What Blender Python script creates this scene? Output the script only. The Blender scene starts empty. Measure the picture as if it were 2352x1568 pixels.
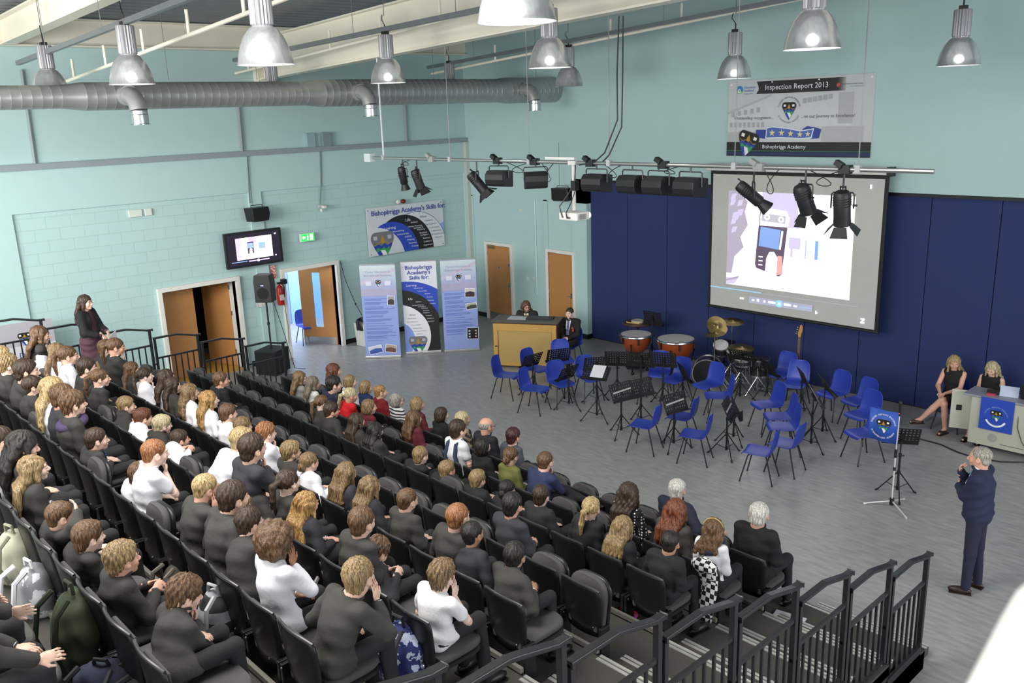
import bpy, math, random
import numpy as np
from mathutils import Vector, Matrix
random.seed(7); rng=np.random.default_rng(7)
SC=bpy.context.scene; COL=SC.collection
# ---------------------------------------------------------------- camera
IW,IH=2352,1568; FPX=2004.45
CAMP=np.array([18.1968,-15.4330,5.4805])
def cam_axes(yaw,pitch,roll):
    cy,sy=math.cos(yaw),math.sin(yaw); cp,sp=math.cos(pitch),math.sin(pitch)
    f=np.array([-sy*cp,cy*cp,-sp]); r=np.array([cy,sy,0.]); u=np.cross(r,f)
    cr,sr=math.cos(roll),math.sin(roll)
    return cr*r+sr*u,-sr*r+cr*u,f
RX,UP,FW=cam_axes(math.radians(47.2101),math.radians(14.7985),math.radians(-2.0095))
cd=bpy.data.cameras.new('camera'); cam=bpy.data.objects.new('camera',cd); COL.objects.link(cam)
cd.sensor_width=22.3; cd.lens=22.3*FPX/IW; cd.clip_start=.05; cd.clip_end=200
cd.dof.use_dof=True; cd.dof.focus_distance=11; cd.dof.aperture_fstop=4.0
M=Matrix(((RX[0],UP[0],-FW[0],CAMP[0]),(RX[1],UP[1],-FW[1],CAMP[1]),(RX[2],UP[2],-FW[2],CAMP[2]),(0,0,0,1)))
cam.matrix_world=M; SC.camera=cam
def pray(p): return FW+(p[0]-IW/2)/FPX*RX-(p[1]-IH/2)/FPX*UP
def phit(p,axis,val):
    d=pray(p); return CAMP+(val-CAMP[axis])/d[axis]*d
def pproj(P):
    d=np.asarray(P,float)-CAMP; z=d@FW
    return np.array([IW/2+FPX*(d@RX)/z, IH/2-FPX*(d@UP)/z])
# ---------------------------------------------------------------- light
SC.view_settings.view_transform='Standard'; SC.view_settings.look='None'
SC.view_settings.gamma=1; SC.view_settings.use_curve_mapping=False
SC.view_settings.exposure=0.40
w=bpy.data.worlds.new('world'); SC.world=w; w.use_nodes=True
bg=w.node_tree.nodes['Background']; bg.inputs[0].default_value=(.93,.97,1.0,1); bg.inputs[1].default_value=.75
def area(name,loc,target,sx,sy,power,col=(1,1,1)):
    l=bpy.data.lights.new(name,'AREA'); l.shape='RECTANGLE'; l.size=sx; l.size_y=sy; l.energy=power; l.color=col
    o=bpy.data.objects.new(name,l); COL.objects.link(o); o.location=loc
    o.rotation_euler=(Vector(target)-Vector(loc)).to_track_quat('-Z','Y').to_euler(); return o
# daylight through the windows behind and to the left of the seating; back and right lamps are added fill
area('window_daylight_left',(5.5,-17.8,4.8),(0,-9,3.2),6,3.0,390,(1.0,.975,.93)).data.spread=2.0
area('fill_back_wall',(13,-19,5.2),(10.5,0,4.6),8,3.0,190,(1.0,.985,.96)).data.spread=1.9  # added area lamp that brightens the back wall, no window behind it
area('fill_right',(22.5,-7,4.0),(8,-5,1.5),7,3.0,330,(.99,.99,1.0))  # added area lamp that brightens the left wall and stage
area('rooflight',(11,-14.0,7.6),(10,-12.4,0),7,3,620,(1,.97,.92))
# ---------------------------------------------------------------- materials
def lin(h):
    if isinstance(h,str):
        h=h.lstrip('#'); h=h if len(h)==6 else ''.join(c*2 for c in h); v=[int(h[i:i+2],16)/255 for i in (0,2,4)]
    else: v=[x/255 for x in h]
    return tuple(((x/12.92) if x<=.04045 else ((x+.055)/1.055)**2.4) for x in v)+(1,)
MC={}
def mat(name,col,rough=.6,metal=0.,noise=.06,nscale=8.,bump=0.,bscale=60.,emit=None,estr=0,alpha=1,trans=0,kind=None,coat=0,stretch=None,col2=None):
    key=(name,str(col),rough,metal,kind,str(col2))
    if key in MC: return MC[key]
    m=bpy.data.materials.new(name); m.use_nodes=True; nt=m.node_tree; N=nt.nodes; L=nt.links
    b=N['Principled BSDF']; c=lin(col)
    b.inputs['Roughness'].default_value=rough; b.inputs['Metallic'].default_value=metal
    if coat: b.inputs['Coat Weight'].default_value=coat
    if trans: b.inputs['Transmission Weight'].default_value=trans
    if alpha<1: b.inputs['Alpha'].default_value=alpha
    tc=N.new('ShaderNodeTexCoord'); mp=N.new('ShaderNodeMapping'); L.new(tc.outputs['Object'],mp.inputs[0])
    if stretch: mp.inputs['Scale'].default_value=stretch
    nz=N.new('ShaderNodeTexNoise'); nz.inputs['Scale'].default_value=nscale; nz.inputs['Detail'].default_value=4
    L.new(mp.outputs[0],nz.inputs[0])
    if kind=='wood':
        wv=N.new('ShaderNodeTexNoise'); wv.inputs['Scale'].default_value=5; wv.inputs['Detail'].default_value=6
        mp.inputs['Scale'].default_value=(9,9,.6); L.new(mp.outputs[0],wv.inputs[0]); fac=wv.outputs['Fac']
    elif kind=='stripes':
        wv=N.new('ShaderNodeTexWave'); wv.wave_type='BANDS'; wv.bands_direction='Z'; wv.inputs['Scale'].default_value=nscale; wv.inputs['Distortion'].default_value=.5
        L.new(tc.outputs['Object'],wv.inputs[0]); r=N.new('ShaderNodeValToRGB'); r.color_ramp.interpolation='CONSTANT'
        r.color_ramp.elements[0].color=(0,0,0,1); r.color_ramp.elements[1].position=.55; r.color_ramp.elements[1].color=(1,1,1,1)
        L.new(wv.outputs['Fac'],r.inputs[0]); fac=r.outputs[0]
    elif kind=='dots':
        vo=N.new('ShaderNodeTexVoronoi'); vo.inputs['Scale'].default_value=nscale; vo.inputs['Randomness'].default_value=.25
        L.new(tc.outputs['Object'],vo.inputs[0]); r=N.new('ShaderNodeValToRGB'); r.color_ramp.interpolation='CONSTANT'
        r.color_ramp.elements[0].color=(1,1,1,1); r.color_ramp.elements[1].position=.28; r.color_ramp.elements[1].color=(0,0,0,1)
        L.new(vo.outputs['Distance'],r.inputs[0]); fac=r.outputs[0]
    elif kind=='check':
        vo=N.new('ShaderNodeTexChecker'); vo.inputs['Scale'].default_value=nscale; L.new(tc.outputs['Object'],vo.inputs[0]); fac=vo.outputs['Fac']
    elif kind=='blotch':
        r=N.new('ShaderNodeValToRGB'); r.color_ramp.interpolation='CONSTANT'; r.color_ramp.elements[0].color=(0,0,0,1)
        r.color_ramp.elements[1].position=.52; r.color_ramp.elements[1].color=(1,1,1,1); L.new(nz.outputs['Fac'],r.inputs[0]); fac=r.outputs[0]
    elif kind=='hair':
        mp.inputs['Scale'].default_value=(60,60,5); nz.inputs['Scale'].default_value=2.2; nz.inputs['Detail'].default_value=3; fac=nz.outputs['Fac']
    else: fac=nz.outputs['Fac']
    mx=N.new('ShaderNodeMix'); mx.data_type='RGBA'
    if col2 is not None: ca=c; cb=lin(col2)
    else:
        ca=tuple(min(1,x*(1-noise)) for x in c[:3])+(1,); cb=tuple(min(1,x*(1+noise)) for x in c[:3])+(1,)
    mx.inputs['A'].default_value=ca; mx.inputs['B'].default_value=cb
    if kind=='hair':
        r=N.new('ShaderNodeMapRange'); r.inputs['From Min'].default_value=.38; r.inputs['From Max'].default_value=.66; L.new(fac,r.inputs[0]); fac=r.outputs[0]
    L.new(fac,mx.inputs['Factor']); L.new(mx.outputs['Result'],b.inputs['Base Color'])
    if bump:
        bn=N.new('ShaderNodeTexNoise'); bn.inputs['Scale'].default_value=bscale; bn.inputs['Detail'].default_value=3
        L.new(mp.outputs[0] if kind=='hair' else tc.outputs['Object'],bn.inputs[0]); bp=N.new('ShaderNodeBump'); bp.inputs['Strength'].default_value=bump; bp.inputs['Distance'].default_value=.01
        L.new(bn.outputs['Fac'],bp.inputs['Height']); L.new(bp.outputs[0],b.inputs['Normal'])
    if emit is not None:
        b.inputs['Emission Color'].default_value=lin(emit); b.inputs['Emission Strength'].default_value=estr
    MC[key]=m; return m
def simple(col,rough=.6,metal=0.): return mat('paint_'+str(col).lstrip('#'),col,rough,metal)
# ---------------------------------------------------------------- mesh helpers
class MB:
    def __init__(s): s.v=[]; s.f=[]; s.mi=[]; s.m=0
    def add(s,vs,fs):
        b=len(s.v); s.v+= [tuple(map(float,v)) for v in vs]; s.f+=[tuple(b+i for i in f) for f in fs]; s.mi+=[s.m]*len(fs); return s
    def box(s,c,size,R=None):
        hx,hy,hz=[x/2 for x in size]; vs=[]
        for x,y,z in ((-1,-1,-1),(1,-1,-1),(1,1,-1),(-1,1,-1),(-1,-1,1),(1,-1,1),(1,1,1),(-1,1,1)):
            p=np.array([x*hx,y*hy,z*hz])
            if R is not None: p=R@p
            vs.append(p+np.array(c))
        return s.add(vs,[(0,3,2,1),(4,5,6,7),(0,1,5,4),(1,2,6,5),(2,3,7,6),(3,0,4,7)])
    def b2(s,a,b): # box from min/max corners
        a=np.array(a,float); b=np.array(b,float); return s.box((a+b)/2,np.abs(b-a))
    def tube(s,pts,r,n=10,r2=None,cap=True):
        pts=[np.array(p,float) for p in pts]; k=len(pts)
        rs=r if isinstance(r,(list,tuple)) else ([r]*k if r2 is None else list(np.linspace(r,r2,k)))
        up=None; vs=[]
        for i,p in enumerate(pts):
            d=pts[min(i+1,k-1)]-pts[max(i-1,0)]; d=d/(np.linalg.norm(d)+1e-9)
            if up is None: up=np.array([0,0,1.]) if abs(d[2])<.9 else np.array([1.,0,0])
            a=np.cross(d,up); a/=np.linalg.norm(a)+1e-9; b=np.cross(a,d); up=b
            for j in range(n):
                t=2*math.pi*j/n; vs.append(p+rs[i]*(a*math.cos(t)+b*math.sin(t)))
        fs=[]
        for i in range(k-1):
            for j in range(n):
                j2=(j+1)%n; fs.append((i*n+j,i*n+j2,(i+1)*n+j2,(i+1)*n+j))
        if cap: fs.append(tuple(range(n-1,-1,-1))); fs.append(tuple((k-1)*n+j for j in range(n)))
        fs=[f[::-1] for f in fs]
        return s.add(vs,fs)
    def lathe(s,prof,c=(0,0,0),n=24,R=None,flute=0):
        vs=[]; k=len(prof)
        for (r,z) in prof:
            for j in range(n):
                t=2*math.pi*j/n; rr=r*(1+(flute if j%2 else 0)); p=np.array([rr*math.cos(t),rr*math.sin(t),z])
                if R is not None: p=R@p
                vs.append(p+np.array(c))
        fs=[]
        for i in range(k-1):
            for j in range(n):
                j2=(j+1)%n; fs.append((i*n+j,i*n+j2,(i+1)*n+j2,(i+1)*n+j))
        return s.add(vs,fs)
    def disc(s,c,r,n=24,R=None,rz=None):
        vs=[]
        for j in range(n):
            t=2*math.pi*j/n; p=np.array([r*math.cos(t),(rz or r)*math.sin(t),0])
            if R is not None: p=R@p
            vs.append(p+np.array(c))
        return s.add(vs,[tuple(range(n))])
    def sph(s,c,r,n=14,m=8,R=None):
        r=np.array([r]*3 if np.isscalar(r) else r,float); vs=[]; 
        for i in range(m+1):
            ph=math.pi*i/m
            for j in range(n):
                t=2*math.pi*j/n; p=r*np.array([math.sin(ph)*math.cos(t),math.sin(ph)*math.sin(t),math.cos(ph)])
                if R is not None: p=R@p
                vs.append(p+np.array(c))
        fs=[]
        for i in range(m):
            for j in range(n):
                j2=(j+1)%n; fs.append((i*n+j,(i+1)*n+j,(i+1)*n+j2,i*n+j2))
        return s.add(vs,fs)
    def prism(s,poly,O,U,V,depth):
        O=np.array(O,float);U=np.array(U,float);V=np.array(V,float); Nn=np.cross(U,V); Nn/=np.linalg.norm(Nn); n=len(poly)
        vs=[O+a*U+b*V for a,b in poly]+[O+a*U+b*V+Nn*depth for a,b in poly]
        fs=[tuple(range(n-1,-1,-1)),tuple(range(n,2*n))]+[(i,(i+1)%n,n+(i+1)%n,n+i) for i in range(n)]
        return s.add(vs,fs)
    def build(s,name,mats,parent=None,smooth=False,bevel=0,ang=40,loc=None,rz=None):
        me=bpy.data.meshes.new(name); me.from_pydata(s.v,[],s.f)
        if not isinstance(mats,(list,tuple)): mats=[mats]
        for m in mats: me.materials.append(m)
        if len(mats)>1: me.polygons.foreach_set('material_index',s.mi)
        if smooth:
            me.polygons.foreach_set('use_smooth',[True]*len(me.polygons)); me.set_sharp_from_angle(angle=math.radians(ang))
        me.validate(); o=bpy.data.objects.new(name,me); COL.objects.link(o)
        if parent: o.parent=parent
        if loc is not None: o.location=loc
        if rz is not None: o.rotation_euler=(0,0,rz)
        if bevel:
            bm=o.modifiers.new('bevel','BEVEL'); bm.width=bevel; bm.segments=2; bm.limit_method='ANGLE'
        return o
def tag(o,label=None,cat=None,group=None,kind=None):
    if label: o['label']=label
    if cat: o['category']=cat
    if group: o['group']=group
    if kind: o['kind']=kind
    return o
def empty(name,loc=(0,0,0),rz=0,label=None,cat=None,group=None):
    o=bpy.data.objects.new(name,None); o.empty_display_size=.1; COL.objects.link(o); o.location=loc; o.rotation_euler=(0,0,rz)
    return tag(o,label,cat,group)
def copy_tree(o,parent=None):
    c=o.copy(); COL.objects.link(c); c.parent=parent
    for ch in list(o.children): copy_tree(ch,c)
    return c
def struct(o): o['kind']='structure'; return o
def rotx(a): c,s=math.cos(a),math.sin(a); return np.array([[1,0,0],[0,c,-s],[0,s,c]])
def roty(a): c,s=math.cos(a),math.sin(a); return np.array([[c,0,s],[0,1,0],[-s,0,c]])
def rotz(a): c,s=math.cos(a),math.sin(a); return np.array([[c,-s,0],[s,c,0],[0,0,1]])
def norm(v): v=np.array(v,float); return v/np.linalg.norm(v)
FONT={}
def text2d(txt,size,align='LEFT',bold=0,shear=0,spacing=1.0):
    cu=bpy.data.curves.new('lettering','FONT'); cu.body=txt; cu.size=size; cu.align_x=align; cu.resolution_u=2; cu.offset=bold; cu.shear=shear; cu.space_character=spacing
    o=bpy.data.objects.new('lettering',cu); COL.objects.link(o)
    dg=bpy.context.evaluated_depsgraph_get(); me=bpy.data.meshes.new_from_object(o.evaluated_get(dg))
    vs=[(v.co.x,v.co.y) for v in me.vertices]; fs=[tuple(p.vertices) for p in me.polygons]
    bpy.data.objects.remove(o); bpy.data.curves.remove(cu); bpy.data.meshes.remove(me)
    return vs,fs
class Sheet:
    """flat print on a panel: coordinates in metres from its lower-left corner"""
    def __init__(s,O,U,V,parent,w,h):
        s.O=np.array(O,float);s.U=norm(U);s.V=norm(V);s.N=np.cross(s.U,s.V);s.p=parent;s.w=w;s.h=h;s.lay=0
        s.acc={}
    def pt(s,a,b,l): return s.O+a*s.U+b*s.V+s.N*(.0006*l+.0004)
    def _get(s,name,m):
        k=(name,m.name)
        if k not in s.acc: s.acc[k]=(MB(),m)
        return s.acc[k][0]
    def poly(s,pts,m,name='print',lay=None):
        s.lay=lay if lay is not None else s.lay+1
        s._get(name,m).add([s.pt(a,b,s.lay) for a,b in pts],[tuple(range(len(pts)))])
    def rect(s,a,b,c,d,m,name='print',lay=None): s.poly([(a,b),(c,b),(c,d),(a,d)],m,name,lay)
    def ring(s,c,r0,r1,a0,a1,m,n=24,name='print',lay=None,el=1.0):
        s.lay=lay if lay is not None else s.lay+1
        vs=[];fs=[]
        for i in range(n+1):
            t=math.radians(a0+(a1-a0)*i/n)
            for r in (r0,r1): vs.append(s.pt(c[0]+r*math.cos(t),c[1]+r*math.sin(t)*el,s.lay))
        for i in range(n): fs.append((2*i,2*i+1,2*i+3,2*i+2) if a1<a0 else (2*i,2*i+2,2*i+3,2*i+1))
        s._get(name,m).add(vs,[f[::-1] for f in fs])
    def text(s,t,a,b,size,m,align='LEFT',bold=0,ang=0,name='lettering',lay=None,sx=1.0):
        s.lay=lay if lay is not None else s.lay+1
        vs,fs=text2d(t,size,align,bold); ca,sa=math.cos(ang),math.sin(ang)
        s._get(name,m).add([s.pt(a+sx*x*ca-y*sa,b+sx*x*sa+y*ca,s.lay) for x,y in vs],fs)
    def arctext(s,t,c,r,a0,a1,size,m,inside=False,lay=None):
        s.lay=lay if lay is not None else s.lay+1
        n=len(t)
        for i,ch in enumerate(t):
            if ch==' ': continue
            th=math.radians(a0+(a1-a0)*(i+.5)/n); x=c[0]+r*math.cos(th); y=c[1]+r*math.sin(th)
            rot=th-math.pi/2 if not inside else th+math.pi/2
            vs,fs=text2d(ch,size,'CENTER'); ca,sa=math.cos(rot),math.sin(rot)
            s._get('lettering',m).add([s.pt(x+px*ca-py*sa,y+px*sa+py*ca,s.lay) for px,py in vs],fs)
    def clip(s,pts,w0=None):
        # Sutherland-Hodgman against the sheet rectangle
        def cl(P,ins,inter):
            out=[]
            for i in range(len(P)):
                a,b=P[i-1],P[i]
                if ins(b):
                    if not ins(a): out.append(inter(a,b))
                    out.append(b)
                elif ins(a): out.append(inter(a,b))
            return out
        for ax,val,sg in ((0,0,1),(0,s.w,-1),(1,0,1),(1,s.h,-1)):
            if not pts: return pts
            pts=cl(pts,lambda p:(p[ax]-val)*sg>=0,lambda a,b:tuple(np.array(a)+(np.array(b)-np.array(a))*((val-a[ax])/(b[ax]-a[ax]))))
        return pts
    def crest(s,cx,cy,h,ang=0,fade=False,gold='#b08a2a'):
        """school shield: black top with two books and a gold tree, blue and green waves, white and blue stripes"""
        K=simple('#16140f' if not fade else '#74747a',.5);G=simple(gold,.5);Wt=simple('#e8e8e8',.5);Bk=Wt if not fade else simple('#b4b8c0',.5);B=simple('#2440a0',.5);Gr=simple('#2f9a50',.5);B2=simple('#1c2c66',.5)
        ca,sa=math.cos(ang),math.sin(ang)
        def T(pts): 
            q=[(cx+h*(x*ca-y*sa),cy+h*(x*sa+y*ca)) for x,y in pts]; return s.clip(q)
        def P(pts,m,lay):
            q=T(pts)
            if len(q)>2: s.poly(q,m,'crest',lay)
        L0=s.lay+1
        sh=[(0,-.5),(.30,-.05)]+[(.43*math.cos(t)*.22/.22 if 0 else .27+.17*math.cos(t),.28+.2*math.sin(t)) for t in np.linspace(-.6,1.57,8)]
        sh+= [(-x,y) for x,y in sh[::-1][:-1]]
        P(sh,K,L0)
        wav=lambda y0,amp,n,w,ph: [(x,y0+amp*math.sin(ph+x*n)) for x in np.linspace(-w,w,17)]
        P([(-.03,-.45)]+[(0,-.5)]+[(.30,-.05)]+wav(.08,.035,26,.36,0)[::-1]+[(-.30,-.05)],B,L0+1)
        P([(0,-.5),(.24,-.14)]+wav(-.03,.03,30,.26,1)[::-1]+[(-.24,-.14)],Gr,L0+2)
        P([(0,-.5),(.06,-.41),(-.10,-.09),(-.23,-.155)],B,L0+3)
        P([(.06,-.41),(.16,-.26),(.07,-.1),(-.10,-.09)],Wt,L0+4)
        P([(-.3,.14)]+[(x,.16+.05*math.cos(x*13)) for x in np.linspace(-.36,.36,17)]+[(x,.135+.05*math.cos(x*13)) for x in np.linspace(.36,-.36,17)],G,L0+3)
        P([(0,.38),(.07,.24),(.06,.12),(-.06,.12),(-.07,.24)],G,L0+4)
        for sx in (-1,1): P([(sx*.27-.07,.24),(sx*.27+.07,.24),(sx*.27+.07,.36),(sx*.27-.07,.36)],Bk,L0+3)
        s.lay=L0+5
    def finish(s):
        for (n,_),(mb,m) in s.acc.items(): mb.build(n,m,s.p)
# ---------------------------------------------------------------- implicit surfaces for people
class Fld:
    def __init__(s,lo,hi,h):
        s.lo=np.array(lo,float); s.h=h; s.n=np.maximum(4,np.ceil((np.array(hi)-s.lo)/h).astype(int)+1)
        s.ax=[s.lo[i]+h*np.arange(s.n[i]) for i in range(3)]; s.V=np.full(s.n,.5,np.float32)
    def _sl(s,lo,hi):
        i0=np.clip(np.floor((np.array(lo)-s.lo)/s.h).astype(int),0,s.n); i1=np.clip(np.ceil((np.array(hi)-s.lo)/s.h).astype(int)+1,0,s.n)
        sl=tuple(slice(a,b) for a,b in zip(i0,i1)); 
        X=s.ax[0][sl[0]][:,None,None]; Y=s.ax[1][sl[1]][None,:,None]; Z=s.ax[2][sl[2]][None,None,:]
        return sl,X,Y,Z
    def _u(s,sl,d,k):
        a=s.V[sl]
        if k<=0: s.V[sl]=np.minimum(a,d); return
        h=np.clip(.5+.5*(a-d)/k,0,1); s.V[sl]=a*(1-h)+d*h-k*h*(1-h)
    def cap(s,a,b,ra,rb,k=.02):
        a=np.array(a,float);b=np.array(b,float); m=max(ra,rb)+k+2*s.h
        sl,X,Y,Z=s._sl(np.minimum(a,b)-m,np.maximum(a,b)+m)
        d=b-a; L=float(d@d)+1e-12; px,py,pz=X-a[0],Y-a[1],Z-a[2]
        t=np.clip((px*d[0]+py*d[1]+pz*d[2])/L,0,1)
        s._u(sl,np.sqrt((px-t*d[0])**2+(py-t*d[1])**2+(pz-t*d[2])**2)-(ra+(rb-ra)*t),k); return s
    def _el(s,X,Y,Z,c,r,R):
        px,py,pz=X-c[0],Y-c[1],Z-c[2]
        if R is not None:
            q=[R[0,i]*px+R[1,i]*py+R[2,i]*pz for i in range(3)]
        else: q=[px,py,pz]
        k0=np.sqrt((q[0]/r[0])**2+(q[1]/r[1])**2+(q[2]/r[2])**2); k1=np.sqrt((q[0]/r[0]**2)**2+(q[1]/r[1]**2)**2+(q[2]/r[2]**2)**2)+1e-9
        return k0*(k0-1)/k1,q
    def ell(s,c,r,R=None,k=.02,mod=None):
        m=max(r)+k+2*s.h+.02; c=np.array(c,float); sl,X,Y,Z=s._sl(c-m,c+m)
        if 0 in s.V[sl].shape: return s
        d,q=s._el(X,Y,Z,c,r,R)
        if mod: d=mod(d,q)
        s._u(sl,d,k); return s
    def sub(s,c,r,R=None,k=.01):
        m=max(r)+k+2*s.h; c=np.array(c,float); sl,X,Y,Z=s._sl(c-m,c+m); d,_=s._el(X,Y,Z,c,r,R); d=-d
        a=s.V[sl]; h=np.clip(.5-.5*(a-d)/k,0,1); s.V[sl]=a*(1-h)+d*h+k*h*(1-h); return s
    def plane(s,p,n): # keep the side the normal points to
        X,Y,Z=s.ax[0][:,None,None],s.ax[1][None,:,None],s.ax[2][None,None,:]
        s.V=np.maximum(s.V,-((X-p[0])*n[0]+(Y-p[1])*n[1]+(Z-p[2])*n[2])).astype(np.float32); return s
    def disp(s,f):
        X,Y,Z=s.ax[0][:,None,None],s.ax[1][None,:,None],s.ax[2][None,None,:]; s.V=s.V+f(X,Y,Z); return s
    def mesh(s):
        V=s.V; 
        V[0]=V[-1]=.1; V[:,0]=V[:,-1]=.1; V[:,:,0]=V[:,:,-1]=.1
        ins=V<0; n=s.n; cn=n-1; tot=int(cn[0]*cn[1]*cn[2]); ids=[];wx=[];Q=[]
        for ax in range(3):
            a=[slice(None)]*3;b=[slice(None)]*3; a[ax]=slice(0,-1); b[ax]=slice(1,None)
            A=ins[tuple(a)];B=ins[tuple(b)]; I=np.argwhere(A!=B)
            if len(I)==0: continue
            va=V[tuple(a)][tuple(I.T)];vb=V[tuple(b)][tuple(I.T)]; t=va/(va-vb); P=I.astype(float); P[:,ax]+=t
            o1,o2=[i for i in range(3) if i!=ax]; cells=[]
            for d1,d2 in ((0,0),(1,0),(1,1),(0,1)):
                C=I.copy(); C[:,o1]-=d1; C[:,o2]-=d2; cells.append((C[:,0]*cn[1]+C[:,1])*cn[2]+C[:,2])
                ids.append(cells[-1]); wx.append(P)
            fl=A[tuple(I.T)]; q=np.stack(cells,1)
            if ax==1: fl=~fl
            q[fl]=q[fl][:,::-1]; Q.append(q)
        if not ids: return np.zeros((0,3)),np.zeros((0,4),int)
        ids=np.concatenate(ids);wx=np.concatenate(wx); u,inv=np.unique(ids,return_inverse=True); cnt=np.bincount(inv)
        vs=np.stack([np.bincount(inv,wx[:,i])/cnt for i in range(3)],1)*s.h+s.lo
        Q=np.concatenate(Q); Q=np.searchsorted(u,Q); return vs,Q[:,::-1]
def merge(parts):
    vs=[];fs=[];b=0
    for v,f in parts: vs.append(v);fs.append(f+b);b+=len(v)
    return np.concatenate(vs),np.concatenate(fs)
def nmesh(name,vf,m,parent=None,loc=None):
    v,f=vf; me=bpy.data.meshes.new(name); me.vertices.add(len(v)); me.vertices.foreach_set('co',v.ravel())
    me.loops.add(f.size); me.polygons.add(len(f)); me.loops.foreach_set('vertex_index',f.ravel().astype(np.int32))
    me.polygons.foreach_set('loop_start',np.arange(0,f.size,4,dtype=np.int32)); me.polygons.foreach_set('loop_total',np.full(len(f),4,np.int32))
    me.polygons.foreach_set('use_smooth',np.ones(len(f),bool)); me.update(calc_edges=True); me.materials.append(m)
    o=bpy.data.objects.new(name,me); COL.objects.link(o)
    if parent: o.parent=parent
    return o
SKIN={'fair':'#dcb5a0','pale':'#e4c4b4','ruddy':'#d4a28c','tan':'#b98a6c','brown':'#9a6e52'}
def skinmat(k): return mat('skin_'+k,SKIN[k],.5,noise=.05,nscale=30)
HAIRC={'black':('#17130f','#2a2522'),'darkbrown':('#2a1d14','#4d3a2a'),'brown':('#4a3321','#7a5b3d'),'redbrown':('#4a2417','#7d4a30'),'lightbrown':('#5d482f','#9a7d58'),
 'darkblond':('#6f5a3a','#ab9166'),'blond':('#8f7648','#cdb482'),'honey':('#7b5a30','#c69a5c'),'paleblond':('#a39270','#d9cca4'),'ginger':('#7a4428','#b07c50'),'auburn':('#55281a','#8f5232'),
 'grey':('#7a766c','#b8b4a8'),'white':('#b5b2a8','#e4e2dc'),'greybrown':('#5f5346','#968877'),'maroonbrown':('#2a1214','#55282a')}
def hairmat(k): a,b=HAIRC[k]; a='#%02x%02x%02x'%tuple(int(int(a[i:i+2],16)*.82) for i in (1,3,5)); return mat('hair_'+k,a,.5,col2=b,kind='hair',bump=.5,bscale=2.0)
def ik(S,W,a,b,pole):
    S=np.array(S,float);W=np.array(W,float); d=W-S; L=np.linalg.norm(d); L2=min(L,(a+b)*.995); W=S+d/L*L2; u=d/L
    ca=(a*a+L2*L2-b*b)/(2*a*L2); ca=max(-1,min(1,ca)); p=np.array(pole,float); p=p-u*(p@u); p/=np.linalg.norm(p)+1e-9
    return S+u*a*ca+p*a*math.sqrt(max(0,1-ca*ca)),W
def hand_mesh(W,d,n,side,s=1.,curl=.5,h=.0045,spread=.1):
    """palm, four fingers of unequal length with two bends, thumb leaving the side of the palm"""
    d=norm(d); n=norm(np.array(n)-d*(np.array(n)@d)); l=np.cross(d,n)*side; l=norm(l)   # l points to the little-finger side
    F=Fld(np.array(W)-.17*s,np.array(W)+.17*s,h)
    W=np.array(W,float); R=np.stack([l,d,n],1)
    F.cap(W-d*.05*s,W,.025*s,.024*s,.01)
    F.ell(W+d*.045*s,(.040*s,.050*s,.0155*s),R,.012)
    L=[.066,.074,.069,.054]
    for i,q in enumerate((-.030,-.010,.010,.029)):
        b=W+d*.082*s+l*q*s; dd=norm(d+l*spread*(i-1.5)*.6); r=(.0088-.0006*abs(i-1))*s
        t1=curl*.7; t2=curl*1.6
        d1=norm(dd*math.cos(t1)+n*math.sin(t1)); d2=norm(dd*math.cos(t2)+n*math.sin(t2))
        m=b+d1*L[i]*.55*s; e=m+d2*L[i]*.5*s; F.cap(b-dd*.02*s,m,r,r*.95,.004); F.cap(m,e,r*.95,r*.78,.004)
    tb=W+d*.022*s-l*.028*s; td=norm(d*.75-l*.75+n*.35*curl); tm=tb+td*.036*s; te=tm+norm(d*.9-l*.25+n*.5*curl)*.034*s
    F.cap(tb,tm,.0125*s,.010*s,.01); F.cap(tm,te,.010*s,.008*s,.005)
    return F.mesh()
def head_axes(yaw,pitch,roll=0):
    # local x right, y face, z up
    return rotz(yaw)@rotx(-pitch)@roty(roll)
def head_mesh(C,R,s,neck,h,fem=False):
    P=lambda x,y,z: C+R@(np.array([x,y,z])*s)
    lo=np.minimum(C-.17*s,np.array(neck)-.1); hi=np.maximum(C+.17*s,np.array(neck)+.1); F=Fld(lo,hi,h)
    F.ell(P(0,-.012,.028),(.076*s,.095*s,.084*s),R,.02)
    F.ell(P(0,.03,-.035),(.056*s,.060*s,.076*s),R,.03)
    F.ell(P(0,.070,-.088),(.022*s,.022*s,.020*s),R,.02)
    F.ell(P(0,.077,.018),(.048*s,.016*s,.012*s),R,.015)
    F.cap(P(0,.090,.006),P(0,.113,-.026),.0075*s,.012*s,.010); F.ell(P(0,.102,-.034),(.017*s,.012*s,.009*s),R,.006)
    for x in (-1,1):
        F.ell(P(x*.036,.064,-.03),(.024*s,.022*s,.026*s),R,.02)
        F.sub(P(x*.032,.105,-.0),(.019*s,.017*s,.012*s),R,.012)
        F.ell(P(x*.031,.086,.0),(.013*s,.011*s,.009*s),R,.004)
    F.ell(P(0,.094,-.055),(.022*s,.011*s,.006*s),R,.004); F.ell(P(0,.091,-.066),(.019*s,.011*s,.007*s),R,.004)
    for x in (-1,1):
        Re=R@rotz(x*-.35)@rotx(.15); F.ell(P(x*.080,-.004,-.012),(.010*s,.021*s,.034*s),Re,.006); F.sub(P(x*.091,.004,-.008),(.007*s,.011*s,.018*s),Re,.004)
    rn=(.047 if fem else .054)*s
    F.cap(P(0,-.022,-.045),np.array(neck),rn,rn*1.12,.025); F.cap(P(0,-.03,0),P(0,-.025,-.06),rn*1.1,rn,.03)
    return F.mesh()
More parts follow.
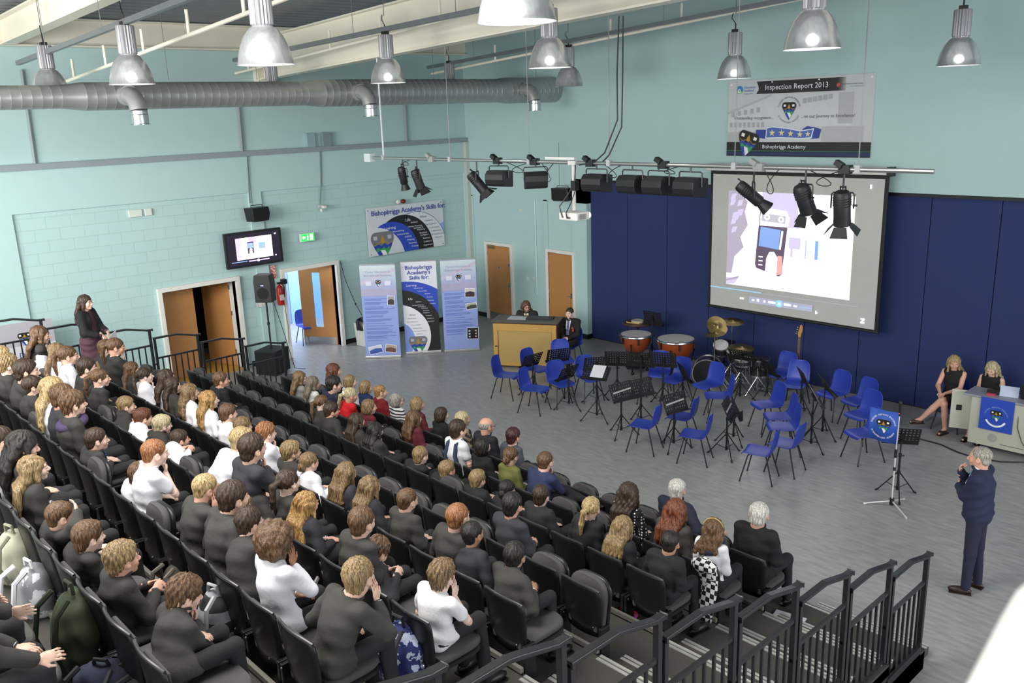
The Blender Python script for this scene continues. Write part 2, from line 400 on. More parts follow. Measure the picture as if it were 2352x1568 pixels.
def hair_mesh(C,R,s,style,h,down,back,seed=0,length=.3,nb=None):
    P=lambda x,y,z: C+R@(np.array([x,y,z])*s)
    down=norm(down);back=norm(back); ext=.2*s+(length+.1 if style in('long','pony','half','scarflong') else .12)
    F=Fld(C-np.array([.24*s if style in('long','half','afro') else .16*s]*2+[ext if style in('long','pony','half') else .2*s])+np.minimum(0,back*.22),C+.22*s+np.maximum(0,back*.1),h)
    ph=seed*1.7
    def strand(amp,fr):
        def f(d,q):
            az=np.arctan2(q[0],q[1]+1e-6); el=q[2]/(.09*s)
            return d+amp*np.sin(fr*az+2.2*el+ph)*np.cos(5*el+3*az+ph)+amp*.6*np.sin(fr*1.9*az-3*el+ph)
        return f
    a=.0035*s
    if style in('short','crop','spiky','bowl','curly','mop'):
        up={'short':.010,'crop':.0,'spiky':.016,'bowl':.012,'curly':.018,'mop':.016}[style]
        am={'short':a,'crop':a*.4,'spiky':a*1.6,'bowl':a*.7,'curly':a*2.4,'mop':a*2}[style]; fr={'curly':17,'spiky':15}.get(style,11)
        F.ell(P(0,-.014,.034+up*.4),((.083+up*.5)*s,(.100+up*.6)*s,(.087+up)*s),R,0,strand(am,fr))
        if style in('bowl','mop','spiky'): F.ell(P(0,.05,.085),(.052*s,.040*s,.028*s),R,.02,strand(am,9))
        zl={'crop':-.05,'bowl':-.06,'mop':-.075}.get(style,-.07)
        if style!='crop': F.ell(P(0,-.048,-.035),(.064*s,.056*s,.064*s),R,.02,strand(am,fr))
        else: F.ell(P(0,-.046,-.03),(.062*s,.052*s,.058*s),R,.02)
        F.disp(lambda X,Y,Z:.0016*np.sin(170*X+40*Z+ph)*np.sin(150*Y-35*Z))
        F.plane(P(0,0,zl-.02),R@np.array([0,-.25,1.]))
        k={'bowl':(.012,.9),'mop':(.02,.9)}.get(style,(0,1.25)); 
        n=R@norm([0,-k[1],1.]); F.plane(P(0,.035,-.005+.0*s-k[0]*s),n)
    elif style=='bald':
        F.ell(P(0,-.018,.012),(.083*s,.099*s,.070*s),R,0,strand(a*.6,11)); F.plane(P(0,0,.052),R@np.array([0,-.55,-1.])/1.14)
        F.plane(P(0,0,-.065),R@np.array([0,-.2,1.])); F.plane(P(0,.03,0),R@norm([0,-1,.6]))
    elif style in('white','receding'):
        F.ell(P(0,-.018,.030),(.084*s,.100*s,.084*s),R,0,strand(a,11)); F.plane(P(0,0,-.065),R@np.array([0,-.2,1.])) if 0 else None; F.ell(P(0,-.046,-.03),(.068*s,.056*s,.066*s),R,.02,strand(a,11)); F.plane(P(0,0,-.09),R@np.array([0,-.25,1.])); F.plane(P(0,.03,.02),R@norm([0,-1,.75]))
    elif style=='afro':
        g=lambda d,q: d+.012*np.sin(55*q[0]+ph)*np.sin(50*q[1]+1)*np.sin(52*q[2]+ph)+.006*np.sin(110*q[0])*np.sin(105*q[1])*np.sin(100*q[2])
        F.ell(P(0,-.025,.045),(.128*s,.132*s,.112*s),R,0,g); F.ell(P(0,-.05,-.03),(.122*s,.092*s,.08*s),R,.03,g)
        F.plane(P(0,.055,0),R@norm([0,-1,.9]))
    else:
        F.ell(P(0,-.016,.032),(.086*s,.103*s,.090*s),R,0,strand(a,10))
        n=R@norm([0,-1.1,1.]); F.plane(P(0,.035,-.02),n); 
        lat=R@np.array([1,0,0])
        if style in('long','half'):
            wv=.012 if seed%3==0 else .004
            nb_=np.array(nb) if nb is not None else C+down*.2
            for j,x in enumerate((-.062,-.032,0,.032,.062)):
                p0=P(x,-.05,.01); p1=P(x*1.12,-.07,-.07); p2=nb_+back*(.105*s)+lat*x*1.25*s+down*.03
                p3=p2+down*(length*.5)+back*.012+lat*x*.15+lat*wv*math.sin(j*2+ph); p4=p2+down*length*(1-.25*abs(x)/.06)+lat*x*.1
                F.cap(p0,p1,.045*s,.040*s,.02);F.cap(p1,p2,.038*s,.030*s,.015);F.cap(p2,p3,.030*s,.024*s,.012);F.cap(p3,p4,.024*s,.012*s,.010)
            for x in (-1,1):
                F.cap(P(x*.068,.02,.02),P(x*.078,.01,-.07),.028*s,.026*s,.02); F.cap(P(x*.078,.01,-.07),P(x*.085,.015,-.07)+down*.09,.024*s,.014*s,.012)
            F.disp(lambda X,Y,Z:.0028*np.sin(150*X+6*np.sin(14*Z+ph)+ph)+.0022*np.sin(95*Y+60*X+5*np.sin(11*Z)))
        elif style=='bob':
            F.ell(P(0,-.03,-.035),(.094*s,.088*s,.088*s),R,.03,strand(a*1.4,12)); F.plane(P(0,.03,-.03),R@norm([0,-1,.35])); F.plane(P(0,0,-.115),R@np.array([0,0,1.]))
        elif style=='pony':
            F.plane(P(0,0,-.085),R@norm([0,-.5,1.])); p0=P(0,-.105,.035); p1=p0+back*.05+down*.03; p2=p1+down*.12+back*.01; p3=p2+down*(length*.5)-back*.02
            F.cap(p0,p1,.022*s,.030*s,.008);F.cap(p1,p2,.030*s,.027*s,.01);F.cap(p2,p3,.027*s,.012*s,.01)
            F.disp(lambda X,Y,Z:.002*np.sin(160*X+5*np.sin(12*Z+ph)))
        elif style=='bun':
            F.plane(P(0,0,-.085),R@norm([0,-.5,1.])); F.ell(P(0,-.10,-.03),(.045*s,.040*s,.05*s),R,.012,strand(a*2,8))
    return F.mesh()
def ringtube(C,U,r,t,n=24,ax=1.0,fwd=None):
    U=norm(U); f=np.array(fwd if fwd is not None else (0,1,0),float); f=norm(f-U*(f@U)); l=np.cross(f,U)
    return [C+l*r*math.cos(a)+f*r*ax*math.sin(a) for a in np.linspace(0,2*math.pi,n)]
def clothmat(name,col,kind=None,col2=None,nscale=8.): 
    return mat(name,col,.85,noise=.14,nscale=nscale,bump=.35,bscale=35,kind=kind,col2=col2)
def person(loc,rz,label,*,s=.93,lean=8,hair='short',hc='brown',skin='fair',top='blazer',tc='#2b2b2f',bottom='#232326',pose='lap',yaw=0,pitch=0,roll=0,
           fem=False,near=False,seed=0,group=None,length=.28,headto=None,J=None,extra=(),collar='#e6e6ea',sleeve='long',topkind=None,topcol2=None,shoes='#151515',shirtname=None,skirt=False,hsc=1.03,cat='person',stand=False,tscale=8.,slat=0.,legskin=False):
    """one person facing +y in its own frame, origin on the floor below the hips"""
    root=empty('person',loc,rz,label,cat,group)
    L=math.radians(lean); U=np.array([slat,math.sin(L),math.cos(L)]); U/=np.linalg.norm(U); Fv=norm(np.array([0,math.cos(L),-math.sin(L)]))
    H=np.array([0,0,.535 if not stand else .93*s/1.0]); 
    J=dict(J or {})
    for q_ in ('kn','an','td'):
        if q_ in J: J[q_]=[np.array(t_,float) for t_ in J[q_]]
    if 'H' in J: H=np.array(J['H'],float)
    nb=H+U*.515*s; hs=s*hsc
    C=nb+np.array([0,.02,0])*s+U*.138*s
    if headto is not None: C=np.array(headto,float)
    bend=C-(nb+np.array([0,.02,0])*s+U*.138*s); nb=nb+bend*.92; U=norm(nb-H); Ls=np.linalg.norm(nb-H)/.515; Fv=norm(np.array([0,1.,0])-U*U[1])
    S=[nb-U*.048*s+np.array([x*(.184 if not fem else .155)*s,-.01,0])*1 for x in (-1,1)]
    hR=head_axes(yaw,pitch,roll)
    # legs
    if stand:
        kn=J.get('kn',[np.array([x*.10,.0,.50]) for x in (-1,1)]); an=J.get('an',[np.array([x*.11,-.02,.09]) for x in (-1,1)]); td=J.get('td',[np.array([x*.15,1,0]) for x in (-1,1)])
    else:
        kx=.085 if fem else .12
        kn=J.get('kn',[np.array([x*kx*s*1.0,.43*s,.55]) for x in (-1,1)]); an=J.get('an',[np.array([x*kx*1.05,.45*s,.09]) for x in (-1,1)]); td=J.get('td',[np.array([x*.15,1,0]) for x in (-1,1)])
    hj=[H+np.array([x*.085*s,.0,-.01]) for x in (-1,1)]
    # arms
    face=lambda x,y,z: C+hR@(np.array([x,y,z])*hs)
    up_a,fo_a=.285*s,.25*s; Wt=[None,None]; hd=[None,None]; hn=[None,None]; pol=[np.array([x*.6,-.5,-.5]) for x in (-1,1)]; curl=[.5,.5]
    thigh=lambda i,t: hj[i]*(1-t)+kn[i]*t+np.array([0,0,.075*s])
    for i,x in enumerate((-1,1)):
        if pose in('lap','chinR','chinL','cheekR','cheekL'): Wt[i]=thigh(i,.55)+np.array([-x*.03,-.02,.035]); hd[i]=(-x*.5,.85,-.15); hn[i]=(0,0,-1)
        elif pose in('clasp','phone'): Wt[i]=np.array([x*.055*s,thigh(0,.62)[1],thigh(0,.62)[2]+.05]); hd[i]=(-x*.45,.8,.1); hn[i]=(-x*.8,0,-.5); curl[i]=.9
        elif pose=='cross': Wt[i]=nb+np.array([-x*.10,.27,-.26]); hd[i]=(-x*.95,.1,.05); hn[i]=(0,-1,0); curl[i]=.3
        elif pose=='side': Wt[i]=np.array([x*.26,-.02,H[2]-.06]); hd[i]=(0,.1,-1); hn[i]=(-x,0,0)
    for i,x,nm in ((0,-1,'L'),(1,1,'R')):
        if pose=='chin'+nm: Wt[i]=face(x*.015,.085,-.175); hd[i]=hR@np.array([-x*.1,.12,.95]); hn[i]=hR@np.array([-x*.25,-1,0]); curl[i]=1.25; pol[i]=np.array([x*.5,.3,-1.])
        if pose=='cheek'+nm: Wt[i]=face(x*.088,.035,-.155); hd[i]=hR@np.array([-x*.05,.05,1]); hn[i]=hR@np.array([-x*1.,-.1,0]); curl[i]=.25; pol[i]=np.array([x*.5,.3,-1.])
    for i in (0,1):
        if 'WF' in J and J['WF'][i] is not None: Wt[i]=face(*J['WF'][i]); hd[i]=hR@norm(J['hd'][i]); hn[i]=hR@norm(J['hn'][i])
        if 'WF' in J: continue
        if 'W' in J and J['W'][i] is not None: Wt[i]=np.array(J['W'][i],float)
        if 'hd' in J and J['hd'][i] is not None: hd[i]=J['hd'][i]
        if 'hn' in J and J['hn'][i] is not None: hn[i]=J['hn'][i]
        if 'pol' in J and J['pol'][i] is not None: pol[i]=np.array(J['pol'][i],float)
        if 'curl' in J: curl[i]=J['curl'][i]
    El=[];Wr=[]
    for i in (0,1):
        e,wr=ik(S[i],Wt[i],up_a,fo_a,pol[i]); El.append(e);Wr.append(wr)
    hh=.0058 if near else .0075
    parts=[head_mesh(C,hR,hs,nb-U*.03*s,hh,fem)]
    for i,x in ((0,-1),(1,1)): parts.append(hand_mesh(Wr[i],hd[i],hn[i],x,s*(.95 if not fem else .88),curl[i],.0048 if near else .0062))
    allp=np.array([H,nb]+S+El+Wr+list(kn)+list(an)); lo=allp.min(0)-.2;hi=allp.max(0)+.2
    core=Fld(lo,hi,.02)
    core.cap(H,H+U*.25*Ls,.09*s,.08*s,.03).cap(H+U*.25*Ls,nb-U*.05*s,.08*s,.045*s,.03)
    bare=sleeve in('none','short','rolled')
    for i in (0,1):
        if sleeve=='none': core.cap(S[i],El[i],.047*s,.036*s,.02)
        else: core.cap(S[i],El[i],.035*s,.033*s,.02)
        core.cap(El[i],Wr[i],.036*s,.024*s,.01)
        core.cap(hj[i],kn[i],.062*s,.052*s,.03); core.cap(kn[i],an[i]+np.array([0,0,.0]),.050*s if legskin else .045*s,.034,.02)
        if legskin: core.cap(an[i],an[i]+norm(td[i])*.14+np.array([0,0,-.045]),.032,.022,.01)
    if legskin or bare: 
        core2=Fld(lo,hi,.011)
        if legskin:
            for i in (0,1): core2.cap(kn[i]-(kn[i]-hj[i])*.4,kn[i],.068*s,.056*s,.02).cap(kn[i],kn[i]*.55+an[i]*.45+np.array([0,-.012,0]),.055*s,.054*s,.02).cap(kn[i]*.55+an[i]*.45,an[i],.052*s,.035,.02).cap(an[i],an[i]+norm(td[i])*.15+np.array([0,0,-.05]),.033,.020,.015)
        if bare:
            for i in (0,1): 
                if sleeve=='none': core2.cap(S[i],El[i],.046*s,.036*s,.02)
                core2.cap(El[i]*.9+S[i]*.1,Wr[i],.038*s,.025*s,.01)
        parts.append(core2.mesh())
    parts.append(core.mesh())
    sm=skinmat(skin); nmesh('body',merge(parts),sm,root)
    # eyes and brows
    ew=MB(); ew.m=0
    for x in (-1,1): ew.sph(face(x*.031,.0905,.001),(.009*s,.0075*s,.0055*s),8,5,hR)
    ew.build('eye',mat('eye_iris','#2b231d',.2),root,smooth=True)
    eb=MB()
    for x in (-1,1): eb.tube([face(x*.014,.0985,.019),face(x*.032,.0965,.024),face(x*.050,.083,.018)],.0035*s,6)
    eb.build('eyebrow',hairmat(hc),root,smooth=True)
    mo=MB(); mo.tube([face(-.022,.092,-.060),face(0,.1035,-.060),face(.022,.092,-.060)],.0035*s,6); mo.build('lips',mat('lips','#a8615a',.5),root,smooth=True)
    nmesh('hair',hair_mesh(C,hR,hs,hair,.0055 if near else .0075,-U,-Fv,seed,length*s,nb),hairmat(hc),root)
    # torso garment
    ch=.0085 if near else .013; inf=.012 if top=='blazer' else (.009 if top in('shirt','jumper') else .0)
    F=Fld(lo,hi,ch); ff=.92 if fem else 1.
    F.ell(H+U*.02,((.158+inf)*s,(.128+inf)*s,.13*s),None,.05); F.ell(H+U*.17*Ls,((.150*ff+inf)*s,(.110+inf)*s,.16*Ls),None,.05)
    if stand and top=='blazer': F.ell(H+U*.10*s,(.172*s,.140*s,.24*s),None,.05)
    TR=np.stack([norm(np.cross(Fv,U)),Fv,U],1); F.ell(H+U*.33*Ls-Fv*.012,((.178*ff+inf)*s,(.124+inf)*s,.165*Ls),TR,.06)
    F.cap(S[0]*.88+S[1]*.12-U*.008,S[1]*.88+S[0]*.12-U*.008,(.060+inf)*s,(.060+inf)*s,.05); F.ell(nb-U*.028*s-Fv*.01,(.110*s,.080*s,.050*s),TR,.035)
    for i in (0,1):
        if sleeve!='none':
            F.cap(S[i],El[i]*(.55 if sleeve=='short' else 1)+S[i]*(.45 if sleeve=='short' else 0),(.056+inf)*s,(.050+inf)*s,.03)
            if sleeve=='long': F.cap(El[i],Wr[i]-norm(Wr[i]-El[i])*.03,(.048+inf)*s,(.037+inf*.7)*s,.015)
            if sleeve=='rolled': F.cap(El[i],El[i]*.65+Wr[i]*.35,(.043+inf)*s,(.042+inf)*s,.015)
    if not stand and not top=='dress': 
        for i in (0,1): F.cap(hj[i],hj[i]*.75+kn[i]*.25,(.085+inf)*s,(.078+inf)*s,.04)
    if top=='dress':
        for i in (0,1): F.cap(hj[i],hj[i]*.25+kn[i]*.75,(.095)*s,(.082)*s,.09)
        if stand: F.cap(H,kn[0]*.5+kn[1]*.5+np.array([0,0,.05]),.15*s,.185*s,.05)
    sd=seed*.9
    F.disp(lambda X,Y,Z:.006*np.sin(34*Z+22*Y+14*X+sd)*np.sin(25*X-18*Z+sd)+.005*np.sin(60*Z+26*np.abs(X)+14*Y+sd)*np.clip(.8-(Z-H[2])/.3,.15,1))
    F.plane(nb-U*.018*s,-U if 1 else U) if False else None
    nm={'blazer':'blazer','shirt':'shirt','jumper':'jumper','dress':'dress','top':'top'}.get(top,'top')
    v,f=F.mesh()
    # open the neck: drop faces above the collar line close to the neck axis
    a=(v-nb)@U; rad=np.linalg.norm((v-nb)-np.outer(a,U),axis=1); bad=(a>.004*s)&(rad<.062*s); f=f[~bad[f].any(1)]
    nmesh(nm,(v,f),clothmat('cloth_'+nm,tc,topkind,topcol2,tscale),root)
    if collar and top in('blazer','jumper','shirt'):
        c=MB(); cc=nb+U*.016*s; pts=ringtube(cc+Fv*.004,U-Fv*.25,.060*s,.01,22,1.05,Fv); c.tube(pts,.012*s if top!='shirt' else .015*s,8,cap=False)
        c.build('shirt_collar' if top!='shirt' else 'collar',simple(collar,.8),root,smooth=True)
        if top=='blazer':
            c=MB(); pts=ringtube(nb-U*.002*s+Fv*.006,U-Fv*.5,.074*s,.01,22,1.12,Fv); c.tube(pts,.016*s,8,cap=False); c.build('blazer_collar',clothmat('cloth_'+nm,tc),root,smooth=True)
            if near:
                c=MB()
                for i in (0,1): 
                    dd=norm(Wr[i]-El[i]); c.tube([Wr[i]-dd*.035,Wr[i]-dd*.008],[.036*s,.034*s],12,cap=False)
                c.build('shirt_cuff',simple('#e2e2e6',.8),root,smooth=True)
    # legs garment
    if not legskin:
        G=Fld(lo,hi,ch*1.2)
        G.ell(H-U*.01,(.155*s,.125*s,.11*s),None,.04)
        tight=fem and skirt
        if tight and not stand:
            for i in (0,1): G.cap(hj[i],hj[i]*.3+kn[i]*.7,.098*s,.088*s,.08)
        for i in (0,1):
            G.cap(hj[i],kn[i],.084*s,(.064 if not tight else .058)*s,.03); G.cap(kn[i],an[i]+np.array([0,0,.0]),(.062 if not tight else .054)*s,(.05 if not tight else .036),.02)
        G.disp(lambda X,Y,Z:.003*np.sin(40*Y+15*X+sd)*np.sin(30*X+20*Z+sd))
        nmesh('tights' if tight else 'trousers',G.mesh(),clothmat('cloth_trousers',bottom),root)
    for i in (0,1):
        c=MB(); t=norm(td[i]); a=an[i]; Rz=np.stack([np.cross(t,[0,0,1]),t,[0,0,1]],1); c.sph(a+t*.055+np.array([0,0,-.045]),(.043,.125 if not legskin else .11,.042),12,8,Rz); c.box(a+t*.05+np.array([0,0,-.08]),(.075,.23,.014),Rz)
        c.build('shoe',mat('shoe_leather',shoes,.4),root,smooth=True)
    info=dict(root=root,C=C,R=hR,nb=nb,U=U,F=Fv,H=H,W=Wr,S=S,El=El,s=s,kn=kn,hj=hj,face=face)
    for e in extra: e(info)
    return info
def glasses(i):
    c=MB(); f=i['face']
    for x in (-1,1):
        c.tube([f(x*.032+.022*math.cos(t),.105,.0+.016*math.sin(t)) for t in np.linspace(0,6.283,13)],.0022,5,cap=False); c.tube([f(x*.054,.104,.004),f(x*.083,.0,.004)],.0022,5)
    c.tube([f(-.010,.107,.004),f(.010,.107,.004)],.0022,5); c.build('glasses',simple('#1a1613',.4),i['root'],smooth=True)
def beard(i):
    f=i['face']; F=Fld(i['C']-.2,i['C']+.2,.006); F.ell(f(0,.045,-.09),(.052,.055,.045),i['R'],.01); F.sub(f(0,.13,-.045),(.03,.06,.022),i['R']); nmesh('beard',F.mesh(),hairmat('greybrown'),i['root'])
def tie(col,col2=None):
    def g(i):
        c=MB(); n=i['nb'];U=i['U'];F=i['F']; a=n-U*.03+F*.085; b=n-U*.2+F*.135; d=n-U*.33+F*.145; x=np.array([1,0,0])
        for p,q,w0,w1 in ((a,b,.02,.03),(b,d,.03,.036)):
            vs=[p-x*w0,p+x*w0,q+x*w1,q-x*w1]; vs+=[v+F*.008 for v in vs]; c.add(vs,[(3,2,1,0),(4,5,6,7),(0,1,5,4),(1,2,6,5),(2,3,7,6),(3,0,4,7)])
        c.build('tie',mat('tie_silk',col,.5,kind='stripes' if col2 else None,col2=col2,nscale=12),i['root'])
    return g
def shirtfront(i):
    c=MB(); n=i['nb'];U=i['U'];F=i['F'];x=np.array([1,0,0]); a=n-U*.02+F*.07; b=n-U*.32+F*.125
    vs=[a-x*.055,a+x*.055,n-U*.17+F*.135+x*.045,b+x*.012,b-x*.012,n-U*.17+F*.135-x*.045]; vs+=[v+F*.004 for v in vs]
    c.add(vs,[(0,1,2,3,4,5)[::-1],(6,7,8,9,10,11)]+[(j,(j+1)%6,6+(j+1)%6,6+j) for j in range(6)]); c.build('shirt_front',simple('#dcdce4',.8),i['root'])
def scarfring(name,col,r=.10,t=.035,dz=-.03):
    def g(i):
        c=MB(); c.tube(ringtube(i['nb']+i['U']*dz,i['U']-i['F']*.3,r*i['s'],.01,24,1.1,i['F']),t,10,cap=False); c.build(name,clothmat('cloth_'+name,col),i['root'],smooth=True)
    return g
def hairband(col,up=.05):
    def g(i):
        f=i['face']; c=MB(); c.tube([f(.093*math.cos(t),-.02-.02*math.sin(t),.02+.103*math.sin(t)) for t in np.linspace(-.3,3.44,20)],.006,6); c.build('hairband',simple(col,.6),i['root'],smooth=True)
    return g
def ponytie(col,size=.028):
    def g(i): c=MB(); c.sph(i['face'](0,-.11,.035),(size,.018,size),10,6,i['R']); c.build('hair_tie',simple(col,.6),i['root'],smooth=True)
    return g
def phone(i):
    c=MB(); m=(i['W'][0]+i['W'][1])/2+np.array([0,.09,.02]); c.box(m,(.07,.13,.01),rotx(.5)); c.build('phone',simple('#101012',.3),i['root'])
def pinafore(i):
    n=i['nb'];U=i['U'];F=i['F'];c=MB();x=np.array([1,0,0])
    for sx in (-1,1): c.tube([n-U*.30-F*.105+x*sx*.11,n-U*.16-F*.128+x*sx*.09,n-U*.03-F*.085+x*sx*.075,n-U*.0+F*.02+x*sx*.085],.028,8)
    c.tube([n-U*.40-F*.085,n-U*.28-F*.10],[.105,.10],14); c.build('pinafore',clothmat('cloth_pinafore','#35405c'),i['root'],smooth=True)
# ================================================================ the hall
WALL=mat('painted_wall','#adcaca',.75,noise=.03,nscale=3,bump=.06,bscale=40)
def blockmat():
    m=bpy.data.materials.new('painted_blockwork'); m.use_nodes=True; nt=m.node_tree; N=nt.nodes; L=nt.links; b=N['Principled BSDF']; b.inputs['Roughness'].default_value=.72
    tc=N.new('ShaderNodeTexCoord'); sp=N.new('ShaderNodeSeparateXYZ'); ad=N.new('ShaderNodeMath'); ad.operation='ADD'; cb=N.new('ShaderNodeCombineXYZ')
    L.new(tc.outputs['Object'],sp.inputs[0]); L.new(sp.outputs['X'],ad.inputs[0]); L.new(sp.outputs['Y'],ad.inputs[1]); L.new(ad.outputs[0],cb.inputs['X']); L.new(sp.outputs['Z'],cb.inputs['Y'])
    br=N.new('ShaderNodeTexBrick'); L.new(cb.outputs[0],br.inputs[0]); br.inputs['Scale'].default_value=1; br.inputs['Brick Width'].default_value=.45; br.inputs['Row Height'].default_value=.225; br.inputs['Mortar Size'].default_value=.006; br.inputs['Mortar Smooth'].default_value=.4
    br.inputs['Color1'].default_value=lin('#adcaca'); br.inputs['Color2'].default_value=lin('#aac8c8'); br.inputs['Mortar'].default_value=lin('#a3bfbc')
    L.new(br.outputs['Color'],b.inputs['Base Color']); bp=N.new('ShaderNodeBump'); bp.inputs['Strength'].default_value=.5; bp.inputs['Distance'].default_value=.004; bp.invert=True
    L.new(br.outputs['Fac'],bp.inputs['Height']); L.new(bp.outputs[0],b.inputs['Normal']); return m
BLOCK=blockmat()
def floormat():
    m=bpy.data.materials.new('vinyl_floor'); m.use_nodes=True; nt=m.node_tree; N=nt.nodes; L=nt.links; b=N['Principled BSDF']
    tc=N.new('ShaderNodeTexCoord'); mp=N.new('ShaderNodeMapping'); mp.inputs['Scale'].default_value=(1.4,6,1); mp.inputs['Rotation'].default_value=(0,0,.35); L.new(tc.outputs['Object'],mp.inputs[0])
    n=N.new('ShaderNodeTexNoise'); n.inputs['Scale'].default_value=3; n.inputs['Detail'].default_value=7; L.new(mp.outputs[0],n.inputs[0])
    mx=N.new('ShaderNodeMix'); mx.data_type='RGBA'; mx.inputs['A'].default_value=lin('#8c8c8b'); mx.inputs['B'].default_value=lin('#a6a6a4')
    r=N.new('ShaderNodeMapRange'); r.inputs['From Min'].default_value=.3; r.inputs['From Max'].default_value=.7; L.new(n.outputs['Fac'],r.inputs[0]); L.new(r.outputs[0],mx.inputs['Factor']); L.new(mx.outputs['Result'],b.inputs['Base Color'])
    r2=N.new('ShaderNodeMapRange'); r2.inputs['To Min'].default_value=.28; r2.inputs['To Max'].default_value=.42; L.new(n.outputs['Fac'],r2.inputs[0]); L.new(r2.outputs[0],b.inputs['Roughness']); return m
FLOOR=floormat()
WHITE=mat('white_gloss_paint','#dcdcd6',.4); STEELW=mat('cream_steel_paint','#e6e2d2',.5,noise=.05,nscale=3); GALV=mat('galvanised_steel','#8f9499',.38,.75,noise=.12,nscale=6)
DOORW=mat('oak_veneer','#a8733f',.45,kind='wood',col2='#bd8650'); DARK=mat('black_plastic','#17171a',.45,noise=.1); BLK=mat('black_steel','#16161a',.4,noise=.1,nscale=20)
CHROME=mat('chrome','#b8b8b8',.2,.95); GREYM=mat('grey_trunking','#8b959c',.5); SKIRT=simple('#14171b',.4)
b=MB(); b.b2((-4.5,-24,-.2),(24,2.5,0)); struct(b.build('floor',FLOOR))
# left wall: recessed blockwork panels between proud piers, with two door openings
b=MB()
for y0,y1,z0,z1 in ((-22,-8.55,0,4),(-8.55,-6.89,2.04,4),(-6.89,-5.69,0,4),(-5.69,-4.31,2.04,4),(-4.31,.2,0,4)): b.b2((-.2,y0,z0),(-.05,y1,z1))
struct(b.build('wall_left',BLOCK))
b=MB(); b.b2((-.2,-22,3.93),(0,.2,7.0))
for y0,y1 in ((-11.7,-11.09),(-6.36,-6.06),(-.12,0),(-19,-18.6),(-22,-21.5)): b.b2((-.06,y0,0),(0,y1,3.93))
struct(b.build('wall_left_upper',WALL))
# back wall
b=MB()
for a in (((-.2,0,0),(.42,.2,3.33)),((1.08,0,2.04),(2.9,.06,3.33)),((4.0,0,0),(4.27,.36,3.87)),): pass
b.b2((-.2,.04,0),(.66,.3,3.33)); b.b2((.66,.04,2.04),(1.58,.3,3.33)); b.b2((1.58,.04,0),(2.97,.3,3.33)); b.b2((2.97,.04,2.04),(3.8,.3,3.33)); b.b2((3.8,0,0),(4.27,.36,3.87)); b.b2((-.2,0,3.3),(4.27,.3,3.87)); b.b2((-.2,0,0),(.16,.05,3.33)); b.b2((2.84,0,0),(2.97,.05,3.33))
struct(b.build('wall_back',WALL))
b=MB(); b.b2((-.2,0,3.87),(24,.36,10.5)); struct(b.build('wall_back_upper',WALL))
b=MB(); b.m=0
BLUE=mat('blue_fabric_board','#1f3062',.8,noise=.08,nscale=90,bump=.15,bscale=200)
b.m=1; b.b2((4.27,.2,0),(24,.3,3.87)); b.m=0; x=4.27
while x<24: b.b2((x+.006,.15,.02),(min(24,x+1.12)-.006,.19,3.80)); x+=1.12
struct(b.build('wall_back_panels',[BLUE,simple('#0b1022',.8)],bevel=.003))
b=MB(); b.b2((4.27,.10,3.80),(24,.15,3.87)); struct(b.build('trim_1',simple('#15181f',.5)))
b=MB(); b.b2((-.05,-6.7,0),(-.03,-5.8,.12)); b.b2((-.05,-4.2,0),(-.03,-.0,.12)); b.b2((-.05,-20,0),(-.03,-8.65,.12)); struct(b.build('baseboard_left',SKIRT))
b=MB(); b.b2((.02,.02,0),(.62,.04,.12)); b.b2((1.62,.02,0),(2.93,.04,.12)); b.b2((3.84,-.02,0),(4.29,.0,.12)); b.b2((4.27,-.0,0),(4.29,.15,.12)); struct(b.build('baseboard_back',SKIRT))
# ceiling deck, sloping up to the right, closed above the unseen rooflight lamp
b=MB(); y=-22.
cs=lambda x:7.42+.04*x
n=0
xs=-.2
while xs<24:
    z0=cs(xs); b.add([(xs,-22,z0),(xs+.14,-22,z0),(xs+.14,.3,z0),(xs,.3,z0)],[(0,1,2,3)]); b.add([(xs+.14,-22,z0),(xs+.18,-22,z0+.07),(xs+.18,.3,z0+.07),(xs+.14,.3,z0)],[(0,1,2,3)])
    b.add([(xs+.18,-22,z0+.07),(xs+.29,-22,z0+.07),(xs+.29,.3,z0+.07),(xs+.18,.3,z0+.07)],[(0,1,2,3)]); z1=cs(xs+.33); b.add([(xs+.29,-22,z0+.07),(xs+.33,-22,z1),(xs+.33,.3,z1),(xs+.29,.3,z0+.07)],[(0,1,2,3)]); xs+=.33
struct(b.build('ceiling',mat('roof_deck','#7c8284',.6,noise=.1)))
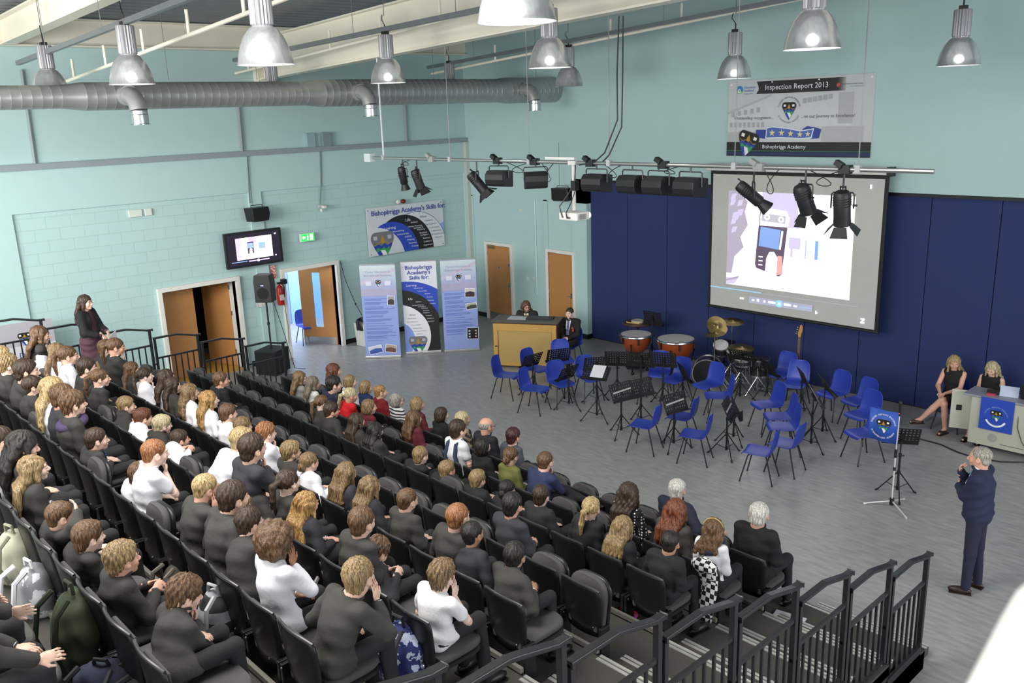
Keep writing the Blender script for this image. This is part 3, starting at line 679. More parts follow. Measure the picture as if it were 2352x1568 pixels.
# door frames
def frame_left(n,y0,y1,depth):
    b=MB(); 
    for s in ((( -depth,y0-.09,0),(.03,y0,2.04)),((-depth,y1,0),(.03,y1+.09,2.04)),((-depth,y0-.09,2.04),(.03,y1+.09,2.13))): b.b2(*s)
    return b
def leaf(name,parent,w,h=2.02,t=.045,glass=False,handle=1,plate=True,kick=True):
    """door leaf hinged at its local origin, extending along +x"""
    b=MB()
    if glass:
        gx0,gx1=w*.38,w*.62
        b.b2((0,-t/2,.01),(gx0,t/2,h)); b.b2((gx1,-t/2,.01),(w,t/2,h)); b.b2((gx0,-t/2,.01),(gx1,t/2,.45)); b.b2((gx0,-t/2,h-.2),(gx1,t/2,h))
    else: b.b2((0,-t/2,.01),(w,t/2,h))
    o=b.build(name,DOORW,parent,bevel=.003)
    if glass: 
        g=MB(); g.b2((gx0,-.004,.45),(gx1,.004,h-.2)); g.build('glass_pane',mat('door_glass','#cfe6f2',.05,trans=.9),o)
    if handle:
        g=MB()
        for s in (-1,1): g.tube([(w-.06,s*t/2,1.0),(w-.06,s*(t/2+.05),1.0),(w-.18,s*(t/2+.05),1.0)],.009,8); g.b2((w-.085,s*t/2-.003,.95),(w-.035,s*t/2+.003,1.08))
        g.build('door_handle',CHROME,o,smooth=True)
    if kick:
        g=MB(); 
        for s in (-1,1): g.b2((.03,s*(t/2+.001)-.001,.02),(w-.03,s*(t/2+.001)+.001,.2))
        g.build('kick_plate',CHROME,o)
    return o
# door 1: deep-set double store doors
b=frame_left(1,-8.55,-6.89,.5); f=struct(b.build('door_1',WHITE,bevel=.004))
l=leaf('door_leaf',f,.83,handle=0,kick=False); l.location=(-.42,-8.55,0); l.rotation_euler=(0,0,math.pi/2)
l=leaf('door_leaf',f,.82,handle=0,kick=False); l.location=(-.40,-6.9,0); l.rotation_euler=(0,0,-math.pi/2-1.22)
g=MB(); g.disc((.42,-.025,1.5),.035,16,rotx(math.pi/2)); g.build('round_vision_plate',DARK,l)
b=MB()
for z in (.3,1.2,1.8): b.b2((-.36,-6.915,z),(-.33,-6.895,z+.1))
b.build('hinge',CHROME,f)
b=MB(); b.b2((-2.4,-8.52,-.01),(.01,-6.92,.008)); tag(b.build('store_threshold',mat('yellow_wood','#b98a35',.5,kind='wood',col2='#c99a45')),'yellow wooden threshold in front of the open store doors','floor')
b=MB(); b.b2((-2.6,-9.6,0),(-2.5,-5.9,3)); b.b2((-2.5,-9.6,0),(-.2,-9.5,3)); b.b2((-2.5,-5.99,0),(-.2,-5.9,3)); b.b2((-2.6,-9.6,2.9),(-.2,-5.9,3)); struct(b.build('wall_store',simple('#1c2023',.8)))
def stackedstands():
    r=empty('folded_music_stand',(-1.1,-7.75,0),.2,'folded black music stands stored in the dark doorway','stand')
    b=MB(); b.tube([(0,0,0),(0,0,1.3)],.014,8); b.tube([(.1,.05,0),(.02,0,1.1)],.012,8); b.tube([(-.1,.1,0),(0,.05,1.2)],.012,8); b.build('pole',CHROME,r,smooth=True)
    b=MB(); b.box((0,0,1.25),(.45,.03,.3),rotx(.2)); b.box((.05,.1,.9),(.45,.03,.3),rotx(.1)); b.build('desk',DARK,r)
stackedstands()
# door 2: exit door to the corridor
b=frame_left(2,-5.69,-4.31,.2); f=struct(b.build('door_2',WHITE,bevel=.004))
l=leaf('door_leaf',f,.9,glass=True,handle=0); l.location=(-.16,-4.32,0); l.rotation_euler=(0,0,-math.pi/2-.98)
g=MB(); g.b2((.78,-.04,.95),(.86,-.028,1.5)); g.build('pull_plate',simple('#4a4038',.4),l); g=MB(); g.disc((.82,-.03,1.62),.04,16,rotx(math.pi/2)); g.build('round_blue_sign',simple('#2f66b4',.5),l)
# corridor beyond
b=MB(); b.b2((-3.3,-8.0,0),(-3.2,-1.5,3)); b.b2((-3.2,-1.6,0),(-.2,-1.5,3)); b.b2((-3.2,-5.88,0),(-1.2,-5.8,3)); b.b2((-3.3,-8.0,2.9),(-.2,-1.5,3)); struct(b.build('wall_corridor',simple('#c4cdea',.7)))
b=MB(); b.b2((-3.2,-3.9,0),(-3.17,-2.2,2.9)); struct(b.build('wall_corridor_blue',simple('#9cc4ea',.7)))
b=MB(); b.b2((-3.2,-5.3,0),(-3.12,-5.2,2.15)); b.b2((-3.2,-4.05,0),(-3.12,-3.95,2.15)); b.b2((-3.2,-5.3,2.1),(-3.12,-3.95,2.2)); o=struct(b.build('door_3',simple('#8d99bb',.5)))
b=MB(); b.b2((-3.18,-5.2,.02),(-3.14,-4.05,2.1)); p=b.build('door_leaf',simple('#d5d0e6',.5),o); b=MB(); b.b2((-3.15,-5.05,.25),(-3.13,-4.2,1.05)); b.build('lower_panel',simple('#e9eefa',.5),p)
la=bpy.data.lights.new('corridor_light','AREA'); la.shape='RECTANGLE'; la.size=2.4; la.size_y=3; la.energy=170; la.color=(.82,.9,1); o=bpy.data.objects.new('corridor_light',la); COL.objects.link(o); o.location=(-1.7,-4.2,2.88)
# back wall doors
for n,(x0,x1) in ((4,(.66,1.58)),(5,(2.97,3.8))):
    b=MB(); b.b2((x0-.08,-.03,0),(x0,.2,2.04)); b.b2((x1,-.03,0),(x1+.08,.2,2.04)); b.b2((x0-.08,-.03,2.04),(x1+.08,.2,2.12)); f=struct(b.build('door_%d'%n,WHITE,bevel=.004))
    l=leaf('door_leaf',f,x1-x0-.01,handle=1,kick=(n==4)); l.location=(x0+.005,.03,0)
    if n==4:
        g=MB(); g.b2((.03,-.03,1.93),(.3,-.024,2.0)); g.build('door_closer',simple('#6a5a3a',.5),l); g=MB(); g.disc((.84,-.03,1.55),.035,14,rotx(math.pi/2)); g.disc((.45,-.03,1.45),.03,14,rotx(math.pi/2)); g.build('round_blue_sign',simple('#2f66b4',.5),l)
    g=MB()
    for z in (.25,1.0,1.75): g.b2((-.005,-.03,z),(.015,-.02,z+.1))
    g.build('hinge',CHROME,l)
# trunking, pipes and conduits on the walls
b=MB(); b.b2((0,-22,4.72),(.09,0,4.83)); struct(b.build('trim_2',GREYM,bevel=.004))
b=MB(); b.b2((.0,-.11,0),(.11,0,4.72)); struct(b.build('trim_3',mat('cream_pipe_box','#b9c0b8',.6)))
def cond(name,pts,r,label,m=GREYM,cat='conduit'):
    o=MB(); o.tube(pts,r,8); return tag(o.build(name,m,smooth=True),label,cat)
cond('wall_conduit',[(.03,-10.52,6.5),(.03,-10.56,4.83)],.035,'grey vertical conduit high on the left wall, nearest the seating')
cond('wall_conduit',[(.03,-6.38,6.2),(.03,-6.42,4.83)],.05,'thick grey conduit dropping to the trunking above the television')
cond('wall_conduit',[(.03,-1.95,6.2),(.03,-1.98,4.83)],.04,'grey conduit dropping to the trunking near the hall corner')
cond('wall_cable',[(.03,-6.30,4.72),(.03,-6.33,4.2),(.04,-6.37,3.7)],.012,'dark cable running from the trunking down to the hanging wall speaker',simple('#5c6a70'),'cable')
cond('wall_cable',[(.02,-4.47,4.72),(.02,-4.52,4.0),(.03,-4.60,3.52)],.016,'grey flexible conduit from the trunking down to the wall camera',simple('#6d7c82'),'cable')
cond('wall_conduit',[(2.52,.02,3.33),(2.52,.02,.9)],.018,'pale conduit running down the wall between the two back doors',simple('#c8dbe0'))
for y,l in ((-4.72,'pale grey junction box, left of the pair above the trunking'),(-4.32,'grey junction box with dark edge, right of the pair above the trunking')):
    b=MB(); b.b2((0,y-.11,4.83),(.09 if y<-4.5 else .12,y+.11,5.14)); tag(b.build('junction_box',simple('#8fa8b0' if y<-4.5 else '#7c8f97',.5),bevel=.005),l,'electrical box')
b=MB(); b.b2((-.05,-8.98,3.66),(0,-8.72,3.80)); b.b2((-.05,-8.66,3.66),(0,-8.52,3.80)); tag(b.build('wall_vent',simple('#cdd6cd',.6),bevel=.004),'pair of cream blank plates on the blockwork above the store doors','wall plate')
r=empty('security_camera',(0,-4.6,3.42),0,'small white camera on a wall bracket below the grey conduit','camera')
b=MB(); b.box((.04,0,.05),(.08,.12,.06)); b.build('bracket',simple('#a9b4b4'),r,bevel=.004); b=MB(); b.box((.1,.04,.03),(.16,.07,.06)); b.tube([(.06,0,-.02),(.06,0,-.08)],.03,10); b.build('camera_body',simple('#d4d4cc'),r,bevel=.005)
r=empty('fire_alarm',(0,-2.3,3.36),0,'white and dark red fire alarm sounder above the skills poster','alarm')
b=MB(); b.sph((.04,-.06,0),(.04,.075,.055)); b.build('base',simple('#d9d6cc'),r,smooth=True); b=MB(); b.sph((.06,.08,0),(.06,.07,.06)); b.build('beacon',mat('red_lens','#6e1515',.2),r,smooth=True)
for (x,z,l,sx) in ((1.98,3.02,'small cream sensor between the two back doors, high up',.05),(2.17,1.27,'small light switch plate beside the left back door',.09),(2.42,1.3,'pale blank plate on the wall between the doors',.07)):
    b=MB(); b.b2((x-sx/2,.02,z-sx/2),(x+sx/2,.045,z+sx/2)); tag(b.build('switch_plate',simple('#c9d6cc' if z<2 else '#d9d9c0'),bevel=.003),l,'switch')
r=empty('exit_sign',(0,-5.04,2.79),0,'lit green running man exit sign above the corridor door','sign')
b=MB(); b.box((.04,0,0),(.08,.36,.19)); b.build('housing',simple('#d6dcd6'),r,bevel=.005)
b=MB(); b.add([(.082,-.17,-.085),(.082,.17,-.085),(.082,.17,.085),(.082,-.17,.085)],[(0,1,2,3)]); b.build('sign_face',mat('exit_green','#1f9a3c',.4,emit='#28c04a',estr=1.6),r)
b=MB(); W=lambda pts: b.add([(.084,y,z) for y,z in pts],[tuple(range(len(pts)))])
W([(-.15,0),(-.11,.045),(-.11,.018),(-.06,.018),(-.06,-.018),(-.11,-.018),(-.11,-.045)]); W([(-.035,-.06),(-.01,-.01),(-.015,.03),(.01,.035),(.02,0),(.0,-.02),(.015,-.06),(.0,-.06),(-.012,-.028),(-.022,-.06)]); W([(-.005,.045),(.01,.045),(.01,.062),(-.005,.062)]); W([(.06,-.065),(.13,-.065),(.13,.065),(.06,.065)])
b.build('pictogram',mat('exit_white','#f0ffe8',.4,emit='#f4ffe0',estr=3),r)
# fire extinguisher and notices
r=empty('fire_extinguisher',(0,-5.9,0),0,'red fire extinguisher on the wall beside the corridor door','fire extinguisher')
b=MB(); b.lathe([(0,1.32),(.07,1.33),(.08,1.36),(.08,1.70),(.06,1.76),(.025,1.79),(.025,1.82),(0,1.82)],(.1,0,0),16); b.build('cylinder',mat('red_paint','#a81c1c',.35),r,smooth=True)
b=MB(); b.box((.1,0,1.84),(.03,.1,.04)); b.tube([(.1,.03,1.83),(.14,.1,1.75),(.13,.09,1.5)],.01,8); b.build('valve_and_hose',DARK,r); b=MB(); b.b2((.02,-.05,1.45),(.185,.05,1.58)); b.build('instruction_label',simple('#d8cfc8'),r)
b=MB(); b.b2((0,-6.02,1.95),(.01,-5.9,2.25)); tag(b.build('fire_notice',mat('red_notice','#b23a34',.6,kind='blotch',col2='#d9c0b8',nscale=30)),'narrow red fire action notice above the extinguisher','sign')
b=MB(); b.b2((0,-6.46,1.35),(.008,-6.26,1.75)); tag(b.build('paper_notice',mat('paper_notice','#dfe4e0',.7,kind='blotch',col2='#cfc4c0',nscale=20)),'white paper notice on the pier behind the speaker pole','notice')
b=MB(); b.b2((0,-6.14,1.5),(.008,-6.06,1.72)); tag(b.build('red_notice',mat('red_small_notice','#d09a96',.6)),'small red and white notice between speaker and extinguisher','notice')
r=empty('door_closer_box',(.0,-5.78,1.86),0,'small black box fixed on the corridor door frame','box'); b=MB(); b.box((.1,0,0),(.13,.11,.11)); b.build('housing',DARK,r,bevel=.006); b=MB(); b.tube([(.08,0,-.05),(.06,-.02,-.5),(.07,.02,-1.1),(.05,0,-1.5)],.006,6); b.build('lead',DARK,r)
# ---------------------------------------------------------------- roof steel
def ibeam(name,a,c,depth,fw,label,tilt=0,group=None):
    a=np.array(a,float);c=np.array(c,float); d=norm(c-a); lat=norm(np.cross(d,[0,0,1])); up=np.cross(lat,d); b=MB()
    for (l0,l1,u0,u1) in ((-fw/2,fw/2,0,.03),(-fw/2,fw/2,depth-.03,depth),(-.012,.012,.03,depth-.03)):
        vs=[p+lat*l+up*u for p in (a,c) for l,u in ((l0,u0),(l1,u0),(l1,u1),(l0,u1))]; b.add(vs,[(0,1,2,3),(7,6,5,4),(0,4,5,1),(1,5,6,2),(2,6,7,3),(3,7,4,0)])
    return tag(b.build(name,STEELW),label,'beam',group)
ibeam('roof_beam',(.1,-5.8,6.30),(20,-5.8,7.12),.85,.24,'deep cream steel roof beam that the lighting bar hangs from')
ibeam('roof_beam',(.1,-10.75,6.90),(20,-10.75,7.62),.45,.24,'cream steel roof beam nearest the camera, top left of the photo')
ibeam('eaves_beam',(.12,-22,6.90),(.12,0,6.90),.5,.2,'cream steel eaves beam along the top of the left wall')
b=MB(); b.b2((.0,-5.95,6.15),(.22,-5.65,6.9)); struct(b.build('trim_4',STEELW))
def lightrail(y,x0,z0,x1,z1,label,ch=(0,0,0,0),near=True):
    r=empty('lighting_rail',(0,y,0),0,label,'rail'); b=MB(); b.tube([(x0,0,z0),(x1,0,z1)],.028,8); b.build('tube',STEELW,r,smooth=True)
    n=int((x1-x0)/1.6)
    for i in range(n+1):
        x=x0+.6+i*1.6; z=z0+(z1-z0)*(x-x0)/(x1-x0); b=MB(); b.tube([(x,0,z),(x,0,z+.32)],.024,8); b.build('stub',STEELW,r,smooth=True)
lightrail(-10.1,.9,6.24,14,7.12,'thin cream rail with short stubs below the nearest roof beam')
lightrail(-6.35,-.0,6.45,16,7.4,'thin cream rail with stubs in front of the deep roof beam')
lightrail(-2.3,1.6,6.37,16,7.35,'thin cream rail with stubs close to the back wall')
def channel(y,pts,label):
    r=empty('cable_channel',(0,y,0),0,label,'cable tray'); b=MB()
    for (x0,z0),(x1,z1) in zip(pts[:-1],pts[1:]):
        a=np.array([x0,0,z0]);c=np.array([x1,0,z1]); d=norm(c-a); u=np.cross([0,1,0],d)*-1; vs=[p+np.array([0,l,0])+u*k for p in (a,c) for l,k in ((-.035,0),(.035,0),(.035,.07),(-.035,.07))]; b.add(vs,[(0,1,2,3),(7,6,5,4),(0,4,5,1),(1,5,6,2),(2,6,7,3),(3,7,4,0)])
    b.build('channel',GALV,r)
    for i in range(5):
        t=.12+.19*i; x=pts[0][0]+(pts[-1][0]-pts[0][0])*t; z=pts[0][1]+(pts[-1][1]-pts[0][1])*t; g=MB(); g.tube([(x,0,z),(x,0,cs(x))],.005,5); g.build('hanger',simple('#7a7d7c'),r)
channel(-10.9,[(1.3,6.50),(14.5,7.05)],'grey cable channel carrying the nearest row of bell lamps')
channel(-6.95,[(1.2,6.60),(15,6.98)],'grey cable channel carrying the middle row of bell lamps')
channel(-2.4,[(1.6,6.47),(15,7.2)],'grey cable channel carrying the bell lamps by the back wall')
# ---------------------------------------------------------------- bell lamps
ALU=mat('lamp_body_aluminium','#9a9a9e',.45,.6); SHADE=None
def shademat():
    m=mat('prismatic_shade','#c4c8ca',.25,.3,noise=.3,nscale=6,trans=.45,stretch=(6,6,1)); return m
SHADE=shademat()
def lamp(x,y,z,label,sc=1.0,first=[None]):
    if first[0] is None:
        r=empty('high_bay_lamp',(0,0,0),0,label,'ceiling lamp','bell lamps under the roof')
        b=MB(); b.lathe([(.0,.72),(.11,.72),(.115,.70),(.115,.38),(.10,.365),(0,.365)],(0,0,0),40,flute=-.09); b.build('gear_housing',ALU,r,smooth=True,ang=25)
        b=MB(); pr=[(.10,.365),(.14,.34),(.195,.27),(.235,.18),(.262,.09),(.278,.0),(.285,-.005),(.272,0),(.255,.09),(.228,.18),(.188,.265),(.13,.33),(.09,.35)]; b.lathe(pr,(0,0,0),40); b.build('bell_shade',SHADE,r,smooth=True,ang=60)
        b=MB(); b.sph((0,0,.24),(.05,.05,.09)); b.build('bulb',mat('lamp_bulb','#f4f4f0',.3,emit='#fff6e8',estr=.9),r,smooth=True)
        b=MB(); b.box((0,0,.745),(.09,.09,.05)); b.tube([(0,0,.77),(0,0,.86)],.012,8); b.tube([(.0,0,.86),(-.09,.02,.95),(-.05,.0,1.02)],.007,6); b.build('hook',DARK,r)
        first[0]=r
    else: r=copy_tree(first[0])
    r.location=(x,y,z); r.scale=(sc,)*3; r['label']=label; return r
def lx(px,y): p=phit(px,1,y); return p
LAMPS=[((304,193),-10.9,'bell lamp in front of the duct elbow nearest the camera'),((118,215),-10.9,'bell lamp half hidden behind the duct at the far left'),((611,148),-10.9,'large bell lamp over the left of the seating, fluted housing cut by the photo edge'),
 ((1187,50),-10.9,'largest bell lamp at the top centre, only its shade in view'),((892,190),-6.95,'bell lamp hanging in front of the deep beam above the middle duct elbow'),((1263,155),-6.95,'bell lamp below the end of the deep beam, above the duct end'),((1865,112),-6.95,'bell lamp at the top above the inspection banner'),
 ((1307,198),-2.4,'small bell lamp beyond the duct end, partly behind a nearer lamp'),((1686,180),-2.4,'bell lamp just left of the inspection banner top'),((2201,150),-2.4,'bell lamp right of the inspection banner with green indicator'),
 ((630,235),-6.95,'lamp mostly hidden behind the duct below the large bell lamp'),((1035,222),-2.4,'lamp mostly hidden behind the duct near the hall corner')]
LP=[]
for px,y,l in LAMPS:
    p=phit(px,1,y); lamp(p[0],y,p[2],l); LP.append(p)
for i,p in enumerate(LP):
    b=MB(); b.tube([(p[0],p[1],p[2]+1.0),(p[0],p[1],cs(p[0]))],.006,6); tag(b.build('lamp_wire',simple('#6c6f70')),None,'wire','suspension wires of the bell lamps'); b=None
    bpy.data.objects[-1] if False else None
WI=[o for o in COL.objects if o.name.startswith('lamp_wire')]
for o in WI:
    if o.name.startswith('lamp_wire'): o['label']='thin wire above the '+' '.join(LAMPS[WI.index(o)][2].split(',')[0].split()[:12])
    if o.name.startswith('lamp_wire'): pass
for i,p in enumerate(LP):
    if i in (0,2,3,4,5,6,8,9):
        l=bpy.data.lights.new('lamp_light','POINT'); l.energy=22; l.shadow_soft_size=.06; l.color=(1,.97,.92); o=bpy.data.objects.new('lamp_light',l); COL.objects.link(o); o.location=(p[0],p[1],p[2]+.08)
# ---------------------------------------------------------------- ventilation duct
DUCT=mat('spiral_duct','#a4a8a6',.36,.45,noise=.15,nscale=4,bump=.15,bscale=12)
r=empty('ventilation_duct',(3.3,0,5.92),0,'galvanised spiral ventilation duct running along the left side under the roof','duct')
def rings(segs,name='duct_section'):
    b=MB()
    for (y0,r0),(y1,r1) in zip(segs[:-1],segs[1:]):
        n=max(1,int(abs(y1-y0)/.14)) if r0==r1 else 1
        for i in range(n):
            a=y0+(y1-y0)*i/n; c=y0+(y1-y0)*(i+1)/n; ra=r0+(r1-r0)*i/n; rc=r0+(r1-r0)*(i+1)/n
            R=rotx(-math.pi/2); b.lathe([(ra,a),(ra*1.012,a+.006),(ra,a+.012),(rc,c)],(0,0,0),28,R)
    return b.build(name,DUCT,r,smooth=True,ang=50)
rings([(-20,.175),(-10.95,.175),(-10.6,.215),(-6.7,.215),(-6.35,.25),(-1.9,.25),(-1.6,.28),(0,.28)])
for i,y in enumerate((-10.0,-5.65,-1.25)):
    b=MB(); b.tube([(.1,y,0),(.34,y,.0)],.155,20); o=b.build('branch_collar',DUCT,r,smooth=True)
    b=MB(); pts=[(.34,y,0),(.42,y,-.01),(.50,y+.01,-.06),(.56,y+.02,-.15),(.58,y+.02,-.24)]; b.tube(pts,.135,20); b.build('elbow',DUCT,r,smooth=True)
    b=MB(); b.lathe([(.128,-.24),(.13,-.30),(.135,-.305),(.13,-.31),(.13,-.44),(.155,-.45),(.155,-.455),(.12,-.45)],(.58,y+.02,0),24); b.build('spigot',mat('bright_duct','#c6c8c9',.2,.9),r,smooth=True)
    b=MB(); b.b2((.06,y-.3,-.17),(.12,y-.24,.17)); b.build('damper_strip',simple('#dcdcd8'),r); b=MB(); b.b2((.065,y-.305,-.04),(.125,y-.235,.03)); b.build('damper_mark',simple('#2b3fa0'),r)
for y in (-9.2,-7.6,-4.9,-3.6,-.6):
    b=MB(); b.tube([(0,y,.25),(0,y,cs(3.3)-5.92)],.005,5); b.build('hanger',simple('#6c6f70'),r)
# ---------------------------------------------------------------- lighting bar with lanterns
BY,BZ=-5.8,4.71
r=empty('lighting_bar',(0,BY,BZ),0,'long silver lighting bar hanging across the hall in front of the screen','lighting bar')
b=MB(); b.tube([(3.95,0,0),(14.43,0,0)],.026,14); b.build('bar',mat('aluminium_tube','#b9bbbb',.3,.8),r,smooth=True)
b=MB(); b.box((3.98,0,0),(.2,.12,.16)); b.build('end_box',simple('#c3ccd0'),r,bevel=.005)
for x in (4.45,6.4,8.33,9.95,12.0,13.6):
    b=MB(); b.tube([(x,0,.03),(x,0,6.3+.041*x-BZ)],.006 if x!=4.45 else .018,6); b.build('hanging_rod',simple('#8c8e8e') if x!=4.45 else simple('#c3c8ca'),r)
    b=MB(); b.b2((x-.03,-.035,-.035),(x+.03,.035,.05)); b.build('clamp',simple('#a9adb0'),r)
for x in (5.9,7.6,8.45,9.6,10.9,12.35,13.45):
    b=MB(); b.box((x,0,.0),(.13,.1,.1)); b.box((x-.06,-.03,.06),(.1,.08,.06),roty(.5)); b.build('socket_box',simple('#8d9291') if x in(5.9,12.35) else DARK,r,bevel=.004)
b=MB(); b.b2((8.7,-.03,.04),(9.3,.03,.08)); b.build('white_plate',simple('#d0d4d2'),r)
cab=[[(10.16,-.03,1.95),(10.13,-.04,1.2),(10.12,-.02,.6),(9.9,-.04,.15),(9.7,-.03,.02),(9.4,-.03,-.03)],[(10.19,.02,1.95),(10.17,.03,1.1),(10.16,.02,.5),(9.95,.0,.12),(9.8,.0,.0)]]
for c_ in cab: b=MB(); b.tube(c_,.010,6); b.build('feed_cable',simple('#2a2c2c'),r,smooth=True)
def loop(x,w,d): 
    b=MB(); b.tube([(x+w*.5*math.sin(t*math.pi*2)*(.6+.4*t)+w*(t-.5),.03,-d*math.sin(t*math.pi)) for t in np.linspace(0,1,14)],.006,5); return b.build('looped_cable',DARK,r,smooth=True)
for x,w,d in ((5.1,.5,.12),(8.05,.7,.18),(8.7,.3,.3),(10.0,.4,.2),(11.0,.5,.12),(12.5,.25,.32),(13.2,.5,.2)): loop(x,w,d)
LBODY=mat('lantern_black','#1b1b1e',.5,noise=.15)
def yoke(b,hw,top,bot):
    b.tube([(-hw,0,bot),(-hw,0,top),(-hw+.02,0,top+.02),(hw-.02,0,top+.02),(hw,0,top),(hw,0,bot)],.010,6)
def flood(x,label,rz=0,dz=-.27):
    r=empty('flood_lantern',(x,BY,BZ+dz),rz,label,'stage light'); prof=[(-.13,-.12),(.10,-.15),(.16,-.15),(.16,.10),(.05,.12),(-.10,.12),(-.16,.06),(-.17,-.02),(-.15,-.09)]
    b=MB(); n=len(prof); vs=[(-.17,y,z) for y,z in prof]+[(.17,y,z) for y,z in prof]; b.add(vs,[tuple(range(n))[::-1],tuple(range(n,2*n))]+[(i,(i+1)%n,n+(i+1)%n,n+i) for i in range(n)][::1]); b.build('housing',LBODY,r,bevel=.008)
    b=MB(); yoke(b,.185,.17,0); b.tube([(0,0,.18),(0,0,-dz-.02)],.012,6); b.build('yoke',simple('#3a3d40',.4),r,smooth=True)
    b=MB(); b.b2((-.15,.16,-.13),(.15,.165,.08)); b.build('lens_glass',mat('lantern_glass','#55585c',.15),r); return r
def spot(x,label,tilt,rz=0,L=.36,R0=.075,barn=False,dz=-.3,profile=False):
    r=empty('spot_lantern',(x,BY,BZ+dz),rz,label,'stage light'); R=rotx(-tilt)
    b=MB(); pr=[(0,-L/2),(R0*.8,-L/2),(R0,-L/2+.03),(R0,L*.2),(R0*(.8 if profile else 1.),L*.25),(R0*(1.25 if profile else 1.05),L/2),(R0*.9,L/2),(R0*.8,L/2-.03),(0,L/2-.03)]
    b.lathe(pr,(0,0,0),18,R@rotx(-math.pi/2))
    for i in range(4): b.lathe([(R0*1.02,-L*.35+i*.03),(R0*1.1,-L*.35+i*.03+.006),(R0*1.02,-L*.35+i*.03+.012)],(0,0,0),18,R@rotx(-math.pi/2))
    b.build('housing',LBODY,r,smooth=True,ang=35)
    b=MB(); yoke(b,R0+.03,.16,0); b.tube([(0,0,.17),(0,0,-dz-.02)],.012,6); b.build('yoke',simple('#2c2e31',.4),r,smooth=True)
    b=MB(); b.tube([R@np.array([R0+.02,-L*.1,0]),R@np.array([R0+.07,-L*.1,0])],.012,8); b.tube([R@np.array([-.03,-L/2-.04,.05]),R@np.array([.03,-L/2-.04,.05])],.01,8); b.tube([R@np.array([-.03,-L/2,.05]),R@np.array([-.03,-L/2-.05,.05])],.008,6); b.tube([R@np.array([.03,-L/2,.05]),R@np.array([.03,-L/2-.05,.05])],.008,6); b.build('knob_and_handle',LBODY,r)
    if barn:
        for i,a in enumerate((0,1.57,3.14,4.71)):
            b=MB(); Q=R@roty(a); vs=[Q@np.array(p) for p in ((-.07,L/2,R0),(.07,L/2,R0),(.10,L/2+.10,R0+.09),(-.10,L/2+.10,R0+.09))]; nn=norm(np.cross(vs[1]-vs[0],vs[2]-vs[0]))*.004; b.add(vs+[v+nn for v in vs],[(3,2,1,0),(4,5,6,7),(0,1,5,4),(1,2,6,5),(2,3,7,6),(3,0,4,7)]); b.build('barn_door',LBODY,r)
    return r
spot(5.02,'black profile spotlight pointing down, leftmost on the lighting bar',1.35,.2,.42,.07,profile=True,dz=-.36)
spot(5.45,'black spotlight with barn doors, second from the left end of the bar',1.25,-.3,.34,.08,True,dz=-.36)
spot(7.08,'spotlight with barn doors and a white tag, tilted down beside the corner pipe',.9,-.9,.38,.085,True,dz=-.36)
flood(7.62,'black flood light with angled yoke, first flood from the left',.25); flood(8.46,'narrow looking black flood light turned side on above the piano',.9)
flood(9.71,'black flood light just right of the projector pole',.1); flood(10.37,'black flood light over the blue panels, left of a close pair',-.05); flood(10.82,'black flood light over the blue panels, right of a close pair',-.05); flood(11.34,'black flood light just left of the projection screen',-.05)
spot(12.28,'black profile spotlight tilted across the top left of the screen',.7,-.9,.48,.075,profile=True,dz=-.36)
spot(12.97,'black spotlight with wide barn doors over the middle of the screen',1.15,-.35,.36,.095,True,dz=-.36)
spot(13.44,'black spotlight with barn doors over the right side of the screen',1.3,.25,.40,.095,True,dz=-.44)
# projector
r=empty('projector',(9.26,BY,3.93),0,'white ceiling projector on a pole below the lighting bar','projector')
b=MB(); b.box((0,0,0),(.36,.30,.12)); b.build('body',mat('white_plastic','#e4e2e0',.4),r,bevel=.02); b=MB(); b.tube([(.12,.15,0),(.12,.19,0)],.045,16); b.build('lens',mat('projector_lens','#e9e4ff',.2,emit='#efeaff',estr=4),r)
b=MB(); b.tube([(0,0,.08),(0,0,.80)],.030,10); b.box((0,0,.78),(.14,.1,.06)); b.build('pole',simple('#c9c9c4',.4),r,smooth=True,ang=30)
b=MB(); b.box((.05,-.03,.45),(.09,.09,.14)); b.tube([(-.1,-.16,.0),(-.13,-.18,.15),(-.02,-.08,.35),(.05,-.04,.5),(.04,0,.75)],.009,6); b.tube([(0,-.16,-.02),(.02,-.2,.06),(.03,-.1,.2),(.09,-.06,.4)],.008,6); b.build('cables',DARK,r,smooth=True,ang=30)
b=MB(); 
for i in range(7): b.b2((.181,-.1+i*.025,-.04),(.183,-.088+i*.025,.04))
b.b2((-.12,-.152,-.02),(-.08,-.15,.0)); b.b2((-.02,-.152,-.03),(.06,-.15,.0)); b.build('vents_and_ports',simple('#5c5c5c'),r)
def hangspk(loc,rz,label):
    r=empty('wall_speaker',loc,rz,label,'speaker'); b=MB(); P=[(-.26,.02),(-.18,.15),(.18,.15),(.26,.02),(.22,-.13),(-.22,-.13)]
    n=6; vs=[(x,z and (-.12),0) for x,z in P]
    b=MB(); b.prism([(-.25,.15),(-.20,-.15),(.20,-.15),(.25,.0),(.22,.15)],(0,.14,0),(1,0,0),(0,0,1),.28); b.build('cabinet',DARK,r,bevel=.01)
    b=MB(); b.tube([(-.16,0,.15),(-.16,.0,.2),(.16,0,.2),(.16,0,.15)],.01,6); b.tube([(-.1,0,.2),(-.1,.02,1.2)],.004,5); b.build('bracket',simple('#444'),r); 
    b=MB(); b.b2((-.23,-.145,-.12),(.19,-.142,.12)); b.build('grille',mat('speaker_grille','#0e0e10',.8,bump=.3,bscale=300),r); return r
hangspk((.25,-6.33,3.47),math.pi/2+.25,'black speaker hanging on the left wall above the television')
hangspk((3.75,-.25,3.52),.15,'black speaker hanging on the back wall beside the projector pole')
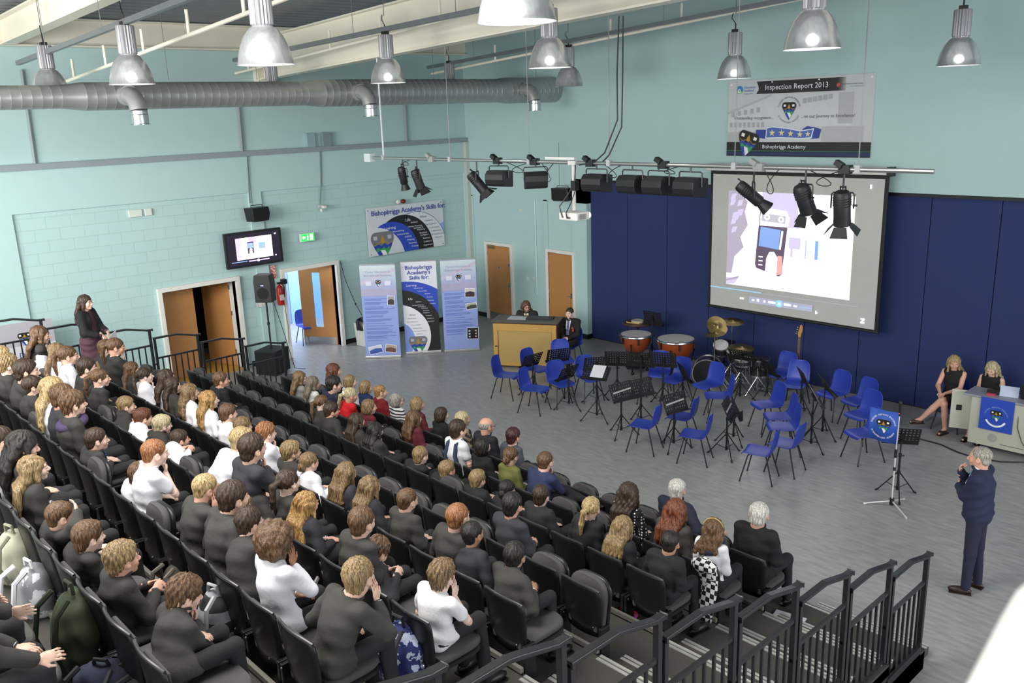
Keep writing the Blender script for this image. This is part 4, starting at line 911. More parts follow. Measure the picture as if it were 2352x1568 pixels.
# television
TVX=.12; r=empty('television',(TVX,-6.44,2.72),0,'wall television showing the same bright video as the screen','television')
tilt=0
b=MB(); b.b2((-.03,-.68,-.39),(.05,.68,.39)); b.build('bezel',DARK,r,bevel=.008)
b=MB(); b.b2((.05,-.62,-.34),(.053,.62,.34)); b.build('display',mat('tv_dark','#241f2c',.3,emit='#2a2436',estr=.35),r)
sh=Sheet((.0535,-.62,-.34),(0,1,0),(0,0,1),r,1.24,.68)
TVW=mat('tv_white','#fff',.5,emit='#fff4ff',estr=1.4); TVL=mat('tv_lilac','#b9a8c8',.5,emit='#bba8cc',estr=1.0); TVB=mat('tv_blue','#7f9fd8',.5,emit='#8aa6e4',estr=.9); TVD=mat('tv_plum','#4a3a58',.5,emit='#54406a',estr=.6)
sh.rect(.18,.12,1.05,.60,TVW,'picture'); sh.poly([(.18,.12),(.30,.14),(.24,.3),(.32,.45),(.28,.6),(.18,.6)],TVL,'picture'); sh.rect(.48,.44,.66,.6,TVL,'picture'); sh.rect(.45,.24,.60,.5,TVD,'picture'); sh.rect(.46,.36,.585,.47,TVB,'picture'); sh.rect(.72,.32,.88,.46,TVB,'picture'); sh.poly([(.49,.22),(.56,.22),(.56,.34),(.52,.36),(.49,.32)],TVW,'picture')
sh.rect(.05,.075,.42,.09,TVB,'progress_bar'); sh.rect(.45,.06,.95,.085,TVL,'player_controls'); sh.ring((.68,.072),0,.03,0,360,TVW,16,'player_controls'); sh.rect(1.12,.6,1.16,.63,TVW,'player_controls'); sh.rect(1.1,.12,1.13,.145,TVW,'player_controls'); sh.finish()
b=MB(); b.b2((-.12,-.15,-.12),(-.03,.15,.12)); b.build('bracket',DARK,r)
# speaker on stand with sub below
sx,sy=.80,-6.62
r=empty('loudspeaker',(sx,sy,1.63),.75,'black loudspeaker on a pole stand between the two doorways','speaker')
b=MB(); b.prism([(-.19,.0),(-.13,-.0),(.13,.0),(.19,0),(.19,.45),(.17,.60),(-.17,.60),(-.19,.45)],(0,.15,0),(1,0,0),(0,0,1),.30); b.build('cabinet',DARK,r,bevel=.015)
b=MB(); b.disc((0,-.153,.2),.13,24,rotx(math.pi/2)); b.build('woofer_grille',mat('speaker_grille','#0e0e10',.8),r); b=MB(); b.b2((-.03,-.156,.37),(.03,-.153,.385)); b.build('indicator_light',mat('blue_led','#8fb0ff',.3,emit='#88aaff',estr=4),r)
r=empty('speaker_pole',(sx,sy,0),0,'black pole rising from the bass cabinet to the loudspeaker','stand'); b=MB(); b.tube([(0,0,.55),(0,0,1.66)],.019,12); b.tube([(0,0,1.1),(0,0,1.16)],.03,12); b.build('pole',DARK,r,smooth=True)
b=MB(); b.tube([(.06,.1,1.8),(.12,.28,.9),(.2,.42,.05),(.35,.6,.02)],.008,6); b.build('lead',DARK,r,smooth=True)
r=empty('bass_cabinet',(sx,sy,0),.5,'black bass speaker cabinet on the floor under the pole','speaker'); b=MB(); b.b2((-.26,-.28,.03),(.26,.28,.56)); b.build('cabinet',mat('sub_black','#101013',.6),r,bevel=.01); b=MB(); b.b2((-.23,-.285,.06),(.23,-.282,.53)); b.build('grille',mat('speaker_grille','#0e0e10',.8),r)
b=MB()
for x in (-.2,.2):
    for y in (-.2,.2): b.tube([(x,y,0),(x,y,.03)],.02,8)
b.build('foot',DARK,r)
# ================================================================ posters, banners, screen
def sdisc(sh,c,r,m,name='print',n=56):
    pts=sh.clip([(c[0]+r*math.cos(2*math.pi*i/n),c[1]+r*math.sin(2*math.pi*i/n)) for i in range(n)])
    if len(pts)>2: sh.poly(pts,m,name)
PW=simple('#ccd2d8',.55); PBL=simple('#2847b4',.5); PK=simple('#17171a',.5); PT=simple('#e6eaf2',.5); PNAVY=simple('#34449a',.5); PG=simple('#6c7684',.5)
r=empty('skills_poster',(.0,-3.33,2.08),0,'wide skills poster with overlapping blue, black and white arcs on the left wall','poster')
b=MB(); b.b2((.0,0,0),(.02,2.4,1.2)); b.build('panel',PW,r)
sh=Sheet((.0205,0,0),(0,1,0),(0,0,1),r,2.4,1.2)
sh.poly([(2.2,.32),(2.4,.1),(2.4,.62),(2.3,.6)],simple('#8fa4dc',.5)); sdisc(sh,(1.48,0),.985,PNAVY,'arc'); sdisc(sh,(1.48,0),.972,simple('#d6dbe0',.5),'arc')
sdisc(sh,(1.07,-.02),.96,PK,'arc'); sdisc(sh,(.69,-.05),.85,PBL,'arc'); sdisc(sh,(.2,-.2),.9,simple('#cfd4da',.55),'arc'); sh.crest(.42,.20,.80,fade=True)
sh.text("Bishopbriggs Academy's Skills for:",.13,1.0,.172,PNAVY,bold=.003)
sh.text('Learning',.50,.62,.10,PT); sh.text('Life',1.16,.76,.11,PT); sh.text('Work',1.62,.80,.09,simple('#5a6c8c',.5))
for i,(t,x,z) in enumerate((('Remembering',.74,.53),('Understanding',.87,.44),('Applying',1.1,.36),('Analysing',1.17,.27),('Evaluating',1.22,.18),('Creating',1.30,.09))): sh.text(t,x,z,.062,PT)
for t,x,z in (('Ambition',1.32,.70),('Literacy, Numeracy',1.22,.60),('and Health &',1.40,.545),('Well Being',1.50,.49),('Emotional',1.58,.40),('Intelligence',1.60,.34),('Resilience',1.68,.25),('Confidence',1.69,.16),('Organisation',1.68,.07)): sh.text(t,x,z,.058,PT)
for t,x,z in (('Employability',1.76,.70),('Time Management',1.76,.60),('Communication',1.9,.50),('Problem Solving',1.95,.41),('Working with Others',1.95,.32),('Enterprise',2.08,.23)): sh.text(t,x,z,.052,simple('#5a6c8c',.5))
sh.finish()
b=MB()
for y,z in ((.05,.05),(.05,1.14),(2.35,.05),(2.35,1.14)): b.tube([(.02,y,z),(.026,y,z)],.014,8)
b.build('fixing_screw',simple('#6a5040'),r)
r=empty('inspection_banner',(8.1,0,4.46),0,'large banner on the back wall headed Inspection Report 2013','banner')
b=MB(); b.b2((0,-.02,0),(2.95,-.002,1.44)); b.build('panel',simple('#bfc3c6',.5),r)
sh=Sheet((0,-.0205,0),(1,0,0),(0,0,1),r,2.95,1.44)
fb=simple('#b0b3b5',.6); fb2=simple('#a6aaac',.6); fb3=simple('#c6cacc',.6)
sh.poly([(.0,.85),(.95,1.16),(2.55,1.16),(2.55,.27),(0,.27)],fb3,'photo'); sh.poly([(0,.85),(.95,1.16),(.95,1.12),(0,.80)],fb,'photo'); sh.rect(0,.27,.65,.46,fb,'photo'); sh.rect(2.0,.27,2.8,.55,fb,'photo'); sh.rect(2.3,.6,2.58,1.14,fb,'photo')
for i in range(8): sh.rect(.05+.1*i,.55,.11+.1*i,.64,fb2,'photo',lay=8); 
for i in range(6): sh.rect(1.6+.1*i,.97+.012*i,1.68+.1*i,1.06+.012*i,fb2,'photo',lay=8)
for i in range(5): sh.rect(.08+.14*i,.75+.02*i,.15+.14*i,.84+.02*i,fb2,'photo',lay=8)
sh.lay=9
sh.poly([(.62,1.40),(.66,1.32),(.67,1.25),(.62,1.17),(2.25,1.17),(2.25,1.40)],PK,'title_band')
for i in range(8): sh.rect(2.25+.02*i,1.17,2.27+.02*i,1.40,simple('#%02x%02x%02x'%((26+19*i,)*3),.5),'title_band',lay=10)
sh.text('Inspection Report 2013',.80,1.24,.135,PT); sh.text('Outstanding recognition...',.15,.70,.082,simple('#4a4e52',.5)); sh.text('...on our Journey to Excellence!',1.58,.71,.082,simple('#4a4e52',.5))
sdisc(sh,(.25,1.26),.075,simple('#2a7fc0',.5),'logo'); sh.poly([(.18,1.24),(.32,1.24),(.30,1.2),(.25,1.185),(.2,1.2)],simple('#6fc04a',.5),'logo'); sh.text('e',.205,1.2,.17,PT,name='logo')
sh.text('Education',.35,1.28,.062,simple('#3a78b8',.5)); sh.text('Scotland',.35,1.22,.062,simple('#3a78b8',.5)); sh.text('Foghlam Alba',.35,1.17,.036,simple('#4a90b8',.5))
sdisc(sh,(2.28,1.27),.035,simple('#c04a3a',.5),'logo'); sh.text('East Dunbartonshire Council',2.34,1.27,.036,simple('#5a4a48',.5)); sh.text('www.eastdunbarton.gov.uk',2.5,1.23,.024,simple('#5a4a48',.5))
sh.crest(1.33,.84,.33); sh.arctext('DISCOVER INSPIRING EMPOWERING',(1.33,.86),.215,165,15,.042,PG); sh.arctext('BISHOPBRIGGS ACADEMY',(1.33,.86),.245,205,335,.042,PG,inside=True)
rb=simple('#2c3f92',.5); rb2=simple('#4a63ae',.5)
sh.poly([(.65,.36),(.86,.33),(.86,.50),(.65,.50)],rb,'ribbon'); sh.poly([(1.80,.33),(1.96,.34),(2.0,.50),(1.86,.54),(1.72,.56),(1.62,.50)],rb,'ribbon')
sh.poly([(.86,.34),(1.2,.345),(1.6,.33),(1.82,.34),(1.86,.52),(1.6,.48),(1.3,.53),(1.0,.56),(.88,.54)],PT,'ribbon'); sh.poly([(.88,.355),(1.2,.36),(1.6,.345),(1.80,.355),(1.84,.50),(1.6,.465),(1.3,.515),(1.0,.545),(.89,.525)],rb2,'ribbon')
st=simple('#d8d08c',.5); SL=sh.lay+1
for x,z,q in ((1.0,.44,.07),(1.20,.44,.068),(1.39,.425,.066),(1.58,.41,.062),(1.74,.415,.055)):
    pts=[(x+q*(1 if k%2==0 else .4)*math.sin(k*math.pi/5),z+q*(1 if k%2==0 else .4)*math.cos(k*math.pi/5)) for k in range(10)]; sh.poly(pts[::-1],st,'star',lay=SL)
sh.rect(0,0,2.95,.27,PK,'footer_band'); sh.rect(0,.02,2.95,.085,simple('#1c2a5a',.5),'footer_band'); sh.rect(0,.10,2.95,.108,simple('#2f8a60',.5),'footer_band'); sh.text('Bishopbriggs Academy',.80,.15,.10,PT)
sdisc(sh,(.45,.24),.27,simple('#3a4042',.5),'badge_shadow') if False else None
sh.crest(.46,.22,.52,-.30); sh.finish()
b=MB()
for x,z in ((.06,1.36),(.95,1.38),(1.9,1.38),(2.88,1.38),(.06,.06),(.93,.04),(1.88,.04),(2.88,.06)): b.tube([(x,-.02,z),(x,-.027,z)],.016,8)
b.build('fixing_screw',simple('#f0f0f0'),r)
def rollup(p0,p1,label,kind):
    p0=np.array(p0+(0,),float);p1=np.array(p1+(0,),float); d=p1-p0; w=.82; ang=math.atan2(d[1],d[0]); m=(p0+p1)/2
    r=empty('roll_up_banner',tuple(m),ang,label,'banner'); H=2.14
    b=MB(); b.b2((-w/2-.01,-.06,.0),(w/2+.01,.10,.06)); b.build('base',mat('brushed_aluminium','#c0c2c2',.3,.7),r,bevel=.01); b=MB(); b.b2((-w/2,-.012,H+.05),(w/2,.012,H+.075)); b.build('top_rail',mat('brushed_aluminium','#c0c2c2',.3,.7),r); b=MB(); b.tube([(0,.05,.05),(0,.03,H+.05)],.012,8); b.build('pole',GALV,r)
    b=MB(); b.b2((-w/2,-.004,.06),(w/2,.0,H+.05)); bgc={'blue':'#8fa2dc','skills':'#d6dae4'}[kind]; b.build('print_sheet',simple(bgc,.5),r)
    sh=Sheet((-w/2,-.0045,.06),(1,0,0),(0,0,1),r,w,H-.01)
    if kind=='skills':
        sdisc(sh,(.1,.38),1.30,PBL,'arc'); sdisc(sh,(.0,.14),1.30 if 0 else 1.24,PK,'arc') if False else None
        sdisc(sh,(.02,.33),1.10 if 0 else 1.12,PBL,'arc') if False else None
        sdisc(sh,(-.12,.48),1.01,PK,'arc'); sdisc(sh,(-.15,.38),.76,simple('#dfe2e8',.5),'arc'); sdisc(sh,(-.22,.28),.46,simple('#8098dc',.5),'arc')
        sh.poly([(.58,0),(.82,0),(.82,.75),(.76,.75),(.66,.4)],PK,'arc')
        sh.crest(.30,.12,.50,fade=True)
        for t,z in (('Bishopbriggs',1.96),("Academy's",1.84),('Skills for:',1.72)): sh.text(t,w/2,z,.125,PNAVY,'CENTER',bold=.002)
        sh.text('Learning',.10,1.56,.07,PT); sh.text('Life',.13,1.24,.07,PT); sh.text('Work',.13,.86,.06,PG)
        for t,x,z in (('Remembering',.28,1.50),('Understanding',.36,1.43),('Applying',.52,1.36),('Analysing',.56,1.28),('Evaluating',.58,1.2),('Creating',.63,1.12)): sh.text(t,x,z,.036,PT)
        for t,x,z in (('Ambition',.30,1.18),('Literacy, Numeracy',.21,1.10),('and Health &',.34,1.06),('Well Being',.42,1.02),('Emotional',.46,.96),('Intelligence',.46,.91),('Resilience',.52,.84),('Confidence',.54,.77),('Organisation',.53,.70)): sh.text(t,x,z,.034,PT)
        for t,x,z in (('Employability',.10,.79),('Time Management',.07,.71),('Communication',.16,.63),('Problem Solving',.19,.55),('Working with Others',.2,.48),('Enterprise',.27,.41)): sh.text(t,x,z,.034,PG)
    else:
        for i in range(12): sh.rect(0,1.40+.06*i,w,1.46+.06*i,simple('#%02x%02x%02x'%(152+4*i,158+5*i,206+i),.5),'sky_fade',lay=1)
        sh.lay=2; sh.poly([(0,1.75),(.5,1.95),(w,2.08),(w,2.0),(.5,1.86),(0,1.66)],simple('#c0bcd0',.5),'photo_fade'); sh.rect(0,1.42,w,1.58,simple('#a9a6c4',.5),'photo_fade')
        for t,z in (('Career Education at',1.95),('Bishopbriggs Academy',1.87)): sh.text(t,w/2,z,.07,simple('#9092a8',.5),'CENTER')
        sdisc(sh,(w/2,1.70),.105,simple('#b4b4d0',.5),'badge'); sh.crest(w/2,1.70,.16)
        for x in (.12,.56): sh.rect(x,1.66,x+.14,1.76,simple('#d4d6e8',.5),'logo_box')
        lt=simple('#5f70ba',.5); random.seed(3 if kind=='blue' else 4)
        z=1.34
        while z>.32:
            for k in range(random.choice((1,2,2,3))):
                if z<.32: break
                sh.rect(.06,z,.06+random.uniform(.35,.70),z+.012,lt,'small_text',lay=12); z-=.026
            z-=.028
        sh.lay=13
        def ph(x,z,pw,phh,a,cols):
            ca,sa=math.cos(a),math.sin(a); T=lambda q:[(x+u*ca-v*sa,z+u*sa+v*ca) for u,v in q]; fr=.012
            sh.poly(T([(-pw/2-fr,-phh/2-fr),(pw/2+fr,-phh/2-fr),(pw/2+fr,phh/2+fr),(-pw/2-fr,phh/2+fr)]),PT,'photo_print'); sh.poly(T([(-pw/2,-phh/2),(pw/2,-phh/2),(pw/2,phh/2),(-pw/2,phh/2)]),simple(cols[0],.5),'photo_print'); sh.poly(T([(-pw/2,-phh/2),(pw/2,-phh/2),(pw/2,phh*.05),(0,phh*.2),(-pw/2,phh*.0)]),simple(cols[1],.5),'photo_print')
        if label.startswith('left'): ph(.68,1.30,.15,.2,-.05,('#9a9a9c','#3c3a3c')); ph(.24,.14,.30,.17,.2,('#d0d4e4','#3c56a8')); ph(.60,.16,.24,.17,-.15,('#b0a090','#6a4a42'))
        else: ph(.66,1.34,.22,.19,-.06,('#c8c0bc','#3a2a28')); ph(.68,1.02,.24,.13,.15,('#a8a890','#3c4038')); ph(.68,.36,.26,.26,-.03,('#2a2a36','#15151c'))
        for i in range(3):
            if not label.startswith('left'): sh.rect(.585,.27+.07*i,.625,.30+.07*i,PT,'photo_print',lay=40); sh.rect(.735,.27+.07*i,.775,.30+.07*i,simple('#d8c8a0',.5),'photo_print',lay=40)
    sh.finish(); return r
rollup((1.42,-4.56),(1.99,-3.99),'left pale blue roll-up banner with a crest and small text, beside the bin','blue')
rollup((1.86,-3.75),(2.37,-3.08),'middle roll-up banner with blue and black arcs headed Skills for','skills')
rollup((2.45,-3.02),(2.92,-2.38),'right pale blue roll-up banner with photo prints down its side','blue')
# small banner behind the left railings
r=empty('roll_up_banner',(.45,-11.35,0),math.pi/2-.1,'grey roll-up banner with a crest standing behind the upper left railing','banner')
b=MB(); b.b2((-.5,-.004,.06),(.5,.0,2.0)); b.build('print_sheet',simple('#c4c6cc',.5),r); b=MB(); b.b2((-.5,-.06,0),(.5,.08,.06)); b.build('base',GALV,r)
sh=Sheet((-.5,-.0045,.06),(1,0,0),(0,0,1),r,1.0,1.94); sh.rect(0,1.5,1,1.94,simple('#a8a6b0',.5)); sh.crest(.5,1.62,.26); sh.text('D',.36,1.28,.14,PNAVY); sh.finish()
# projection screen
r=empty('projection_screen',(7.95,-.3,1.40),0,'large pull-down projection screen with a black border on the blue wall','projection screen')
SWD,SH=3.56,2.77
b=MB(); b.b2((-.03,.0,-.0),(SWD+.03,.012,SH+.02)); b.build('black_border',simple('#101012',.6),r); b=MB(); b.b2((.03,-.002,.04),(SWD-.04,.0,SH-.05)); b.build('fabric',simple('#b9b9b4',.8),r)
b=MB(); b.b2((-.12,-.06,SH+.02),(SWD+.08,.08,SH+.15)); b.build('case',simple('#c9cac6',.5),r,bevel=.01); b=MB(); b.tube([(-.05,0,0),(SWD+.05,0,0)],.022,8); b.build('weight_bar',DARK,r); b=MB(); b.b2((SWD+.0,-.07,SH+.0),(SWD+.1,.09,SH+.16)); b.build('end_cap',DARK,r,bevel=.01)
sh=Sheet((0,-.0025,0),(1,0,0),(0,0,1),r,SWD,SH)
VW=mat('video_white','#fff',.9,emit='#fbf4ff',estr=.95); VL=mat('video_lilac','#b8b0cc',.9,emit='#c6bcd6',estr=.55); VG=mat('video_grey','#a9a2b2',.9,emit='#9c94a6',estr=.5); VB=mat('video_blue','#7a96c8',.9,emit='#7e9cd6',estr=.55); VC=mat('video_cyan','#c8e0f4',.9,emit='#c8e2fa',estr=.7); VD=mat('video_plum','#605466',.9,emit='#5c4c60',estr=.42); VP=mat('video_pink','#d09a98',.9,emit='#d49a96',estr=.6); VGy=mat('video_bar','#c8c8cc',.9,emit='#b8bcd0',estr=.25)
x0,x1,z0,z1=.40,3.02,.52,2.40
sh.rect(x0,z0,x1,z1,VW,'video'); sh.poly([(1.15,1.75),(1.2,2.0),(1.15,2.4),(1.9,2.4),(1.95,1.75)],VL,'video')
sh.poly([(x0,.75),(.52,.75),(.58,1.1),(.78,1.3),(.70,1.5),(.86,1.75),(.78,2.0),(.84,2.2),(.66,2.4),(x0,2.4)],VG,'video')
for i in range(9): 
    a=random.uniform(x0,.62); c=random.uniform(1.2,2.25); sh.poly([(a,c),(a+.10,c+.03),(a+.14,c+.14),(a+.03,c+.12)],VL,'video',lay=4)
sh.lay=5
sh.poly([(x0,.52),(x0,.66),(.66,.68),(.72,.80),(.64,.6),(.58,.54)],VL,'video'); sh.poly([(x0,.585),(.68,.66),(.70,.72),(x0,.62)],VG,'video')
sh.rect(2.0,1.36,2.62,1.62,VC,'video'); sh.rect(2.05,1.12,2.5,1.4,VC,'video'); sh.rect(1.76,1.36,2.0,1.58,VL,'video')
for a,w in ((1.80,.05),(2.3,.06),(2.1,.03)): sh.rect(a,1.2,a+w,1.55,VB if w>.05 else VL,'video')
# hand-held recorder
sh.poly([(1.08,.92),(1.05,1.0),(1.12,2.02),(1.20,2.08),(1.66,2.05),(1.74,1.98),(1.64,.84),(1.58,.80)],VD,'recorder'); sh.poly([(1.12,1.76),(1.14,2.05),(1.22,2.10),(1.68,2.06),(1.75,1.95),(1.73,1.76)],VW,'recorder')
sh.poly([(1.16,1.85),(1.17,2.0),(1.68,1.97),(1.67,1.82)],VGy,'recorder'); sh.ring((1.28,1.93),.03,.06,0,360,VW,14,'recorder'); sh.ring((1.58,1.90),.03,.06,0,360,VW,14,'recorder')
sh.poly([(1.12,1.36),(1.15,1.74),(1.58,1.70),(1.55,1.32)],VB,'recorder'); sh.poly([(1.56,1.33),(1.60,1.69),(1.64,1.68),(1.60,1.32)],VW,'recorder'); sh.poly([(1.28,.84),(1.30,1.14),(1.36,1.26),(1.46,1.27),(1.54,1.16),(1.53,.82)],VW,'thumb'); sh.poly([(1.53,.82),(1.54,1.2),(1.64,1.2),(1.66,.85)],VP,'recorder')
for z in (.98,1.06,1.14): sh.rect(1.13,z,1.22,z+.02,VW,'recorder',lay=20)
sh.lay=21
BL=mat('progress_blue','#8cc0e8',.9,emit='#8cc4f0',estr=.5)
sh.rect(.03,.42,1.22,.437,BL,'progress_bar'); sh.rect(1.22,.42,3.2,.426,VGy,'progress_bar')
PC=mat('controls_grey','#c2c4d8',.9,emit='#a8aed8',estr=.12)
sh.rect(.95,.20,2.32,.33,PC,'player_controls'); sh.ring((1.62,.265),0,.075,0,360,BL,20,'player_controls'); sh.rect(1.60,.235,1.615,.295,VW,'player_controls',lay=30); sh.rect(1.63,.235,1.645,.295,VW,'player_controls',lay=30)
for x,w,h in ((.74,.09,.03),(1.02,.05,.03),(1.13,.05,.05),(1.28,.04,.04),(1.38,.16,.04),(1.72,.15,.04),(1.93,.07,.03)): sh.rect(x,.25,x+w,.25+h,VW,'player_controls',lay=26)
sh.rect(2.05,.262,2.3,.27,BL,'player_controls',lay=26); sh.poly([(2.38,.17),(2.38,.24),(2.43,.19)],VW,'pointer',lay=26); sh.poly([(3.26,.13),(3.34,.13),(3.34,.15),(3.29,.15),(3.34,.20),(3.34,.22),(3.26,.22),(3.26,.20),(3.31,.20),(3.26,.15)],VW,'player_controls',lay=26); sh.rect(3.27,SH-.22,3.30,SH-.15,VW,'player_controls',lay=26)
sh.finish()
# ================================================================ piano, chairs, stands
ang=math.atan2(.73,1.23)
r=empty('upright_piano',(4.905,-2.755,0),ang,'upright piano seen from its pale wooden back near the blue panels','piano')
PWD=mat('dark_mahogany','#3a2620',.35,kind='wood',col2='#4a3028'); PY=mat('pale_pine','#ac8540',.5,kind='wood',col2='#bf9750'); PF=mat('piano_cloth','#a98f58',.85,noise=.08,nscale=60,bump=.1,bscale=200)
b=MB(); b.b2((-.72,.03,.04),(.72,.56,1.02)); b.build('case',PWD,r,bevel=.006); b=MB(); b.b2((-.75,-.02,1.02),(.75,.60,1.06)); b.build('lid',simple('#4c4540',.4),r,bevel=.006)
b=MB(); b.b2((-.71,0,.05),(-.61,.05,1.0)); b.b2((.61,0,.05),(.71,.05,1.0)); b.b2((-.61,0,.84),(.61,.05,1.0)); b.b2((-.61,0,.05),(.61,.05,.13)); b.build('back_frame',PY,r,bevel=.004); b=MB(); b.b2((-.60,.02,.13),(.60,.03,.84)); b.build('back_cloth',PF,r)
b=MB(); b.b2((-.62,.56,.60),(.62,.82,.72)); b.build('key_bed',PWD,r); b=MB(); b.b2((-.6,.58,.72),(.6,.76,.735)); b.build('keys',simple('#e2ded0'),r); b=MB(); b.tube([(-.66,.0,.48),(-.66,-.04,.5),(-.62,-.04,.5)],.012,6); b.build('handle',DARK,r)
b=MB(); 
for x in (-.66,.66): 
    for y in (.1,.5): b.tube([(x-.015,y,.03),(x+.015,y,.03)],.03,12)
b.build('castor',DARK,r)
p=phit((1205,728),2,1.09)
b=MB(); b.b2((-.21,-.15,0),(.21,.15,.006)); o=b.build('sheet_music',simple('#c8ccd0'),loc=(4.55,-2.60,1.062),rz=ang); tag(o,'white sheet lying on the left of the piano lid','paper')
b=MB(); b.b2((-.30,-.12,0),(.30,.12,.02)); o=b.build('black_folder',DARK,loc=(4.95,-2.30,1.062),rz=ang+.05); tag(o,'long black folder on the piano lid in front of the pianist','folder')
CB=mat('blue_polypropylene','#2a40a6',.38,noise=.05,nscale=20)
CHAIR=[None]
def bluechair(x,y,rz,label):
    if CHAIR[0] is None:
        r=empty('plastic_chair',(0,0,0),0,'','chair','blue plastic chairs')
        prof=[(.235,.405,.185),(.225,.435,.195),(.18,.447,.205),(.05,.437,.215),(-.10,.43,.215),(-.165,.44,.213),(-.20,.475,.210),(-.222,.53,.207),(-.24,.62,.205),(-.255,.71,.198),(-.262,.77,.185),(-.265,.81,.15),(-.266,.825,.11)]
        us=np.linspace(-1,1,11); vs=[];fs=[]
        for k,(y_,z_,w_) in enumerate(prof):
            for u in us:
                cx=u*w_; e=abs(u)**3
                if k<6: vs.append((cx,y_,z_+.018*e))
                else: vs.append((cx,y_+.028*e+.0,z_))
        n=len(us)
        for k in range(len(prof)-1):
            for j in range(n-1): fs.append((k*n+j,k*n+j+1,(k+1)*n+j+1,(k+1)*n+j))
        b=MB(); b.add(vs,fs); o=b.build('seat_shell',CB,r,smooth=True,ang=80); m=o.modifiers.new('thickness','SOLIDIFY'); m.thickness=.012; m.offset=0; m=o.modifiers.new('sub','SUBSURF'); m.levels=1; m.render_levels=1
        for sx in (-1,1):
            for (ya,yb) in ((.12,.23),(-.12,-.25)):
                b=MB(); b.tube([(sx*.12,ya,.425),(sx*.155,ya+ (yb-ya)*.15,.40),(sx*.215,yb,.01)],.011,8); b.tube([(sx*.2145,yb,.012),(sx*.2155,yb,0)],.014,8); b.build('leg',mat('chair_leg_steel','#34363a',.35,.5),r,smooth=True)
        b=MB(); b.tube([(-.13,.12,.42),(.13,.12,.42)],.010,8); b.tube([(-.13,-.12,.42),(.13,-.12,.42)],.010,8); b.build('seat_frame',mat('chair_leg_steel','#34363a',.35,.5),r)
        CHAIR[0]=r
    else: r=copy_tree(CHAIR[0])
    r.location=(x,y,0); r.rotation_euler=(0,0,rz); r['label']=label; return r
def chair_px(seat,back,label,dr=0):
    s=phit(seat,2,.44); bk=phit(back,2,.66); d=(s-bk)[:2]; d/=np.linalg.norm(d); rz=math.atan2(d[1],d[0])-math.pi/2+dr; bluechair(s[0],s[1],rz,label)
BCH=[((1163,862),(1148,833),'blue plastic chair in front of the left edge of the piano, facing right'),
((1227,893),(1205,864),'nearest blue plastic chair in front of the piano, legs crossed by a music stand base'),
((1229,846),(1211,820),'blue plastic chair close against the middle of the piano back'),
((1288,878),(1280,848),'blue plastic chair at the right end of the piano, behind two stand desks'),
((1292,826),(1284,803),'blue plastic chair at the piano corner with only its top rim showing'),
((1353,866),(1362,838),'blue plastic chair under the stand holding a white sheet'),
((1514,856),(1525,825),'blue plastic chair below the right timpani, behind black stands'),
((1553,870),(1582,843),'blue plastic chair beside the bass drum, in front of the timpani'),
((1627,883),(1651,859),'blue plastic chair directly in front of the drum kit'),
((1651,909),(1685,892),'blue plastic chair turned side on, below the chair by the drum kit'),
((1480,975),(1514,955),'blue plastic chair at the front left of the right hand group, seen from behind'),
((1566,957),(1592,935),'blue plastic chair half hidden behind a stand with a silver strip'),
((1596,998),(1634,976),'blue plastic chair nearest the audience in the middle of the floor'),
((1763,929),(1795,907),'blue plastic chair alone beyond the row of overlapping blue chairs'),
((1791,957),(1823,938),'blue plastic chair at the back of the overlapping row of four'),
((1798,980),(1838,960),'blue plastic chair second from the back of the overlapping row'),
((1804,1019),(1833,1000),'blue plastic chair third in the overlapping row, its curved back facing us'),
((1745,1036),(1782,1022),'blue plastic chair nearest the camera with long splayed legs'),
((1796,858),(1811,836),'blue plastic chair against the blue wall left of the guitar'),
((1828,880),(1853,856),'blue plastic chair in front of the bass guitar'),
((1913,903),(1939,880),'blue plastic chair by the wall right of the guitar'),
((1972,921),(2003,897),'blue plastic chair by the wall, behind the one next to the flag'),
((1981,952),(2015,926),'blue plastic chair just behind the blue flag'),
((1984,995),(2016,972),'blue plastic chair partly covered by the blue flag')]
PHI=[-65,-60,-45,-25,-10,-20,15,45,55,95,120,120,115,75,92,95,130,120,45,30,60,65,60,75]   # turn of each chair away from facing the seating corner
for q_,(s_,b_,l_) in enumerate(BCH):
    p_=phit(s_,2,.44); bluechair(p_[0],p_[1],3.96-math.radians(PHI[q_]),l_)
bluechair(-.95,-4.72,-math.pi/2-.15,'blue plastic chair in the bright corridor beyond the open door')
